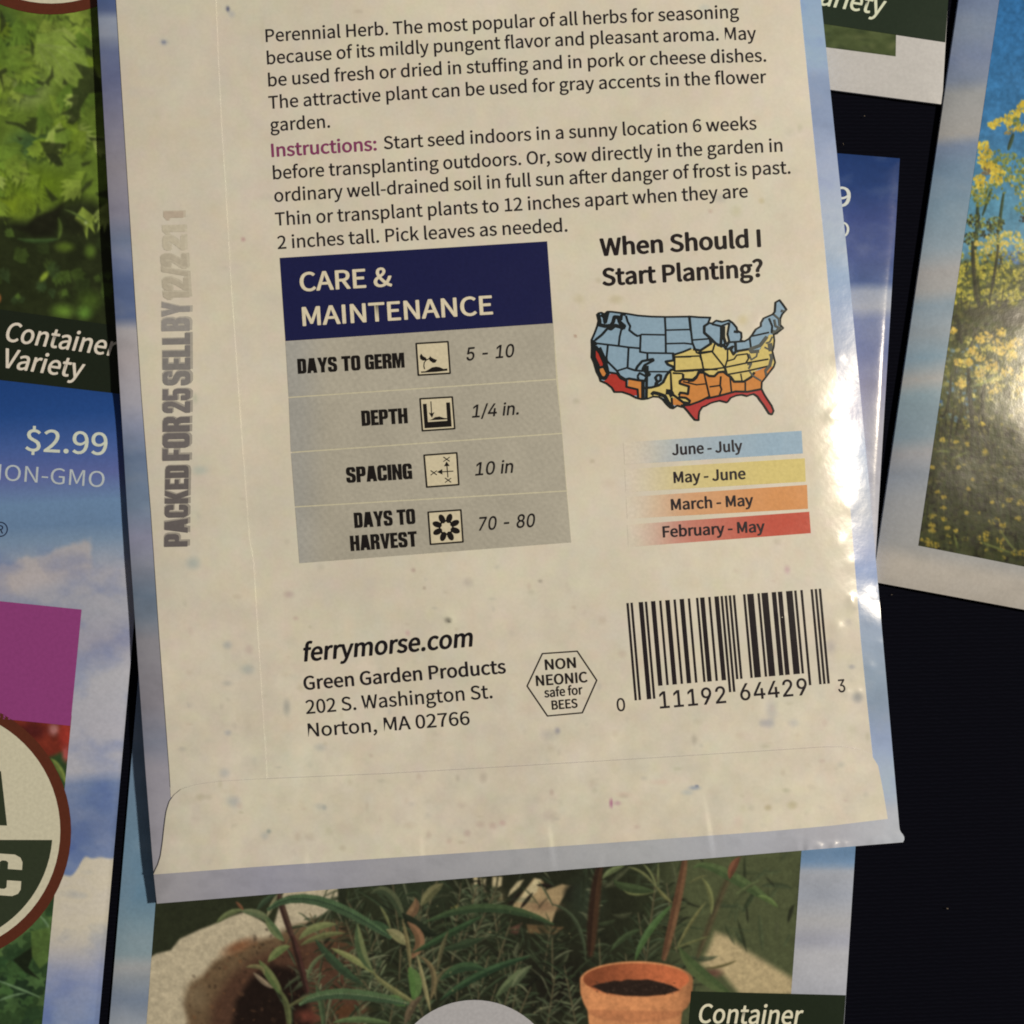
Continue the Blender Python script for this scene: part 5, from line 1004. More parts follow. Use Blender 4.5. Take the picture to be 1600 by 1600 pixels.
# ------------------------------------------------------------------ packet 4: tall yellow blooms, right
def bloom_packet():
    C = [(1545, -320), (2430, -157), (2252, 1073), (1364, 909)]
    K = 1.05
    tab = [(-300, (110, 130, 160)), (0, (112, 124, 150)), (50, (124, 134, 150)), (95, (116, 126, 150)), (130, (124, 132, 148)), (150, (150, 148, 144)),
           (215, (160, 154, 146)), (232, (118, 130, 150)), (262, (112, 132, 150)), (330, (122, 142, 154)), (390, (140, 152, 158)), (425, (162, 156, 150)),
           (455, (160, 156, 150)), (478, (134, 148, 156)), (520, (146, 152, 154)), (560, (126, 146, 156)), (592, (164, 158, 150)), (615, (134, 150, 154)),
           (680, (128, 142, 148)), (705, (152, 148, 146)), (740, (138, 142, 148)), (780, (150, 148, 146)), (850, (152, 148, 142)), (1100, (176, 166, 154))]
    def sky(X, Y):
        c = stops(Y + 0.15 * (X - 1450) * 0.6, tab)
        d = line_dist(X, Y, (1364, 909), (2252, 1073))            # distance above the bottom edge is negative here
        m = (1 - smooth(36, 70, -d))[..., None]
        c = c * (1 - m) + np.array([178, 166, 150.]) * m
        return ink(clouds(X, Y, muted(c, 0.05, 0.95), 51, 0.05, 42), K)
    root, H = flat_packet('glossy packet with a photo of tall yellow umbrella blooms against blue sky, right edge',
                          C, 0.55, 0.5, 61, sky, step=7, wd=22.0)
    X, Y = quad_grid((1578, -110), (1700, -88), (1700, 905), (1435, 852.5), 1.45)
    p = Picture(X, Y, (60, 118, 158)); rnd = random.Random(12)
    p.c[:] = stops(p.y, [(-100, (42, 92, 138)), (60, (52, 104, 148)), (200, (60, 110, 148)), (320, (86, 134, 154)), (400, (92, 136, 156)), (900, (84, 116, 140))])
    def tile(pts): return [(1420 + a / 5.333, 100 + b / 5.333) for a, b in pts]
    def tile2(pts): return [(1400 + a / 5.333, 380 + b / 5.333) for a, b in pts]
    def tile3(pts): return [(1400 + a / 5.333, 640 + b / 5.333) for a, b in pts]
    yel = [(198, 170, 58), (190, 160, 56), (206, 180, 72), (174, 146, 56)]; oli = [(128, 130, 56), (106, 112, 50), (146, 142, 62), (92, 98, 52)]
    dk = [(46, 46, 30), (36, 36, 26), (60, 62, 38), (72, 76, 44)]
    def froth(x, y, r, cols, n, s=(1.4, 3.4), flat=0.7, a=(0.6, 1.0)):
        for _ in range(n):
            t = rnd.uniform(0, math.tau); q = r * math.sqrt(rnd.random())
            p.dab(x + q * math.cos(t), y + flat * q * math.sin(t), rnd.uniform(*s), rnd.uniform(*s) * 0.8, rnd.choice(cols), ang=rnd.uniform(0, 3), soft=0.5, a=rnd.uniform(*a))
    stem = (66, 82, 58)
    for pts, w in ((tile([(870, 590), (850, 650), (830, 710)]), 6), (tile([(790, 1080), (770, 1220), (750, 1400)]), 5), (tile([(575, 1160), (565, 1400), (545, 1620)]), 6), (tile([(690, 1040), (650, 1160), (615, 1260)]), 4), (tile([(740, 1400), (750, 1600)]), 5)):
        p.leaf(pts, w, stem, (48, 60, 44), soft=1, blunt=0.15)
    for x, y, r in ((700, 510, 8), (760, 480, 9), (820, 460, 10), (880, 420, 9), (930, 370, 9), (960, 330, 8), (860, 520, 11), (930, 530, 9), (1010, 420, 12), (1050, 540, 12)):
        froth(1420 + x / 5.333, 100 + y / 5.333, r, yel, 30)
    froth(1588, 190, 8, oli, 14); froth(1576, 206, 7, [(150, 120, 60)], 8)
    froth(1555, 250, 22, oli, 60, flat=0.8); froth(1578, 262, 28, oli, 120, flat=0.8); froth(1600, 280, 24, oli + [(176, 160, 80)], 90)
    for x, y, r in ((620, 680, 10), (640, 740, 12), (630, 800, 11), (700, 860, 13), (740, 920, 14), (720, 970, 11), (600, 1010, 12), (590, 960, 9), (660, 860, 10)):
        froth(1420 + x / 5.333, 100 + y / 5.333, r, yel, 42)
    froth(1540, 268, 7, [(112, 92, 64)], 12); froth(1528, 300, 16, yel + oli, 60); froth(1535, 314, 14, oli, 36); froth(1552, 299, 20, oli, 30); froth(1600, 300, 16, yel + oli, 40)
    froth(1602, 325, 16, oli, 40); froth(1600, 342, 8, [(60, 44, 30)], 16)
    for x, y, r in ((1525, 345, 17), (1540, 357, 20), (1555, 350, 16), (1516, 372, 14)): froth(x, y, r, oli + dk, 55)
    for x, y, r in ((1555, 378, 18), (1580, 372, 18), (1600, 384, 16), (1530, 390, 18), (1560, 398, 18), (1590, 402, 14)):
        froth(x, y, r, [(206, 176, 84), (170, 158, 70), (150, 146, 70), (216, 190, 96)], 60)
    # thicket below
    i = p.sel(1400, 392, 1720, 920)
    edge = smooth(392, 425, p.y[i])
    p.mixin(i, edge, (70, 74, 40))
    def zone(y0, y1, n, cols, s, x0=1430, x1=1700, a=(0.5, 1.0), tall=1.0):
        for _ in range(n):
            x = rnd.uniform(x0, x1); y = rnd.uniform(y0, y1); r = rnd.uniform(*s)
            p.dab(x, y, r, r * tall * rnd.uniform(0.5, 0.9), rnd.choice(cols), ang=rnd.uniform(-0.6, 0.6), soft=0.55, a=rnd.uniform(*a))
    zone(395, 480, 900, [(146, 138, 48), (110, 110, 42), (176, 162, 66), (74, 78, 36), (54, 56, 32), (96, 98, 46), (160, 148, 50)], (1.6, 5.5))
    zone(392, 412, 40, [(84, 120, 160), (60, 90, 150)], (2, 4), 1560, 1610)
    zone(470, 530, 420, [(66, 62, 44), (52, 50, 38), (84, 80, 50), (104, 98, 54), (46, 46, 32)], (2, 6))
    p.dab(1585, 496, 34, 16, (62, 58, 46), soft=0.8); p.dab(1525, 490, 22, 14, (58, 56, 36), soft=0.8, a=0.7)
    zone(540, 660, 130, [(92, 122, 140), (116, 140, 148), (64, 92, 120)], (2, 6), 1440, 1530)
    zone(520, 680, 700, [(130, 124, 62), (98, 96, 50), (74, 72, 42), (156, 142, 70), (60, 58, 38), (110, 106, 62)], (1.6, 5.5))
    for k in range(70):
        froth(rnd.uniform(1475, 1690), rnd.uniform(396, 478), rnd.uniform(5, 10), [(176, 160, 60), (150, 142, 56), (192, 174, 72), (118, 116, 46)], 16, s=(1.4, 3.0), flat=0.6)
    for k in range(60):
        froth(rnd.uniform(1490, 1690), rnd.uniform(525, 665), rnd.uniform(4, 9), [(196, 176, 84), (176, 158, 70), (206, 190, 104), (150, 140, 66)], 16, s=(1.2, 2.6), flat=0.75)
    zone(640, 780, 900, [(84, 80, 42), (66, 62, 38), (104, 98, 52), (50, 46, 32), (120, 110, 64), (42, 38, 28)], (1.5, 5.5))
    zone(760, 900, 1100, [(52, 50, 32), (40, 38, 26), (72, 70, 42), (30, 28, 20), (88, 84, 48), (60, 64, 42)], (1.5, 5))
    for k in range(260):
        x = rnd.uniform(1440, 1690); y = rnd.uniform(620, 880); le = rnd.uniform(-5, 5)
        p.leaf([(x, y), (x + le, y - rnd.uniform(12, 44))], rnd.uniform(1.6, 3.4), rnd.choice([(92, 96, 50), (66, 72, 40), (112, 112, 60), (40, 40, 26), (30, 30, 20), (80, 88, 52), (54, 58, 34)]), soft=0.9, a=rnd.uniform(0.4, 0.85))
    for k in range(130):
        x = rnd.uniform(1445, 1690); y = rnd.uniform(400, 660)
        p.leaf([(x, y), (x + rnd.uniform(-7, 7), y + rnd.uniform(14, 40))], rnd.uniform(1.4, 2.8), rnd.choice([(58, 58, 36), (44, 44, 30), (88, 92, 50)]), soft=0.9, a=rnd.uniform(0.4, 0.8))
    for k in range(46):
        froth(rnd.uniform(1450, 1690), rnd.uniform(670, 885), rnd.uniform(2, 5), [(150, 136, 56), (176, 154, 62), (120, 112, 52)], 9, s=(1.0, 2.2))
    for pts, w in ((tile2([(640, 0), (650, 250), (690, 520)]), 6.5), (tile2([(520, 640), (530, 740), (545, 830)]), 7), (tile2([(850, 20), (830, 200), (780, 470)]), 4.5),
                   (tile2([(600, 1050), (620, 1300), (640, 1600)]), 7), (tile2([(740, 1160), (720, 1380), (760, 1560)]), 6), (tile2([(460, 1100), (440, 1300), (400, 1440)]), 4),
                   (tile2([(550, 1380), (520, 1480), (500, 1600)]), 4), (tile3([(690, 0), (720, 200), (830, 420)]), 4), (tile3([(480, 0), (460, 160), (440, 300)]), 4)):
        p.leaf(pts, w, (56, 54, 38), (40, 40, 28), soft=1.3, blunt=0.15, a=0.85)
    p.leaf(tile2([(610, 1195), (740, 1160), (860, 1080)]), 3, (128, 136, 66), soft=1)
    Y_ = [(206, 168, 58), (196, 160, 70), (216, 184, 84)]
    for x, y, r in ((875, 745, 8), (740, 785, 11), (700, 800, 8), (640, 890, 8), (840, 850, 11), (870, 900, 9), (700, 940, 9), (965, 940, 9), (520, 990, 7), (610, 990, 7),
                    (800, 1020, 11), (700, 1080, 8), (545, 1170, 9), (820, 1210, 12), (940, 850, 10), (480, 730, 6), (1000, 830, 10), (930, 1060, 12), (1050, 1230, 9), (1040, 1120, 8)):
        froth(1400 + x / 5.333, 380 + y / 5.333, r, Y_ + [(176, 152, 84)], 26, flat=0.8)
    for x, y, r in ((390, 250, 5), (500, 270, 4), (590, 290, 4), (350, 690, 4), (305, 480, 4), (520, 480, 3), (400, 730, 4), (395, 820, 4), (290, 890, 5), (300, 960, 5), (300, 1010, 5),
                    (240, 1090, 7), (330, 1130, 6), (280, 1120, 6), (400, 910, 5), (430, 985, 4), (500, 1010, 3), (600, 660, 3), (640, 585, 3), (940, 750, 5), (1040, 780, 7), (1020, 910, 5),
                    (820, 930, 9), (890, 960, 6), (720, 1080, 9), (750, 1040, 6), (870, 1090, 8), (880, 1160, 6), (1000, 1190, 7), (1060, 1200, 7), (590, 860, 3), (800, 770, 3), (890, 800, 3), (720, 120, 5), (740, 350, 4)):
        froth(1400 + x / 5.333, 640 + y / 5.333, r, [(196, 162, 50), (170, 146, 58), (206, 178, 74)], 16, s=(1.2, 2.6))
    for pts in ([(700, 1100), (800, 1140), (980, 1200)], [(870, 1000), (930, 1100), (1000, 1180)], [(480, 1040), (500, 1100), (510, 1160)], [(330, 350), (400, 348), (450, 355)], [(470, 410), (540, 380), (600, 350)]):
        p.leaf(tile3(pts), 3.5, (134, 140, 70), soft=1)
    for k in range(60):
        x = rnd.uniform(1450, 1680); y = rnd.uniform(680, 880)
        p.leaf([(x, y), (x + rnd.uniform(-4, 4), y + rnd.uniform(10, 34))], 2.5, rnd.choice([(72, 86, 46), (60, 70, 40), (94, 100, 56)]), soft=1, a=0.7)
    p.mottle(0.14, 5, 71); p.mottle(0.12, 22, 72); p.blur(1)
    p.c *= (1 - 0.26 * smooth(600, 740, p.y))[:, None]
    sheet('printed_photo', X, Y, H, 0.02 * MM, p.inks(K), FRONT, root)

# ------------------------------------------------------------------ packet 5: corner of a packet with dark band, top right
def corner_packet():
    C = [(945, -310), (1496, -250), (1472, 163), (900, 88)]
    root, H = flat_packet('packet corner with dark green Variety band and white lower margin, top right',
                          C, 0.28, 0.35, 71, lambda X, Y: ink(clouds(X, Y, np.broadcast_to(np.array([184, 176, 166.]), X.shape + (3,)).copy(), 5, 0.03), 1.0), step=7)
    X, Y = quad_grid((1000, -200), (1404, -140), (1399.5, 88), (988, 34), 2.2)
    p = Picture(X, Y, (70, 78, 46)); rnd = random.Random(3)
    for _ in range(260):
        p.dab(rnd.uniform(1000, 1404), rnd.uniform(30, 92), rnd.uniform(4, 16), rnd.uniform(2, 6), rnd.choice([(58, 66, 38), (82, 90, 54), (48, 56, 36), (92, 96, 60)]), ang=rnd.uniform(-.6, .4), soft=.8, a=.5)
    p.blur(1)
    sheet('printed_photo', X, Y, H, 0.02 * MM, p.inks(1.0), FRONT, root)
    X, Y = quad_grid((1000, -130), (1486, -62), (1477, 66), (990, -8), 8)
    sheet('variety_band', X, Y, H, 0.045 * MM, ink((38, 46, 34), 0.98), FRONT, root)
    ik = Ink(); letter(ik, 'Variety', (1256, 3), (1378.5, 23.5), 29.5, ink((205, 204, 170), 0.98), bold=16, slant=0.17)
    ik.build('variety_text', H, 0.07 * MM, root)

# ------------------------------------------------------------------ packet 6: blue front showing past the right edge of the big packet
def hidden_packet():
    C = [(900, 206), (1406, 247.5), (1351, 1150), (850, 1110)]
    root = thing('seed_packet', 'narrow strip of blue packet peeking out between the big packet and the yellow bloom packet',
                 'seed packet', 1130, 680, GROUP)
    def H(X, Y):
        d = line_dist(X, Y, C[1], C[2])
        r = rim(X, Y, C, 10.0)
        roll = np.clip(1 - d / 9.0, 0, 1) ** 2 * 0.13 * smooth(360, 470, Y) * (1 - smooth(720, 820, Y))
        return (0.42 + 0.16 * r - roll * 0.9) * MM + 0.25 * MM * smooth(300, 560, Y) + 0.02 * MM * waves(X, Y, 81, 60.0) * r
    tab = [(240, (34, 58, 108)), (290, (40, 64, 116)), (340, (62, 76, 128)), (400, (78, 90, 136)), (440, (80, 96, 138)), (455, (150, 154, 166)), (480, (160, 160, 166)),
           (500, (116, 124, 156)), (550, (112, 118, 152)), (600, (140, 136, 156)), (660, (164, 158, 164)), (800, (176, 170, 170)), (1150, (170, 165, 165))]
    X, Y = quad_grid(*C, 3.2)
    sheet('envelope', X, Y, H, 0.0, lambda X, Y: ink(clouds(X, Y, muted(stops(Y, tab), 0.10, 0.92), 19, 0.05, 30), 1.0), FRONT, root, wall=0.3 * MM, wall_colour=ink((190, 186, 190)))
    ik = Ink(); cc = ink((200, 198, 196), 1.0)
    letter(ik, '$2.99', (1196, 313), (1328, 323.5), 30, cc, bold=10)
    letter(ik, 'NON-GMO', (1144, 357), (1326, 371.5), 24, cc)
    ik.build('price_text', H, 0.03 * MM, root)

# ------------------------------------------------------------------ packet 7: the big one, cream back uppermost
LX = curve_fn([(-300, 136), (0, 152), (400, 174.5), (800, 199), (1200, 227), (1365, 240), (1412, 245)])
RX = curve_fn([(-300, 1252), (0, 1283), (400, 1324), (800, 1362), (1200, 1397), (1290, 1405), (1298, 1406), (1306, 1412.5), (1311, 1413.5), (1316, 1411)])
BUMPS = [  # dents and creases of the soft paper: x, y, radius, height in mm
    (1331, 936, 5, .075), (1333, 945, 6, .09), (1309, 982, 8, .10), (1222, 963, 4.5, .07), (1324, 1083, 5, .07), (1343, 1082, 4.5, .07),
    (1177, 506, 7, .05), (1184, 497, 5, .04), (1360, 1043, 6, .07), (1369, 929, 6, .06), (1298, 650, 7, .05), (1310, 560, 7, .04), (702, 968, 7, .07), (1376, 1006, 4, .04),
    (1312, 1108, 10, .06), (1298, 1180, 14, .05), (1213, 1092, 16, -.05), (1196, 1120, 14, .05), (1340, 700, 14, .05), (1318, 640, 11, .05), (1326, 790, 10, .06), (1312, 850, 9, .05), (1330, 880, 8, .05),
    (1262, 1317, 5, .07), (1276, 1319, 6, .08), (1292, 1318, 5, .07), (1306, 1318, 5, .09), (1318, 1319, 5, .07), (1270, 1321, 5, .08), (1330, 1316, 5, .06), (1350, 1315, 4, .05), (1400, 1306, 6, .08), (560, 1290, 26, .05), (980, 1262, 30, .05), (1180, 1222, 26, .05)]

def H_big(X, Y):
    X = np.asarray(X, float); Y = np.asarray(Y, float)
    dl = X - LX(Y); dr = RX(Y) - X
    db = (1412 - 0.0823 * (X - 245)) - Y
    d = np.minimum(np.minimum(dl, dr * 0.2 + 2.0), db)
    r = 1 - np.exp(-np.clip(d, 0, None) / 18.0)
    h = 1.95 + 0.32 * r
    # the left side stands off the packets below
    h = h + (0.55 * np.exp(-((Y - 380) / 190.0) ** 2) + 0.22 * smooth(560, 640, Y) * (1 - smooth(860, 980, Y)) + 0.85 * smooth(960, 1230, Y) - 0.35 * smooth(1330, 1412, Y)) * (1 - smooth(0, 330, dl))
    # right side rolls down towards the fold
    A = 0.03 + 0.53 * smooth(545, 660, Y) * (1 - smooth(900, 985, Y))
    t = np.clip((86 - dr) / 86, 0, None)
    h = h - A * t * t
    wv = waves(X, Y, 101, 330.0, 6) * 0.07 + waves(X, Y, 202, 110.0, 6) * 0.012 + waves(X, Y, 203, 52.0, 6) * 0.004
    h = h + wv * r
    cr = smooth(1210, 1320, X) * smooth(480, 620, Y) * (1 - smooth(930, 1010, Y))
    h = h + cr * (0.024 * waves(X, Y, 303, 34.0, 7) + 0.010 * waves(X, Y, 404, 13.0, 7)) * r
    cr2 = smooth(1150, 1330, X) * smooth(900, 980, Y) * (1 - smooth(1190, 1260, Y))
    h = h + cr2 * 0.016 * waves(X, Y, 505, 40.0, 7) * r
    # the foot edge curls up a little near the right corner
    h = h + 0.40 * np.clip(1 - db / 12.0, 0, 1) * smooth(1240, 1262, X) * (1 - 0.6 * smooth(1300, 1350, X)) * (1 - smooth(1385, 1400, X)) * (0.8 + 0.2 * np.sin(X * 0.31))
    for bx, by, br, bh in BUMPS:
        h = h + bh * np.exp(-((X - bx) ** 2 + (Y - by) ** 2) / (2 * br * br))
    # two pinched creases across the bottom fold, and the seam ridges
    for cx, cy, ang, L, a in ((1110, 1302, 1.42, 38, .10), (863, 1325, 1.45, 32, .07), (940, 1350, 1.8, 12, .05), (1252, 1322, 1.5, 14, .07), (660, 1330, 1.5, 24, .03), (480, 1345, 1.6, 20, .03)):
        u = (X - cx) * math.cos(ang) + (Y - cy) * math.sin(ang); v = -(X - cx) * math.sin(ang) + (Y - cy) * math.cos(ang)
        h = h + a * np.tanh(v / 1.7) * np.exp(-(v / 14) ** 2) * np.exp(-(u / L) ** 2)
    return h * MM

CREAM = np.array([208.0, 194.5, 170.0])
SPOTS = [  # faint smudges: x, y, rx, ry, colour, strength
    (356, 14, 3.5, 5, (70, 72, 104), .8), (362, 22, 6, 6, (150, 150, 165), .35), (256, 66, 4.5, 3.5, (84, 90, 120), .7), (256, 66, 8, 7, (160, 160, 170), .3),
    (380, 374, 4, 4, (176, 130, 128), .6), (302, 880, 12, 11, (150, 160, 155), .5), (305, 622, 4, 9, (150, 155, 130), .35), (312, 735, 14, 8, (160, 175, 165), .4),
    (355, 1008, 8, 7, (150, 155, 155), .5), (387, 1046, 12, 9, (150, 158, 155), .45), (355, 1068, 9, 5, (165, 162, 148), .5), (389, 1015, 8, 8, (170, 145, 135), .35),
    (356, 1145, 6, 5, (155, 158, 158), .5), (365, 1252, 12, 10, (140, 148, 148), .45), (351, 1208, 9, 8, (155, 162, 160), .4), (420, 1299, 4, 4, (110, 125, 120), .5), (414, 1306, 7, 7, (160, 165, 160), .4),
    (448, 1105, 6, 14, (140, 140, 130), .5), (500, 1168, 10, 7, (150, 150, 145), .4), (451, 929, 9, 6, (178, 150, 142), .5), (462, 966, 5, 4, (185, 155, 145), .5), (646, 891, 4, 4, (160, 130, 120), .5),
    (663, 919, 3, 3, (150, 130, 115), .5), (700, 969, 6, 5, (120, 112, 100), .8), (702, 971, 2, 1.5, (60, 55, 48), .8), (637, 989, 4, 5, (190, 150, 145), .5), (731, 910, 9, 8, (168, 155, 140), .4),
    (871, 1142, 5, 6, (130, 126, 138), .6), (858, 1148, 14, 9, (168, 160, 148), .4), (844, 908, 4, 3, (140, 130, 115), .6), (1085, 1156, 5, 9, (158, 146, 128), .5), (1193, 1130, 8, 7, (150, 146, 148), .5),
    (955, 1255, 3, 8, (160, 84, 122), .75), (965, 1255, 6, 4, (172, 120, 140), .45), (975, 1242, 12, 5, (200, 160, 145), .35), (1085, 1231, 10, 4, (128, 140, 158), .6), (1074, 1238, 10, 5, (160, 168, 170), .4),
    (1089, 1228, 2.5, 2.5, (84, 96, 128), .7), (1030, 1222, 16, 5, (205, 170, 150), .3), (860, 1275, 13, 10, (178, 160, 148), .45), (862, 1238, 4, 6, (176, 150, 134), .5), (1200, 1262, 6, 5, (165, 150, 110), .5),
    (1238, 1258, 9, 7, (170, 158, 118), .5), (1228, 1235, 7, 4, (165, 160, 130), .4), (1345, 1300, 3, 3, (140, 130, 120), .5), (1230, 890, 5, 7, (186, 150, 150), .6), (1325, 972, 6, 6, (170, 160, 150), .4), (1298, 1010, 9, 12, (164, 158, 150), .45),
    (1331, 1042, 6, 4, (150, 146, 146), .6), (1340, 1090, 9, 9, (128, 130, 130), .55), (1206, 1110, 10, 18, (158, 154, 150), .45), (1203, 1130, 8, 8, (150, 148, 152), .5), (1240, 1130, 9, 7, (165, 162, 162), .4),
    (962, 468, 12, 8, (178, 166, 128), .5), (905, 467, 10, 8, (186, 172, 134), .4), (899, 525, 2.5, 2.5, (150, 110, 90), .7), (935, 438, 5, 5, (178, 165, 135), .4), (1160, 500, 9, 9, (196, 178, 130), .5), (1100, 12, 10, 6, (176, 180, 170), .4),
    (1125, 310, 12, 8, (172, 166, 152), .5), (1150, 330, 9, 10, (190, 178, 140), .4), (1110, 330, 4, 4, (180, 150, 130), .4), (1190, 314, 5, 5, (176, 160, 110), .4), (1250, 200, 5, 8, (176, 170, 140), .45), (1235, 205, 8, 8, (188, 178, 150), .4),
    (900, 627, 6, 5, (178, 168, 140), .5), (560, 18, 8, 4, (176, 160, 140), .4), (1400, 1310, 6, 5, (150, 145, 145), .3), (410, 53, 5, 30, (190, 176, 148), .3), (755, 1215, 7, 9, (160, 148, 132), .4), (715, 1216, 4, 6, (165, 152, 134), .4),
    (730, 1302, 6, 6, (172, 146, 134), .5), (750, 1288, 8, 6, (182, 158, 140), .4), (770, 1290, 7, 6, (178, 150, 138), .4), (785, 1286, 6, 5, (182, 140, 134), .4), (640, 1290, 10, 6, (186, 168, 142), .4), (500, 1260, 8, 6, (168, 165, 155), .4),
    (507, 1262, 4, 5, (120, 128, 132), .35), (484, 1308, 10, 7, (180, 164, 142), .4), (465, 1307, 6, 9, (178, 158, 136), .35), (670, 1305, 5, 7, (170, 148, 132), .4), (535, 1325, 6, 5, (174, 156, 134), .4)]

def cream(X, Y):
    p = Picture(X, Y, CREAM)
    for s in SPOTS: p.dab(s[0], s[1], s[2], s[3], s[4], soft=0.9, a=s[5])
    rnd = random.Random(77)
    for _ in range(170):
        y = rnd.triangular(700, 1380, 1260); x = rnd.uniform(270, 1390)
        p.dab(x, y, rnd.uniform(2.5, 8), rnd.uniform(2, 7), rnd.choice([(182, 164, 140), (176, 166, 146), (186, 160, 144), (170, 164, 150), (168, 158, 128)]), soft=0.9, a=rnd.uniform(.15, .42))
    for _ in range(90):
        p.dab(rnd.uniform(230, 1330), rnd.uniform(0, 1380), rnd.uniform(5, 16), rnd.uniform(4, 14), rnd.choice([(190, 178, 146), (194, 172, 148), (182, 176, 154)]), soft=0.9, a=rnd.uniform(.1, .3))
    n = vnoise(p.x, p.y, 130, 91, 4) - 0.5
    p.c *= (1 + 0.07 * n)[:, None]
    low = smooth(800, 1200, p.y)
    for ch, sd, am in ((0, 92, 0.022), (1, 93, 0.02), (2, 94, 0.03)):
        p.c[:, ch] *= 1 + am * (vnoise(p.x, p.y, 16, sd, 2) - 0.5) + am * (vnoise(p.x, p.y, 70, sd + 7, 3) - 0.5)
    p.c *= (1 + (0.03 + 0.05 * low) * (vnoise(p.x, p.y, 26, 98, 3) - 0.5))[:, None]
    return p.inks(1.0)

def big_sky(X, Y):
    L = stops(Y, [(-300, (70, 90, 145)), (0, (72, 94, 146)), (15, (78, 94, 140)), (29, (134, 142, 162)), (55, (134, 140, 158)), (80, (98, 108, 146)), (120, (96, 102, 142)),
                  (180, (122, 118, 140)), (260, (136, 126, 132)), (335, (128, 122, 138)), (375, (106, 118, 146)), (400, (112, 122, 156)), (440, (82, 102, 150)), (495, (86, 104, 148)),
                  (515, (164, 154, 152)), (560, (166, 152, 150)), (630, (156, 150, 158)), (665, (136, 140, 164)), (715, (98, 118, 150)), (790, (108, 128, 154)), (840, (134, 132, 156)),
                  (885, (124, 126, 140)), (930, (98, 114, 134)), (962, (106, 118, 134)), (1000, (132, 126, 130)), (1100, (130, 122, 128)), (1160, (118, 120, 136)), (1200, (142, 134, 142)), (1412, (154, 146, 150))])
    R = stops(Y, [(-300, (110, 135, 170)), (0, (122, 146, 178)), (100, (132, 152, 180)), (122, (118, 134, 162)), (190, (118, 132, 160)), (240, (136, 146, 170)), (300, (140, 150, 176)),
                  (350, (148, 158, 172)), (395, (140, 154, 170)), (430, (122, 146, 176)), (480, (128, 146, 178)), (560, (156, 160, 176)), (650, (158, 158, 182)), (700, (138, 156, 186)),
                  (800, (158, 162, 172)), (860, (146, 154, 184)), (890, (122, 142, 184)), (930, (122, 138, 166)), (1000, (142, 156, 174)), (1060, (130, 146, 162)), (1100, (122, 138, 156)),
                  (1150, (134, 148, 176)), (1200, (150, 164, 188)), (1250, (160, 170, 184)), (1300, (172, 174, 178))])
    B = stops(X, [(240, (160, 154, 154)), (420, (154, 150, 158)), (600, (158, 154, 156)), (800, (164, 161, 160)), (1000, (170, 168, 166)), (1180, (172, 170, 173)), (1300, (172, 168, 170)), (1411, (182, 182, 184))])
    s = smooth(500, 900, X)[..., None]
    c = L * (1 - s) * 1.05 + R * s
    db = (1412 - 0.0823 * (X - 245)) - Y
    m = (1 - smooth(46, 74, db))[..., None]
    c = muted(c, 0.16 * (1 - s), 0.72 + 0.08 * s) * (1.04 + 0.06 * s * smooth(700, 300, Y)[..., None])
    c = c * (1 - m) + B * m
    return ink(clouds(X, Y, c, 14, 0.05, 26), 1.0)

def line_between(a, b):
    return lambda x: a[1] + (b[1] - a[1]) * (np.asarray(x, float) - a[0]) / (b[0] - a[0])

BLACK = ink((34, 28, 26)); TEXT = ink((38, 32, 33))

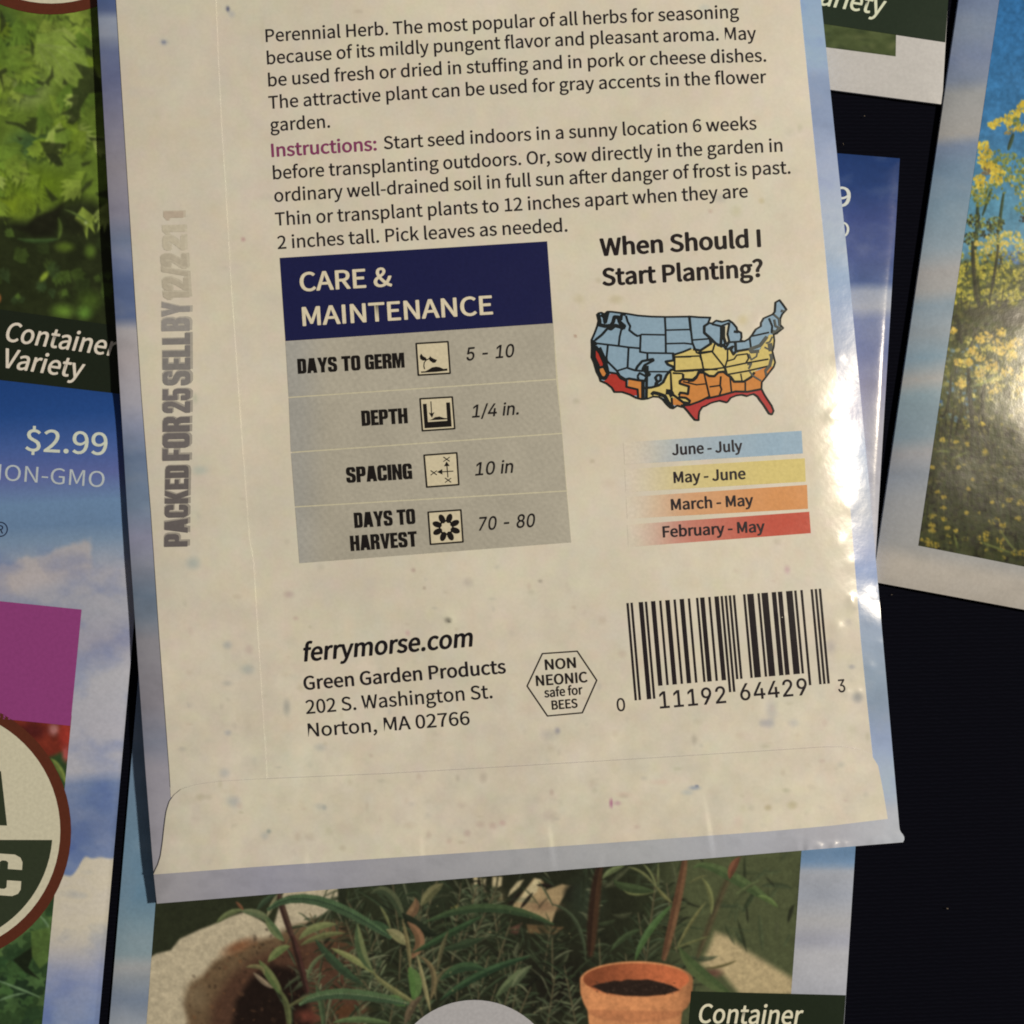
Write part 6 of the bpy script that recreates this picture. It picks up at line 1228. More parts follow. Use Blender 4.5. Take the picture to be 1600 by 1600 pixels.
def big_packet():
    root = thing('seed_packet', 'largest packet, cream back up, printed with care table, map and barcode',
                 'seed packet', 800, 600, GROUP)
    H = H_big
    # envelope: the sky-printed paper that wraps round the sides and the foot
    ys = np.concatenate([np.arange(0, 1.0, 1 / 400.0), [1.0]])
    nc = 300
    s = np.linspace(0, 1, nc); s = (s + 0.0)[None, :]
    Yl = -300 + ys * 1712; Yr = -300 + ys * 1616
    X = LX(Yl)[:, None] * (1 - s) + RX(Yr)[:, None] * s
    Y = Yl[:, None] * (1 - s) + Yr[:, None] * s
    sheet('envelope', X, Y, H, 0.0, big_sky, PAPER, root, wall=0.75 * MM)
    # cream back panel, between the side folds, ending under the foot flap
    pl = curve_fn([(-300, 165), (0, 181), (400, 206.5), (500, 213), (620, 221), (800, 235.5), (1000, 249), (1200, 264), (1250, 267)])
    pr = curve_fn([(-300, 1219), (0, 1250), (400, 1290), (500, 1299), (800, 1329), (900, 1337), (1000, 1345), (1100, 1355), (1175, 1363), (1260, 1371)])
    nr = 600; s = np.linspace(0, 1, 440)[None, :]; t = np.linspace(0, 1, nr)
    Yl = -296 + t * (1246 + 296); Yr = -296 + t * (1190 + 296)
    X = pl(Yl)[:, None] * (1 - s) + pr(Yr)[:, None] * s
    Y = Yl[:, None] * (1 - s) + Yr[:, None] * s
    panel = sheet('back_panel', X, Y, H, 0.05 * MM, cream, PAPER, root, wall=0.04 * MM)
    # glued side seam: the overlapping strip on the left
    seam = curve_fn([(-300, 322), (0, 337), (100, 341), (200, 346), (260, 350), (450, 361), (650, 375), (800, 386), (840, 389), (880, 396), (1000, 403), (1200, 416), (1240, 418)])
    ys_ = np.linspace(-290, 1230, 560)
    X, Y = ruled_rows(ys_, lambda v: pl(v) + 0.4, seam, 46)
    sheet('side_seam', X, Y, H, 0.115 * MM, cream, PAPER, root, wall=0.06 * MM)
    # foot flap with rounded corner, folded up and glued
    top = curve_fn([(240, 1366), (243, 1359), (247, 1351), (251, 1338), (254, 1318), (257, 1290), (260, 1268), (265, 1252), (272, 1242), (283, 1233), (305, 1226), (340, 1221),
                    (400, 1217.5), (600, 1209), (800, 1197.5), (1000, 1185.5), (1200, 1173), (1290, 1167), (1320, 1167), (1345, 1172), (1362, 1180), (1372, 1196), (1380, 1236), (1387, 1278)])
    bot = curve_fn([(240, 1366.5), (400, 1354.5), (600, 1341), (800, 1327.5), (1000, 1313.5), (1200, 1299), (1300, 1290), (1387, 1279.5)])
    xs = np.concatenate([np.linspace(240, 300, 60), np.linspace(300, 1340, 380)[1:], np.linspace(1340, 1387, 36)[1:]])
    v = np.linspace(0, 1, 60)[:, None]
    X = np.repeat(xs[None, :], 60, 0); Y = top(xs)[None, :] * (1 - v) + bot(xs)[None, :] * v
    sheet('foot_flap', X, Y, H, 0.215 * MM, cream, PAPER, root, wall=0.16 * MM, wall_colour=ink((96, 84, 104)))
    Ht = H
    O1, O2, O3, O4 = 0.075 * MM, 0.095 * MM, 0.115 * MM, 0.135 * MM

    def words(name, items, c=TEXT, parent=root, off=O1, **kw):
        ik = Ink()
        for it in items:
            d = dict(kw); d.update(it[4] if len(it) > 4 else {})
            letter(ik, it[0], it[1], it[2], it[3], d.pop('c', c), **d)
        return ik.build(name, H, off, parent)
    # description and instructions
    LN = [
        ('Perennial Herb. The most popular of all herbs for seasoning', (415.5, 65.5), (1155, 27.5), 19.5, (785, 44.5)),
        ('because of its mildly pungent flavor and pleasant aroma. May', (417.5, 100.5), (1182, 61.5), 19.5, (750, 78)),
        ('be used fresh or dried in stuffing and in pork or cheese dishes.', (419.5, 135), (1197.5, 96), 19.5, (722, 115)),
        ('The attractive plant can be used for gray accents in the flower', (420, 170), (1198, 129.5), 19.5, (720, 150)),
        ('garden.', (423, 205), (516, 199), 19.5, None),
        ('before transplanting outdoors. Or, sow directly in the garden in', (427, 280), (1223, 236.5), 19.8, (662, 266)),
        ('ordinary well-drained soil in full sun after danger of frost is past.', (429, 315.5), (1235.5, 271), 19.8, (640, 302)),
        ('Thin or transplant plants to 12 inches apart when they are', (430.5, 352.5), (1169, 308), 20, (777, 331)),
        ('2 inches tall. Pick leaves as needed.', (434, 389), (887, 361.5), 20, (652, 375))]
    for tx, a, b, cap, mid in LN:
        words('text_line', [(tx, a, b, cap, {'mid': mid, 'bold': 12})])
    o = words('text_line', [('Start seed indoors in a sunny location 6 weeks', (600, 233), (1182.5, 202), 19.6, {'mid': (860, 217.5), 'bold': 12})])
    words('instructions_heading', [('Instructions:', (424.5, 245), (589, 234.5), 20, {'bold': 24})], c=ink((128, 58, 90)))
    words('map_heading', [('When Should I', (938, 399.5), (1189.5, 385), 26, {'bold': 35}), ('Start Planting?', (941.5, 446), (1193, 431.5), 26, {'bold': 35})], c=ink((32, 26, 26)))
    # care table
    G = ink((172, 160, 133))
    def table_grid(TL, TR, BR, BL, off, c, name, parent, st=9):
        X, Y = quad_grid(TL, TR, BR, BL, st)
        return sheet(name, X, Y, H, off, c, PRINT, parent)
    table = table_grid((446, 533.5), (864.5, 505), (892.5, 847.5), (468, 880), 0.066 * MM, ink((196, 184, 152)), 'care_table', root)
    rows = [((446, 533.5), (864.5, 505), (869, 591.5), (451, 620)), ((451.2, 622), (869.2, 593.5), (878, 676), (454.5, 706)),
            ((454.7, 708), (878.2, 678), (885, 766), (461, 791)), ((461.2, 793), (885.2, 768), (892.5, 847.5), (468, 880))]
    def grey(X, Y):
        n = vnoise(X, Y, 60, 15, 4) - 0.5
        c = np.array([170.0, 160, 140]) * (1 + 0.10 * n)[..., None] + (np.array([-8, -4, 4.]) * smooth(520, 460, X)[..., None])
        fine = np.sin((X + Y) * 2.1) * np.sin((X - Y) * 2.1)
        return ink(c * (1 + 0.02 * fine)[..., None])
    for q in rows:
        X, Y = quad_grid(*q, 4.0)
        sheet('table_row', X, Y, H, 0.08 * MM, grey, PRINT, table)
    head = table_grid((437, 403), (855, 377), (864, 505), (446, 533), 0.08 * MM, ink((27, 29, 66)), 'table_heading', root)
    words('heading_text', [('CARE &', (469, 455), (613, 446.5), 28.5, {'bold': 20}), ('MAINTENANCE', (473, 509), (770.5, 490.5), 28.5, {'bold': 20})],
          c=ink((214, 198, 166)), parent=head, off=O2)
    for tx, a, b, cap in (('DAYS TO GERM', (465.5, 584), (632.5, 574), 23), ('DEPTH', (565.5, 665.5), (637.5, 661), 23.5), ('SPACING', (541.5, 754.5), (644.5, 748), 24),
                          ('DAYS TO', (554, 825), (649.5, 818.3), 23.5), ('HARVEST', (548, 861), (652.5, 853.5), 23.5)):
        words('row_title', [(tx, a, b, cap, {'font': 'B', 'bold': 9, 'track': 10})], c=ink((26, 22, 20)), parent=table, off=O2)
    for tx, a, b, cap in (('5 - 10', (728.5, 563.5), (802.5, 557.5), 20), ('1/4 in.', (737.5, 652.5), (810.5, 647.5), 19.5), ('10 in', (742.5, 743), (801, 738.5), 20), ('70 - 80', (747, 829), (835, 823), 20.5)):
        words('row_value', [(tx, a, b, cap, {'font': 'G', 'bold': 17, 'slant': 0.2, 'track': 10})], c=ink((28, 24, 24)), parent=table, off=O2)
    # pictograms
    def P1(p): return [(640 + a / 9.41, 520 + b / 9.41) for a, b in p]
    def P2(p): return [(650 + a / 9.41, 690 + b / 9.41) for a, b in p]
    K_ = ink((26, 22, 20)); CR = ink((204, 188, 154))
    boxes = [P1([(98, 158), (565, 130), (597, 594), (130, 622)]), P1([(155, 970), (628, 944), (664, 1408), (190, 1440)]),
             P2([(120, 200), (600, 165), (630, 632), (160, 668)]), P2([(180, 1038), (660, 1004), (692, 1474), (215, 1510)])]
    icons = []
    for bx in boxes:
        f = Ink(); f.poly(bx, CR, L=20); fo = f.build('icon_panel', H, O2, table)
        e = Ink(); e.stroke(bx, 2.5, K_, closed=True); 
        icons.append((fo, e))
    e = icons[0][1]
    e.poly(P1([(168, 568), (230, 566), (280, 540), (330, 508), (390, 498), (440, 505), (500, 530), (556, 524), (556, 556), (400, 574), (172, 588)]), K_)
    e.poly(P1([(170, 305), (150, 345), (160, 385), (195, 408), (245, 405), (252, 385), (235, 362), (200, 345)]), K_)
    e.poly(P1([(302, 338), (296, 360), (280, 375), (300, 410), (345, 442), (380, 438), (405, 398), (365, 385), (320, 362)]), K_)
    e.stroke(P1([(222, 535), (210, 490), (215, 440), (240, 405), (290, 378)]), 1.5, K_)
    e = icons[1][1]
    e.poly(P1([(195, 1046), (250, 1042), (270, 1312), (555, 1292), (538, 1026), (594, 1022), (620, 1378), (222, 1404)]), K_)
    e.poly(P1([(280, 1286), (330, 1270), (375, 1240), (440, 1230), (500, 1250), (550, 1256), (548, 1272), (420, 1280)]), K_)
    e.stroke(P1([(314, 1008), (324, 1190)]), 1.4, K_); e.poly(P1([(284, 1172), (325, 1188), (366, 1164), (330, 1250)]), K_)
    e = icons[2][1]
    for cx, cy in ((450, 258), (262, 457), (472, 566)):
        e.stroke(P2([(cx - 46, cy - 32), (cx + 46, cy + 32)]), 1.5, K_); e.stroke(P2([(cx - 46, cy + 36), (cx + 46, cy - 30)]), 1.3, K_)
    e.stroke(P2([(470, 525), (455, 350)]), 1.5, K_); e.stroke(P2([(550, 434), (380, 444)]), 1.5, K_)
    e.poly(P2([(450, 292), (412, 362), (496, 358)]), K_); e.poly(P2([(308, 446), (386, 404), (390, 484)]), K_)
    e = icons[3][1]
    for k in range(8):
        t = math.radians(22.5 + 45 * k - 4); cx, cy = 445, 1262
        qx, qy = cx + 140 * math.cos(t), cy + 140 * math.sin(t)
        pts = []
        for j in range(14):
            a = j * math.tau / 14; ex, ey = 72 * math.cos(a), 44 * math.sin(a)
            pts.append((qx + ex * math.cos(t) - ey * math.sin(t), qy + ex * math.sin(t) + ey * math.cos(t)))
        e.poly(P2(pts), K_)
    ring = P2([(445 + 112 * math.cos(j * math.tau / 24), 1262 + 112 * math.sin(j * math.tau / 24)) for j in range(24)])
    hole = P2([(445 + 84 * math.cos(j * math.tau / 24), 1262 + 84 * math.sin(j * math.tau / 24)) for j in range(24)])
    e.poly(ring, K_, holes=[hole])
    for fo, e in icons: e.build('icon_drawing', H, 0.02 * MM + O2, fo)
    # planting map
    zoom = 9.697
    def A(p): return [(915 + a / zoom, 460 + b / zoom) for a, b in p]
    def B(p): return [(1075 + a / zoom, 460 + b / zoom) for a, b in p]
    def Cc(p): return [(1000 + a / 13.333, 540 + b / 13.333) for a, b in p]
    coastW = A([(190, 285), (240, 275), (290, 300), (330, 260), (400, 262), (620, 290), (800, 320), (1000, 335), (1220, 340), (1560, 335)])
    north = B([(10, 332), (180, 345), (342, 350), (310, 430), (370, 440), (430, 395), (520, 415), (620, 390), (680, 430), (740, 500), (750, 550), (810, 580), (815, 650), (800, 700),
               (860, 710), (930, 670), (980, 610), (1030, 530), (1110, 480), (1110, 430), (1150, 360), (1290, 300), (1320, 260), (1330, 120), (1390, 85), (1440, 150), (1495, 228),
               (1430, 300), (1400, 370), (1400, 460), (1445, 510), (1370, 570), (1300, 610), (1310, 700), (1300, 800), (1280, 860), (1300, 940), (1322, 1030), (1300, 1100), (1230, 1190),
               (1170, 1270), (1120, 1330), (1115, 1430)])
    florida = [(1190.5, 608.5), (1194.6, 616.7), (1200, 625), (1206, 634), (1209, 642), (1206.5, 647.5), (1202, 646), (1197.5, 639), (1193, 632), (1187.5, 625), (1184, 619.5), (1178, 615.5), (1172, 617), (1167.8, 618.8), (1159.6, 616.7), (1151, 617.8), (1142, 621.5), (1138, 627)]
    gulf = [(1136, 628.7), (1125, 626), (1116, 628), (1110, 630), (1103, 634), (1097.5, 636), (1093, 643), (1092, 650), (1092, 656.5), (1086, 656), (1080, 649), (1075, 642.5), (1069, 636), (1065, 635.5), (1058.5, 633.5), (1052.5, 638), (1048, 637), (1042, 631.5), (1036, 624), (1030, 620), (1021, 619.5), (1013.5, 622.5), (1006, 623.6), (1002.7, 623.5), (994.4, 621.5), (985, 616.5), (972.7, 612.4), (960.4, 612.4), (956.2, 605.4), (948, 599), (938.7, 595), (937, 589), (932.5, 580.6), (928.4, 566), (924.8, 558), (925.3, 542.5), (924.8, 531), (929.4, 520.8), (933.6, 509.5), (935.6, 501), (934.6, 490)]
    outline = coastW + north + florida + gulf
    base_map = Ink(); base_map.poly(outline, ink((134, 156, 168)), L=14)
    mp = base_map.build('planting_map', H, O1, root)
    mp['label'] = 'map of states coloured by planting month'
    lake = Ink(); lake.poly(B([(540, 490), (600, 460), (610, 500), (590, 560), (600, 640), (610, 720), (580, 725), (545, 650)]), ink((204, 190, 158)))
    lake.build('map_lake', H, O2, mp)
    Rd = Ink(); rc = ink((170, 52, 42)); rc2 = ink((174, 58, 54))
    redS = Cc([(880, 1250), (1040, 1235), (1250, 1160), (1450, 1060)]) + B([(300, 1575), (500, 1530), (720, 1470), (900, 1475), (1110, 1435)]) + florida + gulf[:12]
    Rd.poly(redS, rc2, L=14)
    Rd.poly(A([(290, 1310), (340, 1230), (400, 1195), (480, 1200), (520, 1270), (610, 1310), (620, 1400), (790, 1440), (780, 1530), (720, 1530), (560, 1478), (440, 1478), (400, 1408), (320, 1348), (232, 1308)]), rc, L=14)
    Rd.poly(A([(150, 830), (190, 880), (285, 1050), (250, 1095), (185, 1060), (140, 900)]), rc, L=14)
    Rd.build('climate_zone', H, O2, mp)
    Or = Ink(); oc = ink((198, 126, 62))
    Or.poly(Cc([(640, 1225), (720, 1240), (900, 1240), (1040, 1235), (1250, 1160), (1450, 1060)]) + B([(300, 1575), (500, 1530), (720, 1470), (900, 1475), (1110, 1430), (1120, 1330), (1170, 1270), (1230, 1190), (1290, 1100), (1230, 1085), (1010, 1170), (880, 1280), (700, 1300), (600, 1200), (540, 1150), (300, 1160), (160, 1170), (60, 1290), (-60, 1300)]) + Cc([(860, 700), (840, 780), (1010, 870), (990, 980), (850, 1000), (640, 1000)]), oc, L=12)
    Or.poly(A([(650, 1285), (860, 1320), (870, 1590), (800, 1575), (790, 1430), (640, 1395)]), oc)
    Or.poly(A([(205, 1130), (280, 1115), (335, 1200), (280, 1275), (215, 1215)]), oc)
    Or.build('climate_zone', H, 0.105 * MM, mp)
    Ye = Ink(); yc = ink((204, 180, 106))
    yel = A([(1340, 935), (1480, 870), (1600, 825)]) + B([(110, 832), (190, 850), (250, 790), (350, 740), (410, 740), (440, 790), (520, 800), (570, 850), (640, 800), (680, 860), (700, 915), (780, 870), (920, 830), (960, 880), (1040, 885), (1100, 825), (1120, 760), (1180, 700), (1230, 610), (1300, 610), (1308, 700), (1296, 800), (1278, 860), (1298, 940), (1318, 1030), (1290, 1090), (1230, 1095), (1100, 1115), (1010, 1170), (1000, 1240), (900, 1305), (800, 1322), (700, 1322), (650, 1250), (600, 1215), (540, 1175), (460, 1180), (400, 1240), (320, 1232), (240, 1185), (160, 1180), (130, 1260), (80, 1305), (-40, 1310)]) + \
        Cc([(880, 710), (815, 765), (900, 815), (1020, 865), (1005, 990), (940, 985), (850, 975), (812, 1040), (1010, 1100), (1035, 1165), (1000, 1215), (890, 1190), (700, 1085), (650, 1200), (570, 1205), (490, 1085), (400, 1055), (250, 1055), (165, 1085), (150, 880), (280, 850), (420, 830), (500, 750), (600, 580), (690, 470), (560, 345), (700, 335), (715, 225)])
    Ye.poly(yel, yc, L=12)
    Ye.build('climate_zone', H, 0.118 * MM, mp)
    bd = Ink(); kc = ink((26, 30, 30)); gc = ink((84, 84, 76))
    def ln(p, w=1.9, c=kc): bd.stroke(p, w * 1.22, c, seg=9)
    ln(outline + outline[:1], 2.3)
    T3, T4 = 3.2, 4.6
    for p, w in (
        (A([(190, 290), (215, 400), (215, 460), (300, 480), (390, 470), (420, 420), (440, 340), (500, 345), (520, 420), (590, 480), (570, 520)]), T4),
        (A([(330, 500), (390, 520), (450, 470), (530, 490), (580, 520)]), T4), (A([(240, 300), (290, 340), (300, 420), (330, 300), (340, 270)]), T4),
        (A([(330, 520), (250, 610), (150, 690)]), T3), (A([(120, 690), (130, 750), (170, 740)]), T4), (A([(545, 530), (520, 640), (505, 775)]), 2.2),
        (A([(540, 300), (545, 380), (555, 300), (610, 310)]), 2.6), (A([(615, 320), (640, 410), (680, 480), (665, 540), (740, 600), (790, 630), (840, 615)]), 2.4),
        (A([(840, 605), (1200, 612)]), 2.0), (A([(838, 610), (828, 870), (930, 885), (1340, 892)]), 2.2), (A([(1205, 345), (1215, 540), (1220, 890)]), 2.2),
        (A([(1225, 540), (1590, 530)]), 2.0), (A([(1570, 340), (1590, 530), (1610, 600)]), 2.0), (A([(1225, 745), (1500, 738), (1640, 755)]), 2.0),
        (A([(170, 740), (510, 780), (650, 800), (830, 815)]), 2.2), (A([(340, 770), (320, 960), (330, 1010), (480, 1160), (520, 1230), (600, 1280)]), 2.3),
        (A([(655, 800), (640, 1100)]), 2.2), (A([(470, 1160), (630, 1110), (750, 1150), (870, 1160)]), 2.4), (A([(940, 890), (940, 980)]), 2.2),
        (A([(760, 1150), (790, 1090), (860, 1010), (1020, 980), (1030, 1000), (900, 1070), (870, 1130), (920, 1180)]), T3), (A([(930, 1080), (930, 1200), (960, 1220), (970, 1190)]), T4), (A([(870, 1120), (960, 1210)]), T4),
        (A([(960, 1170), (1290, 1170)]), 2.0), (A([(1330, 890), (1340, 1000), (1220, 1015), (1250, 1060), (1340, 1100), (1330, 1160)]), T3), (A([(1350, 930), (1350, 1160), (1480, 1165), (1640, 1155)]), 2.4),
        (A([(1310, 1130), (1230, 1220), (1180, 1330), (1110, 1380), (1000, 1410), (880, 1420)]), T3), (A([(1100, 1215), (1060, 1260), (1090, 1330), (1140, 1300), (1145, 1230), (1100, 1215)]), T3), (A([(1080, 1330), (1070, 1390)]), T4),
        (A([(600, 1290), (660, 1275), (800, 1300), (900, 1310), (930, 1250), (925, 1590)]), T3), (A([(790, 1240), (820, 1190), (900, 1230), (930, 1260)]), 2.4), (A([(790, 1240), (810, 1300)]), 2.4),
        (A([(870, 1320), (870, 1590)]), T4), (A([(1290, 1180), (1310, 1480)]), 2.2), (A([(1320, 1190), (1470, 1200), (1480, 1270)]), 2.0),
        (A([(130, 760), (130, 960), (190, 1080), (190, 1170), (240, 1260), (300, 1270), (340, 1200), (290, 1100), (290, 1040), (220, 880), (150, 790)]), T4), (A([(200, 1110), (290, 1090)]), T3), (A([(220, 800), (310, 1000), (350, 1180), (480, 1200), (530, 1270), (620, 1310), (620, 1400), (790, 1440), (800, 1560)]), 2.6),
        (A([(1350, 910), (1480, 870), (1600, 820)]), 2.8), (A([(1370, 950), (1600, 945)]), 2.0),
        (Cc([(900, 590), (900, 690), (830, 740), (830, 790), (1020, 850), (1000, 1010), (930, 990), (840, 980), (810, 1040)]), T3), (Cc([(690, 580), (890, 585)]), 1.8),
        (Cc([(900, 700), (1100, 710), (1200, 620), (1230, 560), (1320, 560)]), T3), (Cc([(900, 750), (1180, 815), (1380, 795)]), 1.8),
        (Cc([(240, 1030), (280, 980), (380, 1000), (520, 1050), (600, 1200), (690, 1290)]), T4), (Cc([(540, 960), (640, 970), (680, 1060)]), T4 * 1.5), (Cc([(660, 1000), (900, 1180), (1020, 1200), (1040, 1150), (960, 1090), (800, 1070)]), T3), (Cc([(660, 1080), (670, 1250)]), 3.0), (Cc([(900, 1215), (980, 1220)]), 4),
        (Cc([(860, 1245), (1040, 1235), (1250, 1160), (1450, 1060)]) + B([(300, 1575), (500, 1530), (720, 1470), (900, 1475), (1110, 1435)]), 2.8),
        (Cc([(640, 600), (650, 950)]), 2.2), (Cc([(1180, 150), (1500, 115)]), 2.2), (Cc([(720, 235), (1250, 215)]), 2.0), (Cc([(1250, 215), (1300, 350), (1330, 560)]), 2.2), (Cc([(720, 530), (1330, 490), (1620, 500)]), 2.2),
        (B([(30, 350), (50, 560), (70, 730), (130, 880), (180, 900)]), 2.2), (B([(70, 690), (330, 670)]), 2.0), (B([(310, 440), (250, 480), (250, 580), (330, 650), (420, 740), (510, 790), (540, 760), (590, 840)]), T3),
        (B([(370, 450), (500, 480), (630, 430)]), 2.4), (B([(510, 480), (510, 600), (500, 760)]), T3), (B([(630, 430), (600, 600), (630, 720), (580, 800)]), 2.6), (B([(545, 480), (545, 650), (580, 760)]), 3.4),
        (B([(700, 560), (760, 570), (740, 545)]), 3), (B([(600, 725), (840, 710)]), 2.4), (B([(720, 715), (730, 860), (690, 910), (650, 840), (680, 790), (590, 840)]), T3), (B([(740, 860), (920, 830)]), T3),
        (B([(940, 670), (960, 830)]), 2.0), (B([(980, 630), (1230, 575)]), 2.2), (B([(1230, 360), (1280, 480), (1270, 580)]), 2.2),
        (B([(80, 830), (190, 850), (350, 745), (340, 680)]), T3), (B([(410, 740), (370, 870), (560, 1110), (600, 980), (600, 850)]), 2.2), (B([(170, 900), (370, 865)]), 2.2), (B([(190, 910), (240, 1150)]), 2.2),
        (B([(0, 1150), (240, 1150), (540, 1110), (880, 1040), (1220, 980)]), 2.2), (B([(560, 1110), (590, 1220)]), T3), (B([(590, 1215), (900, 1160), (1220, 1085)]), 2.2), (B([(600, 1010), (700, 980), (740, 920), (900, 900), (920, 970), (870, 1050)]), 2.0),
        (B([(240, 1160), (260, 1260), (330, 1560)]), 2.2), (B([(0, 1310), (80, 1305), (130, 1260), (160, 1180), (240, 1185), (320, 1235), (400, 1240), (460, 1180), (540, 1170), (600, 1220), (650, 1250), (700, 1322), (850, 1320), (960, 1250), (1010, 1180)]), T3),
        (B([(330, 1400), (480, 1380)]), 2.0), (B([(500, 1240), (490, 1380), (510, 1440), (480, 1520)]), 2.2), (B([(640, 1260), (660, 1470)]), 2.0), (B([(870, 1330), (870, 1460)]), 2.0), (B([(800, 1200), (820, 1310)]), 1.8)):
        ln(p, w)
    for p, w in ((B([(1300, 300), (1380, 370), (1390, 470)]), 2.2), (B([(1310, 380), (1330, 480), (1430, 520)]), 2.6), (B([(1270, 560), (1340, 580), (1400, 500)]), 5), (B([(1430, 230), (1420, 260), (1480, 240)]), 2),
                 (B([(1200, 640), (1100, 770), (1020, 800), (940, 830), (960, 870), (1080, 860)]), 4.4), (B([(1180, 740), (1240, 720), (1280, 640)]), 2.2), (B([(1240, 740), (1260, 860)]), 6), (B([(1160, 800), (1240, 840)]), 2.2),
                 (B([(1250, 900), (1270, 960), (1240, 1080), (1180, 1150)]), 4), (B([(920, 900), (960, 990), (1040, 940), (1050, 890)]), 2.2), (B([(900, 1060), (960, 1050), (920, 1130)]), 2.6), (B([(930, 1160), (980, 1230), (1110, 1310)]), 2.2), (B([(1170, 1140), (1190, 1240)]), 3)):
        ln(p, w, gc)
    bd.build('state_borders', H, 0.135 * MM, mp)
    # month key: four colour bars fading in from the left
    bars = [('June - July', (1050.5, 711), (1160.5, 704.5), 16.5, (974, 691.3), (1252.5, 673), (1254.5, 708.5), (976, 725.8), (146, 166, 178)),
            ('May - June', (1053, 754.5), (1165.5, 748), 16.8, (976, 733.3), (1257.5, 716), (1259, 752.5), (978, 769), (206, 184, 112)),
            ('March - May', (1049, 797), (1177.5, 789.5), 16.8, (978, 776.8), (1261, 757.5), (1262.5, 795), (980, 810.5), (206, 140, 84)),
            ('February - May', (1036, 839.5), (1195.5, 830.5), 16.8, (980, 819.8), (1264.5, 799.5), (1267, 833), (982, 854.7), (186, 80, 62))]
    for tx, a, b, cap, TL, TR, BR, BL, c in bars:
        def fade(X, Y, c=c):
            t = smooth(975, 1090, X) ** 0.9; t = (t * (1 - 0.25 * (1 - smooth(1060, 1220, X))))[..., None]
            return cream(X, Y) * (1 - t) + ink(c) * t
        X, Y = quad_grid(TL, TR, BR, BL, 4)
        bo = sheet('month_bar', X, Y, H, 0.066 * MM, fade, PRINT, root)
        words('month_text', [(tx, a, b, cap, {'bold': 28})], c=ink((44, 38, 40)), parent=bo, off=O2)
    # address block
    words('address_text', [('ferrymorse.com', (472.5, 1033.5), (738, 1009.5), 27.5, {'bold': 30, 'slant': 0.17})], c=ink((26, 22, 24)))
    words('address_text', [('Green Garden Products', (475, 1078), (791, 1051.5), 20.8, {'bold': 24})], c=ink((34, 28, 30)))
    words('address_text', [('202 S. Washington St.', (478.5, 1115.5), (770, 1090.5), 21, {'bold': 12})], c=ink((30, 26, 28)))
    words('address_text', [('Norton, MA 02766', (482, 1151.5), (734.5, 1132), 20.8, {'bold': 12})], c=ink((30, 26, 28)))
    # hexagonal badge
    hx = [(823.7, 1072), (847.5, 1021.3), (902, 1017.5), (932.5, 1063), (910, 1113.7), (855.5, 1118.7)]
    e = Ink(); e.stroke(hx, 2.2, BLACK, closed=True); bo = e.build('hexagon_badge', H, O1, root)
    words('badge_text', [('NON', (852, 1046.7), (900.5, 1043), 15.8, {'bold': 30}), ('NEONIC', (838, 1071.7), (918.5, 1065.5), 15.8, {'bold': 30}),
                         ('safe for', (851, 1089.7), (911, 1084.5), 14, {'bold': 28}), ('BEES', (862.5, 1108.7), (903, 1105.3), 13.6, {'bold': 32})], c=ink((34, 28, 26)), parent=bo)
    # barcode
    TL, TR, BL, BR = (979, 942.3), (1282.8, 919.6), (992, 1094.5), (1296.5, 1068)
    Lc = ['0001101', '0011001', '0010011', '0111101', '0100011', '0110001', '0101111', '0111011', '0110111', '0001011']
    digits = '011192644293'
    bits = '101' + ''.join(Lc[int(d)] for d in digits[:6]) + '01010' + ''.join(''.join('1' if q == '0' else '0' for q in Lc[int(d)]) for d in digits[6:]) + '101'
    runs = []; i = 0
    while i < 95:
        if bits[i] == '1':
            j = i
            while j < 95 and bits[j] == '1': j += 1
            runs.append((i, j)); i = j
        else: i += 1
    code = None
    short = 0.872
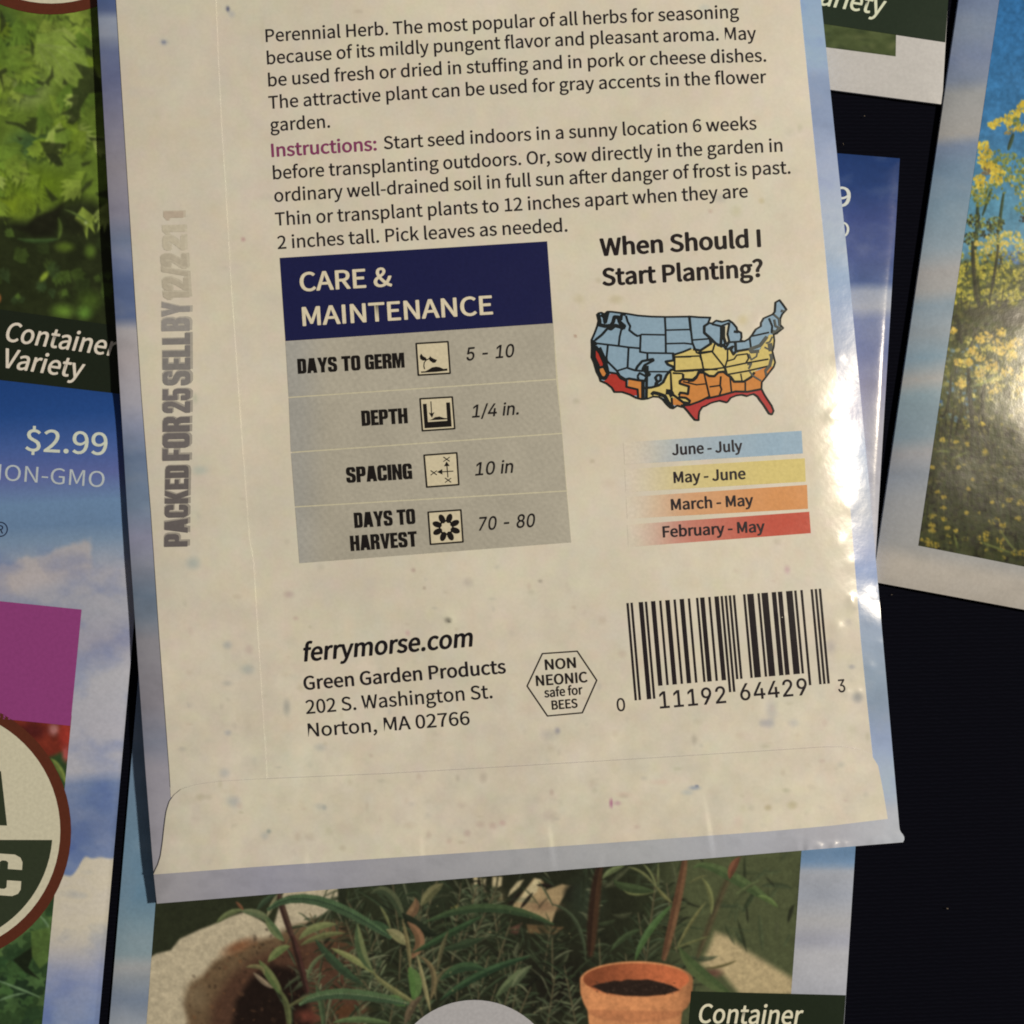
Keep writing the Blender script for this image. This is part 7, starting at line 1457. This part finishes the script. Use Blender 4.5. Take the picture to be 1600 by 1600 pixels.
    for i, j in runs:
        tall = i < 10 or 45 <= i < 50 or i >= 85
        u0, u1 = (i - 0.07) / 95, (j + 0.07) / 95
        f = 1.0 if tall else short
        n = 14; V = []
        for k in range(n + 1):
            t = f * k / n
            for u in (u0, u1):
                V.append((TL[0] + (TR[0] - TL[0]) * u + ((BL[0] - TL[0]) * (1 - u) + (BR[0] - TR[0]) * u) * t,
                          TL[1] + (TR[1] - TL[1]) * u + ((BL[1] - TL[1]) * (1 - u) + (BR[1] - TR[1]) * u) * t))
        ik = Ink(); ik.add(V, [q for k in range(n) for q in ((2 * k, 2 * k + 1, 2 * k + 3), (2 * k, 2 * k + 3, 2 * k + 2))], ink((32, 26, 28)))
        if code is None:
            # digits are the carrier of the bars
            code = words('barcode', [('0', (964.5, 1111.5), (977.5, 1110.5), 20, {'bold': 12, 'font': 'G'}), ('11192', (1031.5, 1107), (1135, 1098), 26, {'bold': 12, 'font': 'G', 'track': 34}),
                                     ('64429', (1157.5, 1094.5), (1262, 1085.5), 26, {'bold': 12, 'font': 'G', 'track': 34}), ('3', (1310.5, 1082), (1321.5, 1081), 20, {'bold': 12, 'font': 'G'})], c=ink((36, 30, 32)))
        ik.build('barcode_bar', H, O1, code)
    # inked date stamp, running up the side seam and fading out
    up = (-1, 0.02)
    ST = [('PACKED', (292.5, 854), (294.5, 727), 35.5, (98, 90, 86)), ('FOR', (295.5, 719.5), (296, 651), 41, (106, 98, 94)), ('25', (296.5, 645), (297, 607), 42, (114, 106, 101)),
          ('SELL', (297, 602), (296.5, 520), 42, (124, 117, 110)), ('BY', (296, 517), (296.5, 471), 43, (144, 136, 127)), ('12/2', (296, 468), (291, 396), 40, (176, 163, 140)),
          ('2', (291, 420), (290, 398), 38, (184, 171, 147)), ('21', (289, 391), (288, 352), 34, (187, 174, 149)), ('1', (286, 344), (286, 330), 30, (178, 160, 138))]
    for tx, a, b, cap, c in ST:
        pale = tuple(v * 0.45 + w_ * 0.55 for v, w_ in zip(c, (192, 180, 156)))
        words('date_stamp', [(tx, (a[0] + 3, a[1] - 1.5), (b[0] + 3, b[1] - 1.5), cap + 3, {'font': 'B', 'bold': 26, 'track': 20, 'up': up})], c=ink(pale, 0.93), off=0.13 * MM)
        words('date_stamp', [(tx, a, b, cap, {'font': 'B', 'bold': 10, 'track': 20, 'up': up})], c=ink(c, 0.93), off=0.145 * MM)

leafy_packet()
priced_packet()
pot_packet()
bloom_packet()
corner_packet()
hidden_packet()
big_packet()
